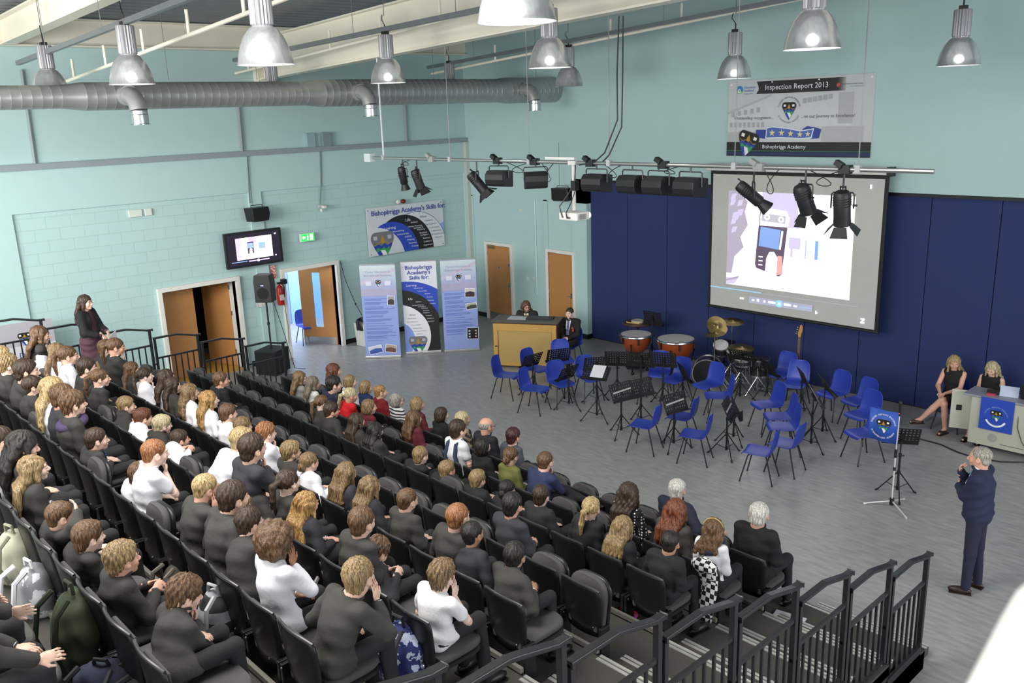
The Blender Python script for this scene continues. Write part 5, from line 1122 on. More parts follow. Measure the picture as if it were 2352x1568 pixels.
# music stands
STAND={}
STG=mat('music_stand_black','#131315',.6,noise=.1)
def mstand(x,y,z,rz,tilt,label,extra=None,hw=.24):
    key=(round(z,1),round(tilt,1))
    if key not in STAND:
        r=empty('music_stand',(0,0,0),0,'','music stand','black orchestral music stands')
        b=MB(); b.tube([(0,0,.12),(0,0,.62)],.016,10); b.tube([(0,0,.60),(0,0,z-.05)],.010,8); b.tube([(0,0,.60),(0,0,.65)],.022,10); b.tube([(0,0,.10),(0,0,.16)],.022,10); b.tube([(.02,0,.62),(.055,0,.62)],.010,8); b.build('pole',STG,r,smooth=True)
        for k in range(3):
            a=k*2.094+.5; c,s=math.cos(a),math.sin(a); b=MB(); b.tube([(c*.02,s*.02,.36),(c*.29,s*.29,.015)],.009,6); b.tube([(c*.02,s*.02,.13),(c*.16,s*.16,.175)],.006,6); b.tube([(c*.27,s*.27,.035),(c*.31,s*.31,.008)],.013,8); b.build('leg',STG,r,smooth=True)
        b=MB(); b.tube([(0,0,.34),(0,0,.39)],.024,10); b.build('leg_collar',STG,r,smooth=True)
        # perforated desk, facing +y and tilted back
        R=rotx(tilt); W,Hh=.48,.33; nx,nz=9,5; b=MB(); xs=[];zs=[]
        px_=(W-.05)/nx; pz_=(Hh-.07)/nz; ex=[v for i in range(nx) for v in (-W/2+.025+px_*i,-W/2+.025+px_*(i+.55))]+[W/2-.025]; ez=[v for i in range(nz) for v in (-Hh/2+.05+pz_*i,-Hh/2+.05+pz_*(i+.5))]+[Hh/2-.02]
        xs=[-W/2]+list(ex)+[W/2]; zs=[-Hh/2]+list(ez)+[Hh/2]
        vs=[R@np.array([a,.0,c])+np.array([0,.02,z]) for c in zs for a in xs]; n=len(xs); fs=[]
        for j in range(len(zs)-1):
            for i in range(n-1):
                if i%2==0 and j%2==0 and 1<i<n-2 and 0<j<len(zs)-2: continue
                fs.append((j*n+i,j*n+i+1,(j+1)*n+i+1,(j+1)*n+i))
        b.add(vs,fs); o=b.build('desk',STG,r); m=o.modifiers.new('thickness','SOLIDIFY'); m.thickness=.004; m.offset=0
        b=MB(); b.box(R@np.array([0,.028,-Hh/2])+np.array([0,.02,z]),(W,.055,.005),R); b.box(R@np.array([0,.055,-Hh/2+.01])+np.array([0,.02,z]),(W,.004,.022),R); b.build('lip',STG,r); b=MB(); b.box(R@np.array([0,-.02,0])+np.array([0,.02,z]),(.05,.035,.14),R); b.build('bracket',STG,r)
        STAND[key]=r
    else: r=copy_tree(STAND[key])
    r.location=(x,y,0); r.rotation_euler=(0,0,rz); r['label']=label; return r
CEN=np.array([9.3,-4.9])
def stand_px(desk,base,label,rz=None,tilt=.55,extra=None):
    bs=phit(base,2,0); zs=np.linspace(.6,1.4,161); z=min(zs,key=lambda q:abs(pproj((bs[0],bs[1],q))[1]-desk[1])); z=round(float(z),1)
    if rz is None:
        d=bs[:2]-CEN; rz=math.atan2(d[1],d[0])-math.pi/2
    r=mstand(bs[0],bs[1],z,rz,tilt,label)
    if 'a silver strip' in label or 'and silver strip' in label:
        Q=rotx(tilt); b=MB(); b.box(Q@np.array([.0,.008,.015])+np.array([0,.02,z]),(.40,.006,.028),Q@roty(.06)); b.build('silver_strip',simple('#a4a6a4',.4),r)
    if extra=='paper':
        R=rotz(rz)@rotx(tilt); b=MB(); b.box((0,0,0),(.24,.003,.32)); o=b.build('sheet_music',simple('#d4d6da')); tag(o,'white sheet of music resting on a stand desk '+('below the piano' if bs[0]<9 else 'near the wall'),'paper'); 
        off=R@np.array([-.03,.012,.02]); o.location=(bs[0]+off[0]+(rotz(rz)@np.array([0,.02,0]))[0],bs[1]+off[1]+(rotz(rz)@np.array([0,.02,0]))[1],z+off[2]); o.rotation_euler=(tilt,0,rz)
    return r
STS=[((1213,827),(1225,905),'black music stand in front of the piano, desk seen edge on',1.52,.5,None),
((1282,820),(1285,905),'black music stand before the right part of the piano back',1.1,.45,None),
((1308,854),(1307,938),'black music stand beside the blue chair at the piano end',1.6,.45,None),
((1385,858),(1371,965),'music stand holding a white sheet, desk tipped almost flat',-2.75,1.0,'paper'),
((1369,833),(1371,928),'black music stand standing over the chair under the white sheet',0.95,.4,None),
((1416,820),(1418,915),'music stand at the left of the line of three joined desks',0.62,.3,None),
((1472,822),(1472,918),'music stand in the middle of the line of three desks below the timpani',0.45,.3,None),
((1524,830),(1522,932),'music stand at the right of the line of three desks, beside the blue chair',0.45,.35,None),
((1427,904),(1427,1000),'music stand with a silver strip, furthest left of those facing the audience',-1.75,.5,None),
((1476,885),(1472,975),'music stand with hazy glare, just right of the left silver-strip stand',-1.8,.5,None),
((1548,930),(1547,1030),'music stand with a silver strip in front of two blue chairs',-1.75,.5,None),
((1566,852),(1567,925),'music stand seen edge on beside the chair by the bass drum',-0.6,.35,None),
((1666,789),(1662,868),'tall music stand in front of the drum kit cymbals',0.2,.5,None),
((1699,815),(1699,921),'music stand over the right side of the drum kit',0.15,.7,None),
((1676,945),(1668,1046),'music stand with narrow turned desk and silver strip, middle right',-1.2,.45,None),
((1692,937),(1684,1015),'music stand just behind the turned silver-strip stand',-1,.45,None),
((1763,853),(1761,914),'music stand near the wall left of the guitar',-0.5,.5,None),
((1841,872),(1838,952),'music stand in front of the bass guitar, seen edge on',-0.8,.4,None),
((1877,905),(1862,1031),'music stand with a loose white sheet, right of the overlapping chairs',-0.9,.5,'paper'),
((1903,884),(1888,1003),'music stand behind the one with the loose white sheet',-0.8,.45,None)]
for d_,b_,l_,rz_,t_,e_ in STS: stand_px(d_,b_,l_,rz_,t_,e_)
# silver strips on three desks
for i,(px,rz_) in enumerate((((1427,904),2.75),((1548,932),2.8),((1676,945),-2.0))):
    pass
# flag on its stand and the microphone stand
mstand(13.50,-3.74,.92,.55,.5,'music stand carrying the blue school flag by the microphone')
r=empty('school_flag',(13.33,-3.955,.84),.12,'blue square flag with the school crest hung on a music stand','flag')
FB=mat('flag_blue','#2c55b4',.6,noise=.08,nscale=5); b=MB(); n=12; vs=[]
for i in range(n+1):
    for z in (0,.46): u=i/n; vs.append((-.20+.40*u,.012*math.sin(u*9)-.002,z+ .02*(1-u)))
b.add(vs,[(2*i,2*i+2,2*i+3,2*i+1) for i in range(n)]); o=b.build('cloth',FB,r,smooth=True); m=o.modifiers.new('t','SOLIDIFY'); m.thickness=.003
sh=Sheet((-.2,-.018,0.01),(1,0,0),(0,0,1),r,.4,.46); sh.crest(.2,.22,.22); sh.arctext('DISCOVER INSPIRING EMPOWERING',(.2,.24),.15,170,10,.034,PT); sh.arctext('BISHOPBRIGGS ACADEMY',(.2,.22),.17,200,340,.034,PT,inside=True); sh.finish()
r=empty('microphone_stand',(13.60,-4.14,0),0,'chrome microphone stand with a low tripod base beside the flag','microphone stand')
b=MB(); b.tube([(0,0,.05),(0,0,.80)],.011,10); b.tube([(0,0,.80),(.01,0,1.36)],.008,10); b.build('pole',mat('bright_chrome','#e2e2e0',.3,.4),r,smooth=True)
b=MB(); b.tube([(0,0,.04),(0,0,.14)],.03,10); b.tube([(0,0,.74),(0,0,.86)],.02,10); b.tube([(0,0,.55),(0,0,.6)],.018,10); b.build('collar',DARK,r,smooth=True)
for k in range(3): a=k*2.094-.6; c,s=math.cos(a),math.sin(a); b=MB(); b.tube([(0,0,.10),(c*.34,s*.34,.02)],.010,8); b.tube([(c*.32,s*.32,.02),(c*.36,s*.36,.012)],.016,8); b.build('leg',mat('bright_chrome','#e2e2e0',.3,.4),r,smooth=True)
r=empty('microphone',(13.61,-4.14,1.36),0,'black wireless microphone with a tiny red light on the chrome stand','microphone'); b=MB(); b.tube([(0,0,-.02),(0,-.005,.14)],[.014,.02],12); b.sph((0,-.006,.165),(.027,.027,.032),12,8); b.build('body',DARK,r,smooth=True); b=MB(); b.sph((0,-.018,.02),.005,8,5); b.build('red_light',mat('red_led','#ff3030',.3,emit='#ff2020',estr=6),r)
b=MB(); pts=[(13.45,-4.0,.01),(13.0,-3.0,.012),(12.65,-1.35,.012),(13.17,-1.36,.012),(13.8,-1.58,.012),(14.4,-1.26,.012),(15.5,-1.0,.012)]
pts=[phit(p,2,.012) for p in ((2068,1003),(2100,1004),(2160,1020),(2200,1038),(2245,1052),(2300,1060),(2352,1061),(2480,1062))]; b.tube(pts,.011,6); tag(b.build('floor_cable',DARK,smooth=True),'black cable trailing across the floor from the flag to the desk','cable')
# timpani
def timpani(x,y,R0,H,label):
    r=empty('timpani',(x,y,0),0,label,'drum','timpani by the blue wall'); pr=[(.04,H-.48*R0/.33)]+[(R0*math.sin(t),H-.03-R0*1.25*math.cos(t)) for t in np.linspace(.12,1.57,10)]
    b=MB(); b.lathe(pr,(0,0,0),32); b.build('bowl',mat('copper_fibreglass','#8c3f20',.35,noise=.15,nscale=5),r,smooth=True,ang=60)
    b=MB(); b.lathe([(R0-.01,H),(R0+.02,H-.005),(R0+.025,H-.03),(R0+.01,H-.045)],(0,0,0),32); b.build('rim',CHROME,r,smooth=True); b=MB(); b.disc((0,0,H-.003),R0,32); b.build('drum_head',simple('#a9a8a6',.6),r)
    for k in range(6): a=k*1.047+.3; c,s=math.cos(a),math.sin(a); b=MB(); b.box((c*(R0+.02),s*(R0+.02),H-.10),(.045,.03,.13),rotz(a)); b.build('tuning_lug',DARK,r,bevel=.004)
    for k in range(3): a=k*2.094+.9; c,s=math.cos(a),math.sin(a); b=MB(); b.tube([(c*(R0+.03),s*(R0+.03),H-.15),(c*R0*.8,s*R0*.8,.25),(c*R0*.75,s*R0*.75,.05)],.014,8); b.sph((c*R0*.75,s*R0*.75,.035),.035,10,6); b.build('leg',BLK,r,smooth=True)
    b=MB(); b.lathe([(0,.12),(R0*.7,.12),(R0*.7,.15),(0,.15)],(0,0,0),20); b.build('base_ring',BLK,r); return r
timpani(6.88,-1.38,.33,.84,'smaller orange-brown timpani, on the left'); timpani(7.80,-1.23,.38,.86,'larger orange-brown timpani, on the right')
p=phit((1450,738),1,-.5)
r=empty('percussion_table',(6.25,-.55,0),0,'small dark round table holding a tambourine behind the left timpani','table'); b=MB(); b.lathe([(0,.80),(.33,.80),(.34,.82),(.33,.84),(0,.84)],(0,0,0),28); b.build('top',PWD,r,smooth=True,ang=30); b=MB(); b.tube([(0,0,.03),(0,0,.8)],.03,10); b.tube([(-.25,0,.015),(.25,0,.015)],.015,8); b.tube([(0,-.25,.015),(0,.25,.015)],.015,8); b.build('pedestal',BLK,r)
r=empty('tambourine',(6.25,-.55,.84),0,'pale tambourine lying on the dark round table','tambourine'); b=MB(); b.lathe([(.13,0),(.135,0),(.135,.045),(.13,.045)],(0,0,0),24); b.build('frame',simple('#b8b090'),r); b=MB(); b.disc((0,0,.043),.13,24); b.build('skin',simple('#b8b4a0'),r)
b=MB(); b.tube([(6.12,-.74,.85),(6.42,-.70,.85)],.009,8); b.sph((6.11,-.745,.857),.016,8,6); tag(b.build('drum_beater',simple('#c8a860')),'pale beater lying on the edge of the round table','drumstick')
mstand(6.72,-.62,1.0,.0,.25,'black music stand behind the left timpani against the blue wall')
# drum kit
CYM=mat('cymbal_bronze','#8a7a4c',.28,.85,noise=.15,nscale=10); SHELL=mat('smoked_shell','#26282c',.2,noise=.3,nscale=4)
def drum(name,c,R0,depth,Rm,label,skin='#b5b5b5',par=None):
    r=empty(name,c,0,label,'drum','drums of the kit'); b=MB(); b.lathe([(R0,-depth/2),(R0,depth/2)],(0,0,0),28,Rm); b.build('shell',SHELL,r,smooth=True)
    b=MB(); 
    for s in (-1,1): b.lathe([(R0*.98,s*depth/2),(R0*1.05,s*depth/2),(R0*1.05,s*(depth/2-.03)),(R0*1.0,s*(depth/2-.03))],(0,0,0),28,Rm)
    for k in range(6):
        a=k*1.047; b.tube([Rm@np.array([R0*1.04*math.cos(a),R0*1.04*math.sin(a),-depth/2]),Rm@np.array([R0*1.04*math.cos(a),R0*1.04*math.sin(a),depth/2])],.008,6)
    b.build('hoops_and_rods',CHROME,r,smooth=True,ang=30)
    for s in (-1,1): b=MB(); b.disc(Rm@np.array([0,0,s*depth/2*.99]),R0,28,Rm); b.build('drum_head',simple(skin,.4),r)
    return r
def tripod(r,h,x=0,y=0):
    b=MB(); b.tube([(x,y,.08),(x,y,h)],.012,8); b.build('pole',CHROME,r,smooth=True)
    for k in range(3): a=k*2.094+.2; c,s=math.cos(a),math.sin(a); b=MB(); b.tube([(x,y,.36),(x+c*.28,y+s*.28,.015)],.010,6); b.tube([(x,y,.12),(x+c*.17,y+s*.17,.14)],.008,6); b.build('leg',CHROME,r,smooth=True)
def cymbal(px,y,tiltx,tilty,R0,label,h=None):
    p=phit(px,1,y); r=empty('cymbal_stand',(p[0],p[1],0),0,label,'cymbal','cymbals of the drum kit'); tripod(r,p[2]); Rm=rotx(tiltx)@roty(tilty); b=MB(); b.lathe([(.012,.035),(.03,.032),(.045,.012),(R0*.6,.004),(R0,-.008),(R0,-.011),(R0*.6,.0),(.04,.008)],(0,0,p[2]),32,Rm)
    b.v=[tuple(v) for v in b.v]; b.build('cymbal',CYM,r,smooth=True,ang=60); return r
cymbal((1648,748),-1.0,.5,.75,.22,'crash cymbal tipped steeply at the top of the drum kit'); cymbal((1682,738),-.6,.1,.1,.23,'flat cymbal furthest back against the blue wall'); cymbal((1642,766),-1.2,.1,-.05,.20,'low flat cymbal in front of the steeply tipped one'); cymbal((1703,798),-.95,.05,.1,.24,'golden cymbal on the right of the drum kit')
def dr(px,y): return phit(px,1,y)
p=dr((1625,868),-1.15); drum('bass_drum',(p[0],p[1],.29),.28,.40,rotz(.5)@rotx(math.pi/2),'dark bass drum with chrome hoops on the floor by the wall','#1c1c20')
p=dr((1655,800),-1.0); drum('tom_drum',(p[0],p[1],max(.75,p[2])),.15,.22,rotx(.5)@roty(.3),'smoky tom drum mounted left above the bass drum')
p=dr((1690,815),-.9); drum('tom_drum',(p[0],p[1],.68),.17,.24,rotx(.4),'smoky tom drum mounted right above the bass drum')
p=dr((1708,818),-1.1); drum('snare_drum',(p[0],p[1],.62),.17,.13,rotx(.1),'shallow snare drum on the right of the kit'); p=dr((1745,820),-.7); drum('floor_tom',(p[0],p[1],.45),.20,.35,rotx(0),'dark floor tom beside the wall right of the kit','#2a2c30')
for nm,px,y,l in (('snare_stand',(1712,880),-1.1,'chrome stand under the snare drum'),('tom_stand',(1640,880),-1.35,'chrome stand legs in front of the bass drum'),('hardware_stand',(1738,905),-1.0,'chrome stand with splayed legs right of the kit')):
    p=phit(px,2,0.0); r=empty(nm,(p[0],min(p[1],-.35),0),0,l,'stand'); tripod(r,.52)
r=empty('drum_stool',(9.55,-.75,0),0,'low round black stool with chrome frame beside the drum kit','stool'); b=MB(); b.lathe([(0,.42),(.17,.42),(.18,.45),(.17,.49),(0,.5)],(0,0,0),24); b.build('seat',DARK,r,smooth=True,ang=40); b=MB(); b.tube([(-.15,-.1,.42),(-.17,-.12,.02),(.15,-.12,.02),(.15,-.1,.42)],.011,8); b.tube([(-.15,.1,.42),(-.17,.12,.02),(.15,.12,.02),(.15,.1,.42)],.011,8); b.build('frame',CHROME,r,smooth=True)
# bass guitar
r=empty('bass_guitar',(10.08,-.38,0),.1,'brown bass guitar standing upright by the blue wall behind a chair','guitar')
b=MB(); out=[(0,.02),(.10,.03),(.15,.10),(.145,.18),(.11,.24),(.12,.30),(.15,.40),(.12,.44),(.07,.40),(.03,.36),(-.03,.36),(-.08,.42),(-.13,.48),(-.16,.44),(-.13,.34),(-.11,.25),(-.15,.17),(-.15,.09),(-.09,.03)]
b.prism(out,(0,.02,.06),(1,0,0),(0,0,1),.04); b.build('body',mat('sunburst_lacquer','#5a1f12',.25,noise=.3),r,bevel=.006); b=MB(); b.b2((-.024,-.035,.42),(.024,-.012,1.10)); o=b.build('neck',mat('rosewood','#6a543a',.5),r)
b=MB()
for i in range(16): b.b2((-.025,-.037,.46+i*.04),(.025,-.035,.464+i*.04))
b.build('frets',CHROME,r)
b=MB(); b.prism([(-.025,1.10),(.025,1.10),(.03,1.16),(.05,1.22),(.055,1.30),(.03,1.345),(-.0,1.33),(-.01,1.25),(-.035,1.18)],(0,-.012,0),(1,0,0),(0,0,1),.018); b.build('headstock',mat('maple','#c08a42',.4),r,bevel=.003)
for k in range(4): b=MB(); b.tube([(-.02,-.02,1.15+.04*k),(-.07+.008*k,-.02,1.16+.04*k)],.006,6); b.sph((-.075+.008*k,-.02,1.16+.04*k),(.014,.006,.014),8,5); b.build('tuning_peg',CHROME,r,smooth=True)
b=MB(); b.tube([(-.18,-.1,.02),(0,.06,.05),(.18,-.1,.02)],.010,8); b.tube([(0,.08,.02),(0,.06,.6)],.010,8); b.build('guitar_stand',DARK,r)
r=empty('guitar_amplifier',(9.75,-.28,0),0,'low dark amplifier on the floor beside the guitar','amplifier') if False else None
# waste bin
r=empty('waste_bin',(.42,-3.88,0),.1,'cream waste bin with a black liner beside the corridor door','bin'); b=MB(); b.add([(-.19,-.15,0),(.19,-.15,0),(.19,.15,0),(-.19,.15,0),(-.22,-.18,.58),(.22,-.18,.58),(.22,.18,.58),(-.22,.18,.58)],[(0,3,2,1),(0,1,5,4),(1,2,6,5),(2,3,7,6),(3,0,4,7)]); b.build('body',simple('#d0d0c8',.5),r,bevel=.01)
b=MB(); n=28; pts=[(.235*math.cos(t)*(1+.1*abs(math.cos(2*t))),.20*math.sin(t)*(1+.1*abs(math.cos(2*t)))) for t in np.linspace(0,6.283,n,endpoint=False)]; vs=[(x,y,.42+.03*math.sin(9*i)) for i,(x,y) in enumerate(pts)]+[(x*1.02,y*1.02,.60) for x,y in pts]+[(x*.9,y*.9,.66+.02*math.sin(7*i)) for i,(x,y) in enumerate(pts)]+[(x*.7,y*.7,.5) for x,y in pts]
b.add(vs,[(k*n+i,k*n+(i+1)%n,(k+1)*n+(i+1)%n,(k+1)*n+i) for k in range(3) for i in range(n)]+[tuple(3*n+i for i in range(n))]); b.build('liner',mat('bin_liner','#111114',.3,bump=.4),r,smooth=True)
b=MB(); b.tube([(.05,-4.2,2.1),(.06,-4.1,1.6),(.1,-3.9,1.0),(.16,-3.78,.7)],.008,6); b.sph((.1,-3.9,1.0),(.02,.02,.03),8,5); tag(b.build('light_cord',DARK,smooth=True),'dark cord slanting down the wall from the door frame to the bin','cord')
# media desk with its two women's things
r=empty('media_desk',(0,0,0),0,'pale grey wheeled media desk with its side door open at the right edge','desk')
DG=mat('desk_grey','#b4b6a6',.5,noise=.03); x0,x1,y0,y1=13.52,14.75,-1.22,-.86
b=MB(); b.b2((x0,y0,.10),(x1,y1,.86)); b.build('cabinet',DG,r,bevel=.006); b=MB(); b.b2((x0-.12,y0-.02,.87),(x1+.1,y1+.10,.90)); b.build('worktop',simple('#8f92a0',.4),r,bevel=.006)
b=MB(); b.box((13.36,-.98,.54),(.42,.02,.66),rotz(.35)); o=b.build('side_door',simple('#c2c4b4',.5),r,bevel=.004); b=MB(); b.box((13.28,-1.025,.57),(.08,.012,.09),rotz(.45)); b.build('lock_plate',DARK,o); 
b=MB()
for x in (x0+.05,x1-.05):
    for y in (y0+.05,y1-.05): b.tube([(x-.012,y,.035),(x+.012,y,.035)],.035,12); b.tube([(x,y,.04),(x,y,.10)],.01,6)
b.build('castor',simple('#55585a'),r); b=MB()
for x in (13.88,14.42): b.disc((x,y0-.002,.25),.07,20,rotx(math.pi/2)@rotx(0))
b.build('speaker_grille',simple('#9c9e98'),r); b=MB(); b.b2((14.0,y0-.004,.17),(14.35,y0-.002,.176)); b.build('drawer_gap',DARK,r)
r=empty('crest_cloth',(13.93,-1.245,.44),0,'blue cloth with the school crest hanging on the front of the media desk','flag'); b=MB(); b.b2((-.26,-.004,-.06),(.22,.004,.46)); b.build('cloth',mat('cloth_blue','#1f45b0',.7),r)
sh=Sheet((-.26,-.0045,-.06),(1,0,0),(0,0,1),r,.48,.52); sh.crest(.24,.24,.20); sh.arctext('DISCOVER INSPIRING EMPOWERING',(.24,.22),.16,165,15,.03,simple('#8fa4dc',.5)); sh.ring((.24,.23),.135,.165,205,335,PT,20,'scroll'); sh.finish()
def flatitem(name,c,size,rz,m,label,cat,tilt=0): b=MB(); b.box((0,0,0),size); o=b.build(name,m,loc=c,rz=rz); o.rotation_euler=(tilt,0,rz); return tag(o,label,cat)
flatitem('white_booklet',(13.98,-.98,.975),(.26,.004,.17),.2,simple('#b6c2d8'),'pale blue booklet standing on the media desk','booklet',-.5)
flatitem('red_box',(13.76,-1.10,.915),(.12,.06,.03),.1,simple('#b83a54'),'small red packet on the media desk','packet'); flatitem('black_pouch',(13.76,-.98,.925),(.2,.12,.045),.3,DARK,'black pouch on the media desk beside the red packet','pouch')
r=empty('laptop',(14.32,-.92,.90),.15,'open black laptop on the media desk at the photo edge','laptop'); b=MB(); b.box((0,.05,.012),(.36,.25,.022)); b.build('keyboard_base',DARK,r,bevel=.004); b=MB(); b.box((0,-.10,.13),(.36,.012,.25),rotx(.2)); o=b.build('lid',DARK,r,bevel=.004); b=MB(); b.box((.0,-.118,.14),(.045,.003,.02),rotx(.2)); b.build('silver_mark',simple('#d0d0d0'),r)
b=MB(); b.tube([(14.2,-1.2,.88),(14.22,-1.23,.5),(14.3,-1.24,.3),(14.5,-1.25,.05),(14.7,-1.3,.012)],.006,5); b.tube([(14.35,-1.2,.88),(14.4,-1.22,.6),(14.42,-1.24,.3),(14.6,-1.22,.1)],.006,5); tag(b.build('hanging_cable',simple('#30383a')),'thin cables hanging down the front of the media desk','cable')
p=phit((2150,952),2,.003); flatitem('floor_paper',(p[0],p[1],.003),(.30,.21,.002),.3,simple('#9aa4b8'),'sheet of paper lying on the floor beneath the crossed foot','paper')
p=phit((2128,965),2,0); r=empty('water_bottle',(p[0],p[1],0),0,'clear water bottle on the floor by the seated woman','bottle'); b=MB(); b.lathe([(0,0),(.03,0),(.032,.02),(.032,.14),(.012,.19),(.012,.2),(0,.2)],(0,0,0),14); b.build('bottle',mat('clear_plastic','#c8d4e0',.1,trans=.85),r,smooth=True); b=MB(); b.tube([(0,0,.2),(0,0,.22)],.014,10); b.build('cap',simple('#6a8ad0'),r)
# ================================================================ seating tiers
YF=lambda k:-7.43-.84*k
ZF=lambda k:.22+.25*k
YB=lambda k:-8.25-.84*k
CARP=mat('tier_carpet','#45433f',.95,noise=.25,nscale=60,bump=.2,bscale=150); ALN=mat('ribbed_aluminium','#cfcfca',.35,.6)
r=empty('seating_platform',(0,0,0),0,'dark carpeted tiered seating platform with aluminium step edges','platform')
XL,XR=2.92,15.38; NK=11
for k in range(NK):
    b=MB(); b.b2((XL,-19.5 if k==NK-1 else YF(k+1)-.15,ZF(k)-.12 if k else .0),(XR,YF(k),ZF(k))); b.build('tier',CARP,r)
    b=MB(); b.b2((XL,YF(k)-.02,ZF(k)-.25),(XR,YF(k)-.012,ZF(k)-.0)); b.build('riser',BLK,r)
    for xa,xb in ((14.12,15.34),(2.98,4.18)):
        b=MB()
        for d in (0,.045): b.b2((xa if k else 2.98,YF(k)-.035-d,ZF(k)),(xb,YF(k)-.005-d,ZF(k)+.008))
        for d in (.008,.018,.028): b.b2((xa,YF(k)-.002-d,ZF(k)+.008),(xb,YF(k)-d-.006,ZF(k)+.012))
        b.build('nosing',ALN,r)
        if k>0 or 1:
            zh=ZF(k)-.125; b=MB(); b.b2((xa+.02,YF(k)-.0,0 if k==0 else ZF(k-1)),(xb-.02,YF(k)+.27,zh)); b.build('half_step',CARP,r)
            b=MB()
            for d in (0,.045): b.b2((xa+.02,YF(k)+.24-d,zh),(xb-.02,YF(k)+.27-d,zh+.008))
            b.build('nosing',ALN,r)
b=MB(); b.b2((XR-.03,YF(0)-.1,0),(XR,YF(NK),.3)); 
for k in range(NK): b.b2((XR-.02,YF(k+1),0),(XR+.0,YF(k),ZF(k)-.02))
b.build('side_skirt',BLK,r)
b=MB()
for k in range(1,NK): b.b2((4.2,YB(k-1)-.06,ZF(k-1)+.27),(14.1,YB(k-1)-.03,ZF(k-1)+.31))
b.build('seat_beam',mat('beam_aluminium','#8f8d84',.45,.5),r)
# railings
RAIL=mat('rail_black','#1d1d21',.35,noise=.1)
RSRC={}
def railing(x,k,label,side):
    if side not in RSRC:
        r=empty('guard_rail',(0,0,0),0,'','railing','black guard rails stepping down the platform side')
        b=MB(); w=.022; 
        b.b2((-w,-.03,0),(w,.014,1.0)); b.build('front_post',RAIL,r,bevel=.004); b=MB(); b.b2((-w,-.80,.0),(w,-.76,1.10)); b.build('rear_post',RAIL,r,bevel=.004)
        b=MB(); pts=[(0,.05,1.01),(0,-.05,1.015),(0,-.33,1.085),(0,-.40,1.10),(0,-.80,1.10)]
        hw=.028; prof=[(-hw,-.016),(hw,-.016),(hw,.016),(-hw,.016)]; vs=[(a,p[1],p[2]+c) for p in pts for a,c in prof]; fs=[]
        for i in range(len(pts)-1):
            for j in range(4): fs.append((i*4+j,i*4+(j+1)%4,(i+1)*4+(j+1)%4,(i+1)*4+j))
        fs+=[(0,1,2,3),tuple(4*(len(pts)-1)+q for q in (3,2,1,0))]; b.add(vs,fs); b.build('handrail',RAIL,r,bevel=.006)
        b=MB(); b.b2((-.015,-.78,.72),(.015,-.01,.75)); b.build('infill_rail',RAIL,r); 
        for i in range(6): b=MB(); y=-.12-.112*i; b.b2((-.010,y-.010,.0),(.010,y+.010,.72)); b.build('baluster',RAIL,r)
        b=MB(); b.b2((-.015,-.78,.02),(.015,-.01,.05)); b.build('bottom_rail',RAIL,r); b=MB(); b.b2((-.012,-.87,.62),(.012,-.80,.65)); b.build('linking_clip',CHROME,r)
        RSRC[side]=r
    else: r=copy_tree(RSRC[side])
    r.location=(x,YF(k)-.02,ZF(k)); r['label']=label; return r
ORD=['lowest','second lowest','third lowest','fourth','fifth','sixth','seventh','eighth','ninth']
for k in range(8): railing(15.33,k,'black guard rail panel at the right aisle, %s one up the steps'%ORD[k],'R')
for k in range(8): railing(2.96,k,'black guard rail panel at the left aisle, %s one up the steps'%ORD[k],'L')
# foreground ledge, out of focus at the bottom right corner
def corner2():
    """white painted handrail end of the viewing balcony, an arm's length from the camera"""
    P=lambda px,t: CAMP+pray(px)*t
    q=[P((2356,1318),.62),P((2222,1578),.55),P((2500,1700),.55),P((2520,1322),.62)]; n=norm(np.cross(q[1]-q[0],q[3]-q[0])); n=n if n@FW>0 else -n
    b=MB(); b.add([*q,*[v+n*.05 for v in q]],[(0,1,2,3),(7,6,5,4),(0,4,5,1),(1,5,6,2),(2,6,7,3),(3,7,4,0)])
    tag(b.build('balcony_ledge',mat('ledge_white','#fdfdfa',.5,noise=.0),bevel=.01),'blurred bright white ledge at the bottom right corner close to the camera','ledge')
    l=bpy.data.lights.new('ledge_fill','POINT'); l.energy=5; l.shadow_soft_size=.15; l.color=(1,.97,.9); o=bpy.data.objects.new('ledge_fill',l); COL.objects.link(o); o.location=tuple(P((2500,1450),.30)+np.array([0,0,.0]))  # added point lamp that whitens the ledge
corner2()
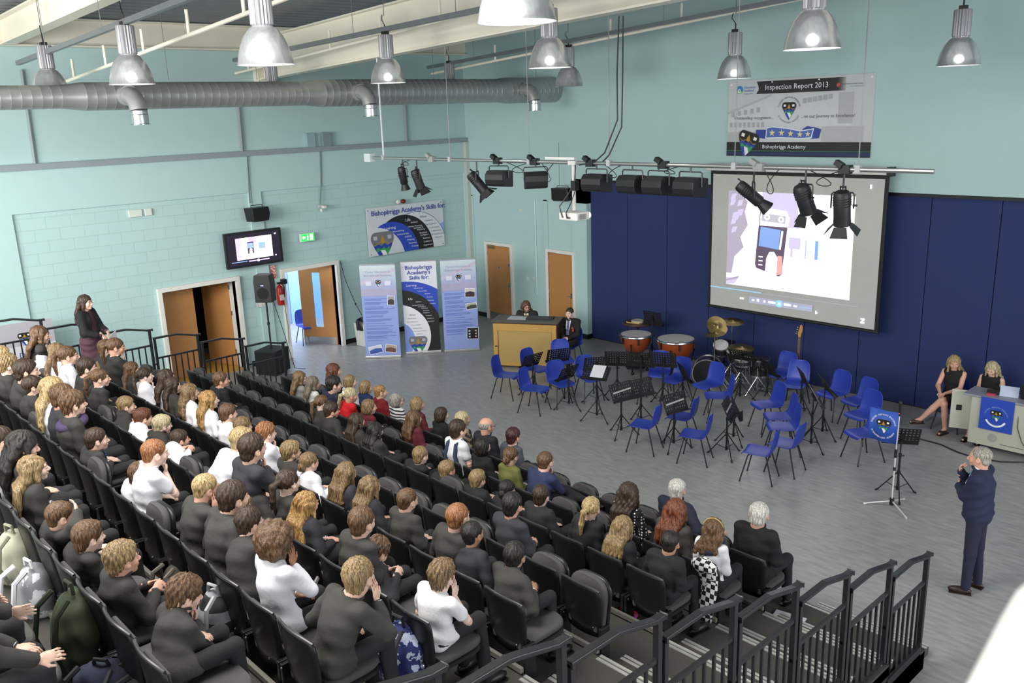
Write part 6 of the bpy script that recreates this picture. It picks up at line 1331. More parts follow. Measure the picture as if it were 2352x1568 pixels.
# ================================================================ people and seats
PX=dict(a1=(92,769),a2=(93,789),a3=(133,808),a4=(157,817),a5=(200,845),a6=(244,800),a7=(266,797),a8=(249,833),a9=(230,868),a10=(20,838),a11=(3,820),a12=(61,853),a13=(76,886),a14=(122,893),a15=(145,912),a16=(168,928),a17=(303,848),a18=(333,863),a19=(383,868),a20=(397,885),a21=(436,900),a22=(480,918),a23=(508,873),a24=(290,932),a25=(329,960),a26=(372,976),a27=(413,1010),a28=(524,950),a29=(558,980),a30=(612,995),a31=(556,1012),a32=(580,1030),a33=(222,1010),a34=(355,1040),a35=(324,1090),a36=(52,1024),a37=(3,1010),a38=(77,1076),a39=(473,1120),a40=(536,1143),
c1=(140,1184),c2=(203,1234),c3=(281,1285),c4=(424,1366),c5=(573,1199),
b1=(689,868),b2=(719,880),b3=(767,851),b4=(767,883),b5=(805,876),b6=(805,907),b7=(841,889),b8=(874,900),b9=(912,919),b10=(959,928),b11=(951,961),b12=(848,934),b13=(740,925),b14=(761,943),b15=(820,967),b16=(862,990),b17=(1015,952),b18=(1063,962),b19=(1052,987),b20=(1118,978),b21=(1109,1026),b22=(1179,1002),b23=(1174,1047),b24=(1253,1059),b25=(966,1047),b26=(1027,1080),b27=(1097,1102),b28=(1165,1124),b29=(1243,1139),b30=(1177,1160),b31=(668,1038),b32=(710,1062),b33=(796,1086),b34=(850,1118),b35=(936,1148),b36=(1052,1187),b37=(662,1107),b38=(704,1157),b39=(832,1199),b40=(1085,1226),b41=(588,1105),
d1=(637,1243),d2=(825,1324),d3=(866,1267),d4=(1016,1322),d5=(1183,1276),
e1=(1358,1166),e2=(1431,1209),e3=(1444,1133),e4=(1556,1123),e5=(1553,1172),e6=(1639,1215),e7=(1540,1245),e8=(1743,1180))
BZR='#343331'; WS='#e6e6ec'
D=dict
A_=[
# far left block
('a1',5,20,'long','brown',1,'blazer',BZR,'lap','girl with long brown hair behind the girl in white at the far left railing',{}),
('a2',5,19,'bob','darkblond',1,'shirt',WS,'lap','girl with short fair hair and glasses in a white shirt by the far left railing',D(x=[glasses])),
('a3',5,17,'long','lightbrown',1,'shirt',WS,'lap','girl with long light brown hair in front of the standing woman, left of a pair',{}),
('a4',5,16,'pony','brown',1,'shirt',WS,'lap','girl with dark ponytail in a white shirt beside the long haired girl',{}),
('a5',5,15,'short','darkbrown',0,'blazer',BZR,'lap','pupil with short dark hair right of the ponytailed girl in white',{}),
('a6',4,19,'short','brown',0,'blazer',BZR,'lap','boy with brown hair and glasses seated nearest the standing woman',D(x=[glasses])),
('a7',4,18,'pony','brown',1,'blazer',BZR,'chinR','girl with her hand to her mouth behind the boy with glasses near the railing',{}),
('a8',4,17,'pony','lightbrown',1,'blazer',BZR,'lap','girl with fair high ponytail and dark blazer, left edge, further from the camera',{}),
('a9',5,14,'pony','brown',1,'blazer',BZR,'lap','girl with brown ponytail shown in profile in front of the fair ponytail girl',{}),
('a10',6,15,'curly','darkblond',0,'blazer',BZR,'lap','boy with curly fair hair and glasses at the far left edge',D(x=[glasses])),
('a11',6,16,'short','blond',0,'blazer',BZR,'lap','pupil with fair hair cut off by the left photo edge, behind the curly boy',{}),
('a12',6,14,'short','darkbrown',0,'blazer',BZR,'lap','boy with wavy dark brown hair next to the curly fair boy',{}),
('a13',6,13,'short','darkbrown',0,'blazer',BZR,'lap','boy with neat dark hair and grey blazer left of the long blonde girl',{}),
('a14',6,11,'long','blond',1,'shirt',WS,'lap','girl with very long straight blonde hair and white shirt at the left',D(hl=.36)),
('a15',6,10.6,'short','brown',0,'blazer','#303034','lap','pupil with brown hair mostly hidden behind the boy with the purple hood',{}),
('a16',6,10,'mop','brown',0,'blazer','#3a3936','lap','boy in profile with brown mop hair and a purple hood on his shoulder',D(x=[scarfring('hood','#463a5c',.11,.045,-.06)])),
('a17',4,16,'long','brown',1,'blazer',BZR,'lap','girl with brown hair fading to blonde ends near the left railing',{}),
('a18',4,15,'pony','darkbrown',1,'shirt',WS,'chinR','girl with dark ponytail and white shirt, hand raised to her chin',{}),
('a19',4,14,'long','darkbrown',1,'shirt',WS,'lap','girl with dark hair and white shirt just behind the very dark long haired girl',{}),
('a20',4,13,'long','darkbrown',1,'blazer',BZR,'lap','girl with very dark long straight hair left of two fair haired girls',D(hl=.34)),
('a21',4,12,'long','lightbrown',1,'shirt',WS,'lap','girl with light brown straight hair and white shirt, middle of three long haired girls',{}),
('a22',4,11,'long','honey',1,'shirt',WS,'lap','girl with wavy golden hair and white shirt, right of three long haired girls',D(hl=.32)),
('a23',3,15,'short','brown',0,'blazer','#1d1d20','lap','lone boy with brown hair and white collar among empty seats',D(yw=-.25)),
('a24',5,12,'short','darkblond',0,'blazer',BZR,'lap','boy with sandy swept hair and dark jacket left of the reddish haired pupil',D(ln=20)),
('a25',5,11,'bowl','redbrown',0,'shirt',WS,'lap','pupil with reddish brown hair and white shirt beside the blond bowl cut boy',D(ln=18)),
('a26',5,10,'bowl','paleblond',0,'blazer',BZR,'lap','boy with pale blond bowl cut and dark blazer',D(ln=18)),
('a27',5,9,'short','darkbrown',0,'shirt',WS,'clasp','boy with dark hair in white shirt leaning forward with clasped hands',D(ln=25)),
('a28',4,10,'short','brown',0,'shirt',WS,'lap','boy with brown crop and white shirt right of the wavy golden hair',{}),
('a29',4,9,'short','lightbrown',0,'blazer',BZR,'lap','boy with light brown crop mostly hidden between two white shirts',{}),
('a30',4,8,'curly','ginger',0,'shirt',WS,'chinR','ginger boy in white shirt further from the camera, beside the empty grey seats',{}),
('a31',5,7,'bowl','blond',0,'shirt',WS,'lap','boy with yellow blond hair leaning far forward in a white shirt',D(ln=32)),
('a32',5,6,'short','darkbrown',0,'blazer','#34343a','chinR','boy with dark hair and grey blazer just right of the blond leaning boy',{}),
('a33',6,9,'short','darkbrown',0,'blazer',BZR,'lap','boy with dark hair and blue tie looking right, beyond the long haired profile girl',D(x=[tie('#2a4a9c','#8aa0d8')])),
('a34',6,6,'crop','ginger',0,'shirt',WS,'chinR','ginger boy in white short sleeves resting his chin on his hand',D(ln=16,sl='short',nr=1)),
('a35',6,7,'short','brown',0,'shirt',WS,'lap','boy with brown hair and white shirt leaning back in front of the ginger boy',D(nr=1)),
('a36',7,7,'long','black',1,'blazer',BZR,'lap','girl with long black hair at the left edge, head bowed',D(nr=1,pt=.3)),
('a37',7,8,'short','darkbrown',0,'shirt',WS,'lap','boy with white shirt and blue tie cut off by the left photo edge',D(x=[tie('#2a4a9c','#8aa0d8')])),
('a38',7,6,'half','darkblond',1,'blazer',BZR,'lap','girl with long fair hair tied at the crown, face in profile at the left',D(nr=1,hl=.34,yw=-.75)),
('a39',6,4,'crop','blond',0,'blazer','#3d3c39','cheekR','boy with short blond hair and grey blazer pressing his hand to his ear',D(nr=1,ln=18)),
('a40',6,3,'short','darkbrown',0,'blazer','#3d3c39','lap','boy with dark crop and grey blazer right of the blond boy covering his ear',D(nr=1,ln=20)),
('c1',7,5,'crop','brown',0,'blazer',BZR,'lap','boy with cropped brown hair holding a hand up to his forehead',D(nr=1,J=D(WF=[None,(.10,.085,.045)],hd=[None,(-.75,.1,.6)],hn=[None,(-.3,-1,-.3)]),ln=4)),
('c2',7,4,'bowl','brown',0,'blazer',BZR,'lap','boy with thick straight brown hair, furthest left of three in a diagonal',D(nr=1)),
('c3',7,2,'spiky','darkblond',0,'blazer',BZR,'clasp','boy with tousled sandy hair in the middle of three in a diagonal',D(nr=1)),
('c4',7,0,'mop','brown',0,'blazer','#383735','chinR','boy nearest the camera with brown hair and chin on his fist',D(nr=1,ln=22,yw=-.5,pt=.3)),
('c5',6,2,'short','darkbrown',0,'blazer','#393836','chinR','boy with dark hair beside the afro haired pupil, grey blazer',D(nr=1,ln=20)),
# middle block
('b1',1,17,'long','lightbrown',1,'top','#8d8c88','lap','woman with long brown hair, glasses and a grey cardigan, second row left end',D(x=[glasses],ad=1)),
('b2',1,16,'long','greybrown',1,'top','#d6d6d4','lap','woman with long ash brown hair and white top beside the grey cardigan woman',D(ad=1)),
('b3',0,17,'long','redbrown',1,'top','#1c1a1c','lap','woman with long reddish brown hair at the left end of the front row',D(ad=1)),
('b4',1,15,'short','black',0,'jumper','#1d2438','lap','man with black hair and beard in a navy jumper',D(ad=1)),
('b5',0,16,'bob','darkblond',1,'top','#dcdcdc','lap','woman with blonde bob and white top in the front row',D(ad=1)),
('b6',1,14,'pony','paleblond',1,'top','#c8141c','lap','woman with blonde ponytail, white tie and bright red top',D(ad=1,x=[ponytie('#e8e8e8',.035)])),
('b7',0,15,'bob','darkblond',1,'top','#1f2a5a','lap','woman with blonde hair and navy top in the front row',D(ad=1)),
('b8',0,14,'crop','auburn',1,'top','#7a1620','lap','woman with short copper hair and dark red top',D(ad=1,hc='honey')),
('b9',0,13,'bob','grey',1,'top','#d8d8d8','lap','woman with grey bob, glasses and white and black striped top',D(ad=1,x=[glasses],tk='stripes',t2='#30323c',ts=7)),
('b10',0,12,'bob','darkblond',1,'top','#5c1c28','lap','woman with fair hair half hidden behind the maroon jumper woman',D(ad=1)),
('b11',1,10,'long','brown',1,'jumper','#5e1f2c','lap','woman with wavy brown hair and maroon jumper leaning on the seat beside her',D(ad=1,sla=.22,hl=.2)),
('b12',1,12.6,'bob','lightbrown',1,'top','#641a26','lap','woman with light brown bob and dark red top holding white papers',D(ad=1)),
('b13',2,12,'pony','brown',1,'blazer',BZR,'lap','girl with brown ponytail and dark blazer behind the second row adults',{}),
('b14',2,11,'bowl','darkbrown',0,'blazer',BZR,'lap','boy with dark brown hair next to the brown ponytail girl, dark coat',{}),
('b15',2,10,'long','darkbrown',1,'blazer',BZR,'lap','girl with very long dark hair hanging over her seat back',D(hl=.38)),
('b16',2,9,'long','black',1,'blazer',BZR,'chinR','girl with black hair holding her fingers to her mouth',{}),
('b17',0,11,'bob','darkbrown',1,'top','#17171a','lap','woman with dark bob and black top in the front row',D(ad=1)),
('b18',0,10,'bob','paleblond',1,'top','#2a2a30','lap','woman with white blonde hair and dark flowered top in the front row',D(ad=1,tk='blotch',t2='#8a7a5c',ts=22)),
('b19',1,8,'short','darkbrown',1,'shirt','#e2e4e8','lap','woman with short dark hair, white blouse and navy pinafore',D(ad=1,sl='short',x=[pinafore])),
('b20',0,9,'bald','grey',0,'blazer','#24242a','lap','balding grey haired man with glasses and dark suit in the front row',D(ad=1,x=[glasses],sk='ruddy')),
('b21',1,7,'bob','black',1,'top','#161618','lap','woman with black wavy hair and black top',D(ad=1,hl=.1)),
('b22',0,8,'short','maroonbrown',1,'blazer','#4a4e58','lap','woman with short dark reddish hair and grey jacket in the front row',D(ad=1)),
('b23',1,6,'bun','brown',1,'top','#6b6c38','lap','woman with pinned up brown hair and olive green top',D(ad=1)),
('b24',1,5,'crop','brown',0,'jumper','#2b3558','chinR','man with cropped brown hair and navy jumper, legs crossed',D(ad=1,ln=14,J=D(kn=[(-.02,.43,.62),(.13,.42,.54)],an=[(.30,.55,.50),(.13,.44,.09)],td=[(.9,.5,.1),(0,1,0)]))),
('b25',2,8,'short','darkblond',0,'blazer','#202024','lap','small boy with fair spiky crop and white collar, left of three small boys',{}),
('b26',2,7,'bowl','darkblond',0,'blazer','#202024','lap','small boy with sandy hair, middle of three small boys',{}),
('b27',2,5,'bowl','darkblond',0,'blazer','#202024','lap','small boy with sandy hair, right of three small boys',{}),
('b28',2,4,'bun','black',1,'blazer','#202024','lap','girl with black tied hair behind the olive green top',{}),
('b29',2,3,'short','darkbrown',0,'blazer','#26262a','lap','boy with dark brown hair and blazer behind the navy jumper man',{}),
('b30',3,2,'short','black',0,'blazer','#34343a','clasp','boy with black hair and grey blazer, hands clasped, two rows behind the navy jumper',{}),
('b31',4,7,'spiky','darkblond',0,'blazer','#3a3936','lap','boy with sandy spiky hair and grey blazer right of the far ginger boy',{}),
('b32',4,6,'bun','lightbrown',1,'shirt',WS,'lap','girl with tied light brown hair and white shirt right of the spiky boy',{}),
('b33',4,5,'long','lightbrown',1,'blazer','#313136','lap','girl with light brown hair parted over her blazer, pale choker showing',D(x=[scarfring('choker','#d8d8dc',.06,.006,.02)])),
('b34',4,4,'long','lightbrown',1,'blazer','#26262b','lap','girl with brown hair turning pale blonde at the ends',D(hl=.24)),
('b35',4,3,'crop','brown',0,'blazer','#3a3936','lap','boy with cropped brown hair and broad grey blazer back, centre of the crowd',D(nr=1)),
('b36',4,2,'crop','ginger',0,'blazer','#3a3936','lap','boy with golden ginger crop and grey blazer',D(nr=1,hc='ginger')),
('b37',5,4,'pony','darkbrown',1,'blazer','#333230','lap','girl with dark wavy low ponytail and a hand beside her face',D(nr=1)),
('b38',5,3,'long','honey',1,'blazer','#26262b','lap','girl with long golden wavy hair down her back, centre left',D(nr=1,hl=.36)),
('b39',5,2,'short','brown',0,'blazer','#3a3936','lap','boy with brown side swept hair and grey blazer right of the golden haired girl',D(nr=1)),
('b40',4,1,'crop','black',0,'blazer','#303035','lap','boy with jet black crop and white collar right of the golden ginger boy',D(nr=1,sk='tan')),
('b41',5,5,'long','brown',1,'blazer',BZR,'lap','girl with curly brown hair left of the dark wavy ponytail girl',D(hl=.2,nr=1)),
('d1',6,1,'afro','brown',0,'shirt','#e8e8ee','cheekR','pupil with big curly brown hair and white shirt, cheek on hand',D(nr=1,ln=10,sk='brown')),
('d2',6,0,'short','darkblond',0,'blazer','#3c3b38','cheekR','boy with sandy hair and grey blazer holding his cheek in his hand',D(nr=1,ln=26)),
('d3',5,1,'mop','brown',0,'blazer','#2a2a2f','phone','boy with tousled brown hair looking down at his raised hands',D(nr=1,ln=26,pt=.55)),
('d4',5,0,'mop','lightbrown',0,'shirt','#eaeaee','cheekR','boy in short sleeved white shirt near the lower aisle, hand on cheek',D(nr=1,ln=12,sl='short')),
('d5',4,0,'short','black',0,'blazer','#3c3b38','clasp','boy with black hair and grey blazer clasping his hands by the aisle',D(nr=1,ln=20,sk='tan')),
('e1',2,2,'pony','blond',1,'blazer','#232327','lap','girl with blonde ponytail over loose hair and black blazer, towards the aisle',D(hl=.3)),
('e2',2,1,'long','darkblond',1,'blazer','#232327','lap','girl with straight dark blonde hair and black blazer beside the ponytail girl',{}),
('e3',1,2,'long','darkbrown',1,'top','#141417','lap','woman with long dark hair and black top with white dots',D(ad=1,tk='dots',t2='#e8e8e8',ts=30)),
('e4',0,2,'white','white',0,'blazer','#23273a','lap','white haired man in a navy suit in the front row, arm over the next seat',D(ad=1,J=D(W=[None,(.42,.10,.80)],hd=[None,(.9,.3,-.2)],pol=[None,(.3,-.8,-.4)]))),
('e5',1,1,'long','auburn',1,'blazer','#4a4642','lap','woman with long copper red hair and brown grey jacket',D(ad=1,hl=.26)),
('e6',1,0,'long','brown',1,'top','#e4e4e8','lap','woman with a headband, navy scarf and white top',D(ad=1,hl=.1,x=[hairband('#b8a060'),scarfring('scarf','#1c2a44',.11,.04,-.04)],sl='rolled')),
('e7',2,0,'crop','black',0,'blazer','#1c1c20','lap','boy with black crop and black blazer at the end of the third row',D(sk='tan')),
('e8',0,0,'receding','white',0,'blazer','#17171b','lap','large white haired man in a dark coat at the right end of the front row',D(ad=1,sc=1.06)),
]
seatx=lambda i:13.87-.47*i
OCC={}
TGT=np.array([10.2,-.6])
for n,(id_,k,seat,hair,hc,fem,top,tc,pose,desc,o) in enumerate(A_):
    ad=o.get('ad',0); ln=o.get('ln',8 if not ad else 4); yb=YB(k); L=math.radians(ln)
    s0=1.0 if ad else .90
    s0*=o.get('sc',1.0)*(.94 if fem and ad else 1)
    yh=yb+.15+.665*s0*math.sin(L)-.0
    P=phit(PX[id_],1,yh); sx_=seatx(seat); zr=P[2]-ZF(k)
    s=max(s0*.88,min(s0*1.06,(zr-.535+.02)/(.665*math.cos(L))))
    rootx=sx_*.5+P[0]*.5; rooty=yb+.17
    yaw=math.atan2(-(TGT[0]-P[0]),TGT[1]-P[1])*.85+rng.uniform(-.12,.12)+o.get('yw',0)*.4
    pitch=o.get('pt',rng.uniform(.0,.14))
    sk=o.get('sk',['fair','pale','ruddy','fair'][n%4])
    kw={}
    if o.get('tk'): kw.update(topkind=o['tk'],topcol2=o['t2'],tscale=o['ts'])
    person((rootx,rooty,ZF(k)),0,desc,s=s,lean=ln,hair=hair,hc=o.get('hc',hc),skin=sk,top=top,tc=tc,pose=pose,yaw=yaw,pitch=pitch,roll=rng.uniform(-.06,.06),fem=bool(fem),near=bool(o.get('nr')),seed=n,
        hsc=1.19 if not ad else 1.19,group='pupils in the tiered seats' if not ad else 'adults in the front rows',length=o.get('hl',.27),headto=(P[0]-rootx,P[1]-rooty,zr),J=o.get('J'),extra=o.get('x',()),sleeve=o.get('sl','long'),skirt=bool(fem),slat=o.get('sla',0),
        bottom='#202023' if not ad else ['#1c1c20','#25262e','#1e1e22'][n%3],collar='#dfe0e6' if top in('blazer','shirt') else None,**kw)
    OCC.setdefault(k,{})[int(round(seat))]=desc
# two pupils cut off by the lower left corner: hands and knees in view
for (px,z_,lab,sd,pose) in ((12.93,0,'pupil in a dark blazer clapping at the lower left photo edge',201,'clasp'),(13.50,0,'pupil with hands in lap at the bottom left corner of the photo',202,'lap')):
    kk=8; P=(px,0,0)
    J=D(W=[(.30,.44,.70),(.38,.42,.72)],hd=[(.75,.6,.1),(.7,.7,.15)],hn=[(.6,-.7,-.2),(-.7,.6,0)],curl=[.12,.08]) if pose=='clasp' else D(W=[(.14,.36,.66),(.24,.38,.66)],hd=[(.7,.7,-.1),(.1,.95,.0)],hn=[(0,0,-1),(-.6,0,-.6)])
    person((P[0],YB(kk)+.02,ZF(kk)),0,lab,s=.88,lean=-4,hair='short',hc='brown',top='blazer',tc=BZR,pose='lap',yaw=-.4,near=True,seed=sd,J=J,group='pupils in the tiered seats'); OCC.setdefault(kk,{})[int(round((13.87-P[0])/.47))]=lab
# ---- tip-up seats
SEATP=mat('seat_shell_black','#1c1c1e',.38,noise=.2,nscale=12,bump=.08,bscale=200); PAD=mat('grey_seat_fabric','#4c4b4b',.9,noise=.15,nscale=80,bump=.2,bscale=300); SST=mat('seat_bracket','#2a2a2d',.4,.5)
def backshell(b,hw=.215,z0=.34,z1=.80,t=.012):
    us=np.linspace(-1,1,9); zs=[(z0,.80,.02),(z0+.1,.90,.012),(z0+.25,.97,.0),(z1-.08,1.0,-.015),(z1-.03,.98,-.022),(z1,.88,-.025)]
    vs=[];n=len(us)
    for z,wf,yo in zs:
        for u in us: vs.append((u*hw*wf,yo+.030*abs(u)**2,z-(.012*abs(u)**4 if z==z1 else 0)))
    fs=[(k*n+j,k*n+j+1,(k+1)*n+j+1,(k+1)*n+j) for k in range(len(zs)-1) for j in range(n-1)]
    b.add(vs,fs)
def mkseat(folded):
    r=empty('tip_up_seat',(0,0,0),0,'','seat',None)
    b=MB(); backshell(b); o=b.build('backrest',SEATP,r,smooth=True,ang=70); m=o.modifiers.new('t','SOLIDIFY'); m.thickness=.016; m.offset=0
    b=MB(); us=np.linspace(-1,1,9); top=[(u*.215*(.98 if abs(u)<.8 else .94),-.026+.030*abs(u)**2,.803-.018*abs(u)**4) for u in us]; b.tube(top,.011,8); b.build('rim_highlight',mat('seat_rim_highlight','#3c3c3e',.28),r,smooth=True)  # lighter grey tube paints the highlight along the back's top edge
    b=MB(); b.b2((-.16,.02,.38),(.16,.05,.74)); b.build('back_pad',PAD,r,bevel=.014)
    b=MB()
    for s in (-1,1): b.b2((s*.215-.015,-.01,.16),(s*.215+.015,.10,.46)); b.b2((s*.215-.014,-.02,.0),(s*.215+.014,.05,.18))
    b.build('bracket',SST,r,bevel=.004)
    b=MB(); 
    for s in (-1,1): b.tube([(s*.16,-.038,.47),(s*.16,-.03,.47)],.008,8)
    b.build('bolt',CHROME,r)
    R=rotx(1.42) if folded else np.eye(3); piv=np.array([0,.09,.40])
    def T(vs): return [R@np.array(v)+piv for v in vs]
    def slab(z0,z1,y1,hw):
        out=[]; 
        pts=[(-hw,.0),(hw,.0),(hw,y1*.6)]+[(hw*math.cos(t)**.6 if math.cos(t)>0 else 0,y1*.6+y1*.4*math.sin(t)**.8) for t in np.linspace(.15,1.45,6)]+[(-hw*math.cos(t)**.6,y1*.6+y1*.4*math.sin(t)**.8) for t in np.linspace(1.45,.15,6)]+[(-hw,y1*.6)]
        n=len(pts); c=[(x*.93,y*.97+.003) for x,y in pts]
        vs=[(x,y,z0) for x,y in c]+[(x,y,z0+(z1-z0)*.3) for x,y in pts]+[(x,y,z0+(z1-z0)*.7) for x,y in pts]+[(x,y,z1) for x,y in c]
        fs=[tuple(range(n))[::-1],tuple(range(3*n,4*n))]+[(k*n+i,k*n+(i+1)%n,(k+1)*n+(i+1)%n,(k+1)*n+i) for k in range(3) for i in range(n)]
        return T(vs),fs
    b=MB(); b.add(*slab(.0,.055,.42,.20)); b.build('seat_pad',PAD,r,smooth=True,ang=50); b=MB(); b.add(*slab(-.04,.0,.42,.205)); b.build('seat_pan',SEATP,r,smooth=True,ang=50)
    return r
SO=mkseat(False); SF=mkseat(True); used={'o':0,'f':0}
NUM=['','one','two','three','four','five','six','seven','eight','nine','ten','eleven','twelve']
def elabel(k,i):
    oc=OCC.get(k,{}); j=min(oc,key=lambda q:(abs(q-i),q)); n=abs(j-i); sh=' '.join(oc[j].split(',')[0].split()[:9])
    return 'empty folded seat %s %s of the %s'%(NUM[n] if n<13 else str(n),'left' if i>j else 'right',sh)
ROWN=['front row','second row','third row','fourth row','fifth row','sixth row','seventh row','eighth row','ninth row']
SKIP={8:range(0,21)}
for k in range(9):
    for i in range(21):
        occ=OCC.get(k,{}).get(i)
        if k==7 and i in (1,3) and not occ: occ='gap'
        if k==8 and not occ: continue
        src,key=(SO,'o') if occ else (SF,'f')
        r=src if used[key]==0 else copy_tree(src); used[key]+=1
        r.location=(seatx(i),YB(k),ZF(k)); 
        r['category']='seat'
        if occ: r['label']=('seat under the '+' '.join(occ.split()[:11]).rstrip(',')) if occ!='gap' else ['','folded down empty seat beside the boy nearest the camera','','folded down empty seat left of the tousled sandy haired boy'][i]; r['group']='occupied tip-up seats'
        else: r['label']=elabel(k,i); r['group']='empty seats of the '+ROWN[k]
# ---- people on the floor
def P2(px,axis,val): return phit(px,axis,val)
h=P2((190,672),1,-11.15)
person((h[0],-11.15,ZF(4)),-.85,'woman with long dark hair, black cardigan and plum dress standing by the left railing',s=1.0,lean=0,hair='long',hc='darkbrown',top='dress',tc='#4a2c38',pose='side',stand=True,fem=True,yaw=-.1,pitch=.05,seed=301,length=.26,
  J=D(H=(0,0,.86),kn=[(-.08,.01,.47),(.08,.01,.47)],an=[(-.09,-.02,.09),(.09,-.02,.09)],W=[(.05,.30,1.02),(.10,.28,.98)],hd=[(.5,.5,-.5),(-.4,.5,-.6)],hn=[(0,-1,-.3),(0,-1,-.3)]),bottom='#15151a',near=False,collar=None,skirt=True,tscale=3,
  extra=[lambda i:(lambda F:nmesh('cardigan',F.mesh(),clothmat('cloth_cardigan','#151518'),i['root']))(card(i)),lambda i:paperin(i)]) if False else None
def card(i):
    F=Fld(i['H']-.4,i['nb']+.4,.012); U=i['U']; s=i['s']
    F.ell(i['H']+U*.17*s,(.165*s,.132*s,.16*s),None,.05); F.ell(i['H']+U*.35*s,(.186*s,.146*s,.16*s),None,.05); F.cap(i['S'][0]*.85+i['S'][1]*.15,i['S'][1]*.85+i['S'][0]*.15,.078,.078,.04)
    for j in (0,1): F.cap(i['S'][j],i['El'][j],.070,.064,.03); F.cap(i['El'][j],i['El'][j]*.35+i['W'][j]*.65,.064,.054,.01)
    F.sub(i['nb']-U*.20+np.array([0,.14,0]),(.075,.12,.30),None,.01); F.sub(i['nb']+U*.03,(.07,.09,.06),None,.01); return F
def paperin(i):
    m=(i['W'][0]+i['W'][1])/2; b=MB(); b.box(m+np.array([-.04,.10,-.15]),(.23,.004,.31),roty(.25)@rotx(-.1)); b.build('paper',simple('#e4e6ea'),i['root'])
w_=person((h[0],-11.15,ZF(4)),-.85,'woman with long dark hair, black cardigan and plum dress standing by the left railing',s=1.0,lean=0,hair='long',hc='darkbrown',top='dress',tc='#4a2c38',pose='side',stand=True,fem=True,yaw=-.1,pitch=.05,seed=301,length=.26,
  J=D(H=(0,0,.90),kn=[(-.08,.01,.49),(.08,.01,.49)],an=[(-.09,-.02,.09),(.09,-.02,.09)],W=[(-.02,.30,1.06),(.10,.28,1.03)],hd=[(.6,.5,-.4),(-.4,.5,-.7)],hn=[(0,-1,-.3),(0,-1,-.3)]),bottom='#15151a',collar=None,skirt=True,
  extra=[lambda i:nmesh('cardigan',card(i).mesh(),clothmat('cloth_cardigan','#151518'),i['root']),paperin])
# man in the navy suit, arms folded with one hand to his mouth
fx=phit((2228,1355),2,0)
def suitlegs(i): pass
person((fx[0],fx[1]-.02,0),1.62,'grey haired man in a navy suit standing with a hand at his mouth, right side',s=1.04,lean=2,hair='receding',hc='grey',skin='ruddy',top='blazer',tc='#1d2440',pose='cross',stand=True,yaw=.05,pitch=.1,seed=302,near=True,bottom='#1d2238',shoes='#2e1c18',
  J=D(H=(0,0,.95),kn=[(-.09,.01,.51),(.10,-.01,.51)],an=[(-.10,.02,.09),(.13,-.04,.09)],td=[(-.35,1,0),(.1,1,0)],W=[(.12,.26,1.20),(.05,.235,1.40)],hd=[(.9,.2,.1),(-.15,-.1,.95)],hn=[(0,-1,0),(-.2,-1,0)],pol=[(-.6,-.2,-.7),(.5,.4,-1)],curl=[.4,1.2]),collar='#e4e6ee',extra=[shirtfront,tie('#4aa0b8')])
# pianist and seated boy
O_=np.array([4.905,-2.755]); p=min([np.array([*(O_+np.array([-.51,.86])*1.15+np.array([.86,.51])*a),1.2]) for a in np.linspace(-.9,.9,181)],key=lambda q:abs(pproj(q)[0]-1212))
person((p[0],p[1],0),ang+math.pi+.0,'pianist with shoulder length hair and beard in a dark jacket behind the piano',s=1.0,lean=10,hair='long',hc='brown',skin='ruddy',top='blazer',tc='#242423',pose='lap',yaw=-.0 if 0 else .55,pitch=.25,seed=303,length=.05,extra=[beard,glasses,shirtfront,tie('#c8a838')],J=D(W=[(-.12,.42,.78),(.14,.42,.78)],hd=[(0,1,0),(0,1,0)])) 
b=MB(); b.b2((-.3,-.18,.42),(.3,.18,.50)); 
o=b.build('stool_seat',DARK,bevel=.01); rr=empty('piano_stool',(p[0],p[1],0),ang,'black piano stool hidden behind the piano under the pianist','stool'); o.parent=rr
for sx in (-1,1):
    for sy in (-1,1): b=MB(); b.tube([(sx*.26,sy*.14,0),(sx*.26,sy*.14,.43)],.018,8); b.build('leg',DARK,rr)
p=phit((1309,716),2,1.19)
bluechair(p[0]+.02,p[1]-.02,math.pi+.35+.0,'blue plastic chair under the boy with the blazer badges by the blue wall')
person((p[0],p[1],0),math.pi+.35,'boy in a black blazer with red badges seated facing us beside the piano',s=.97,lean=0,hair='crop',hc='darkbrown',skin='pale',top='blazer',tc='#17171a',pose='clasp',yaw=-.05,pitch=.05,seed=304,near=True,bottom='#26211f',
  extra=[shirtfront,tie('#262a50','#8a90b8'),phone,lambda i:(lambda b:(b.box(i['nb']-i['U']*.17+np.array([-.11,.125,0]),(.04,.01,.03)),b.box(i['nb']-i['U']*.22+np.array([-.12,.13,0]),(.035,.01,.05)),b.build('badges',mat('red_badge','#d0402c',.4),i['root'])))(MB())])
# two women by the blue wall
p=phit((2196,834),1,-.50); 
person((p[0],-.50,0),math.pi-.0,'blonde woman in a black sleeveless dress seated with crossed legs beside the media desk',s=.99,lean=6,length=.04,hair='long',hc='blond',skin='ruddy',top='dress',tc='#151517',pose='lap',yaw=.45,pitch=.15,fem=True,near=True,seed=305,sleeve='none',legskin=True,skirt=True,collar=None,shoes='#3a2c22',
  J=D(kn=[(.02,.40,.60),(-.02,.40,.53)],an=[(.30,.50,.22),(-.05,.36,.09)],td=[(.75,.6,0),(.2,1,0)],W=[(.0,.34,.70),(.08,.36,.70)],hd=[(.6,.6,-.2),(-.5,.7,-.2)],hn=[(0,0,-1),(0,0,-1)]))
bluechair(p[0],-.52,math.pi,'blue plastic chair hidden under the woman with crossed legs')
p=phit((2284,842),1,-.46)
person((p[0],-.46,0),math.pi-.1,'fair haired woman in a black sleeveless top seated behind the media desk',s=.98,lean=6,length=.02,hair='long',hc='paleblond',skin='fair',top='dress',tc='#131315',pose='lap',yaw=.1,pitch=.35,fem=True,near=True,seed=306,sleeve='none',legskin=True,skirt=True,collar=None)
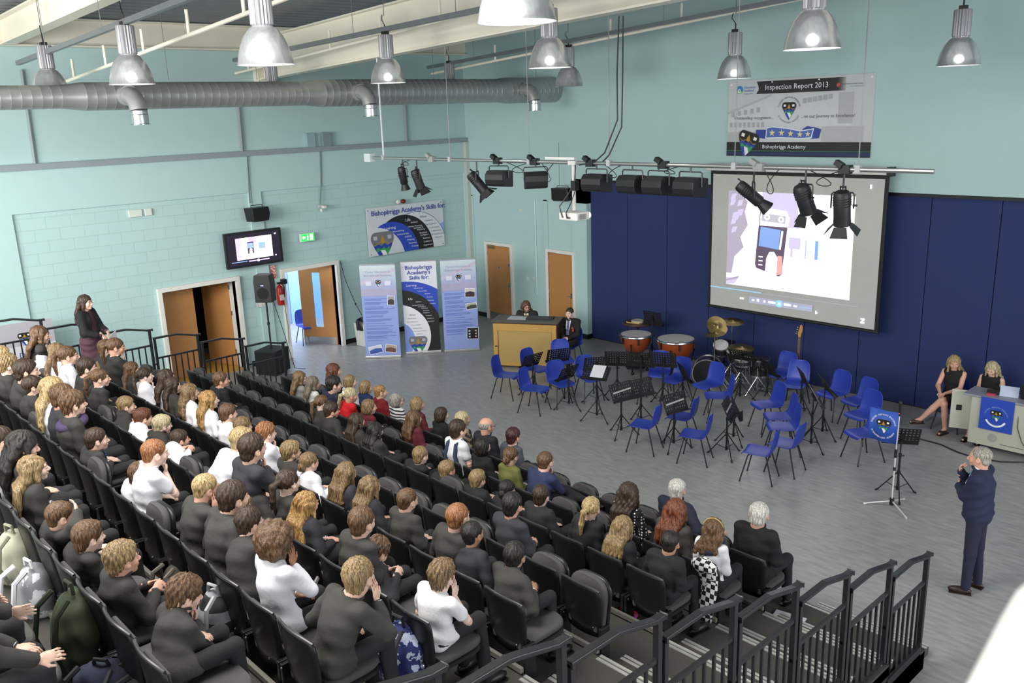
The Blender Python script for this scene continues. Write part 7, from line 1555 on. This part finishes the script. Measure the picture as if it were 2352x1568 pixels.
bluechair(p[0],-.46,math.pi-.1,'blue plastic chair hidden behind the media desk')
# ---- bags and small things among the seats
def backpack(px,y,rz,h,wd,label,m,strap='#1a1a1c',zf=None,extra=None,tiltx=-.15):
    z0=ZF(zf); p=phit(px,2,z0+h*.55)
    r=empty('backpack',(p[0],p[1],z0),rz,label,'bag'); R=rotx(tiltx); F=Fld((-.3,-.25,-.05),(.3,.3,h+.15),.011)
    F.ell((0,0,h*.42),(wd*.5,.13,h*.5),None,.03); F.ell((0,.03,h*.2),(wd*.52,.14,h*.24),None,.04); F.ell((0,.12,h*.28),(wd*.36,.07,h*.22),None,.02); F.disp(lambda X,Y,Z:.006*np.sin(40*Z+12*X)*np.sin(30*X)+.003*np.sin(80*X+30*Z))
    F.plane((0,0,.0),np.array([0,0,1.])); v,f=F.mesh(); v=v@R.T; nmesh('body',(v,f),m,r)
    b=MB()
    for s in (-1,1): b.tube([R@np.array(q) for q in ((s*wd*.25,-.10,h*.9),(s*wd*.30,-.18,h*.75),(s*wd*.32,-.19,h*.4),(s*wd*.30,-.12,h*.12))],.018,6)
    b.tube([R@np.array(q) for q in ((-.05,-.04,h*.90),(-.04,-.05,h*1.02),(.04,-.05,h*1.02),(.05,-.04,h*.90))],.012,6); b.build('strap',simple(strap,.8),r,smooth=True)
    b=MB(); b.tube([R@np.array([wd*.40*math.cos(t),.085,h*.42+h*.44*math.sin(t)]) for t in np.linspace(.1,3.04,18)],.004,5); b.build('zip',simple('#d8d8d0' if extra=='white' else '#2a2a2a'),r); return r
backpack((25,1268),-14.55,.3,.44,.34,'cream backpack standing on the seats at the left photo edge',mat('bag_cream','#b4b5a0',.85,noise=.15),'#8e907c',8)
backpack((70,1345),-14.75,.2,.40,.30,'grey and white striped backpack between the cream and green backpacks',mat('bag_grey','#8a8c90',.85,kind='blotch',col2='#d0d2d8',nscale=6),'#e0e0e6',8)
backpack((158,1435),-14.55,.15,.58,.40,'olive green backpack with white zip edges at the lower left',mat('bag_olive','#3c4630',.85,noise=.2),'#26301f',8,'white')
backpack((240,1560),-14.9,.6,.28,.42,'navy bag at the bottom edge in front of the green backpack',mat('bag_navy','#252c40',.85,noise=.2),'#1a1a20',8)
backpack((330,1565),-14.85,-.3,.26,.30,'dark grey bag with a metal stud at the bottom edge, left',mat('bag_dark','#303034',.85,noise=.2),'#1a1a20',8)
backpack((492,1405),-13.62,.3,.42,.30,'dark backpack with pale grey stripes behind the chin-on-fist boy',mat('bag_stripe','#2b2b2f',.8,kind='stripes',col2='#a0a4a8',nscale=2),'#b4b8bc',7)
backpack((735,1335),-12.72,.3,.34,.30,'black bag with striped woven straps beside the big curly haired pupil',mat('bag_black','#17171a',.8),'#8f8a92',6)
backpack((912,1490),-13.0,.2,.50,.36,'blue and white camouflage patterned backpack below the boy holding his cheek',mat('bag_camo','#26306a',.8,kind='blotch',col2='#c2cce4',nscale=14),'#2a2a2c',6)
backpack((408,1325),-13.7,.2,.30,.26,'brown grey bag on the floor between two rows, lower left',mat('bag_taupe','#4a443e',.85,noise=.2),'#6a625a',7)
backpack((1115,1330),-11.3,.1,.24,.26,'small dark bag on an empty seat behind the black haired boy',mat('bag_black','#17171a',.8),'#2a2a30',4) if False else None
p=phit((1618,1355),1,-9.36); r=empty('checked_tote',(p[0]+.02,-9.36,p[2]-.32),.1,'black and white checkered cloth bag hanging beside the scarf woman','bag')
b=MB(); vs=[];n=10
for i in range(n+1):
    for x in (-.09,.09): u=i/n; vs.append((x*(1.-.2*u)+.03*math.sin(u*4),.02*math.sin(u*7+x*10),.55-.55*u))
b.add(vs,[(2*i,2*i+1,2*i+3,2*i+2) for i in range(n)]); o=b.build('cloth',mat('check_cloth','#101012',.8,kind='check',col2='#e4e4e4',nscale=22),r,smooth=True); m=o.modifiers.new('t','SOLIDIFY'); m.thickness=.012
F=Fld((-.2,-.15,.4),(.2,.15,.75),.01); F.ell((-.03,0,.57),(.13,.07,.07),None,.02); F.disp(lambda X,Y,Z:.008*np.sin(50*X+20*Z)*np.sin(40*Y)); nmesh('gathered_top',F.mesh(),mat('check_cloth','#101012',.8,kind='check',col2='#e4e4e4',nscale=22),r)
p=phit((1440,1412),2,ZF(2)); F=Fld((-.15,-.12,-.02),(.15,.12,.12),.009); F.ell((-.04,0,.03),(.07,.06,.045),None,.01); F.ell((.05,.01,.025),(.07,.05,.035),None,.01); F.disp(lambda X,Y,Z:.006*np.sin(60*X)*np.sin(55*Y)); o=nmesh('hat',F.mesh(),mat('pink_red_knit','#c0303a',.9,kind='blotch',col2='#a84a9a',nscale=9)); o.location=(p[0],p[1],ZF(2)); tag(o,'crumpled red and pink hat on the floor under the seats near the aisle','hat')
p=phit((1824,1408),2,ZF(0)); r=empty('water_bottle',(p[0],p[1],ZF(0)),0,'clear water bottle standing on the lowest step beside papers','bottle'); b=MB(); b.lathe([(0,0),(.03,0),(.032,.02),(.032,.14),(.012,.19),(.012,.2),(0,.2)],(0,0,0),14); b.build('bottle',mat('clear_plastic','#c8d4e0',.1,trans=.85),r,smooth=True); b=MB(); b.tube([(0,0,.2),(0,0,.22)],.014,10); b.build('cap',simple('#c8d0d8'),r)
flatitem('papers',(p[0]+.02,p[1]-.16,ZF(0)+.012),(.32,.22,.012),.2,simple('#d8dade'),'white papers with a dark heading lying on the step behind the bottle','papers'); flatitem('papers',(p[0]-.62,p[1]-.45,ZF(0)+.016),(.30,.2,.008),-.2,simple('#cfd2d8'),'second sheet of white paper on the step nearer the seats','papers')
flatitem('music_papers',(0,0,0),(.01,.01,.01),0,PT,'x','papers') if False else None
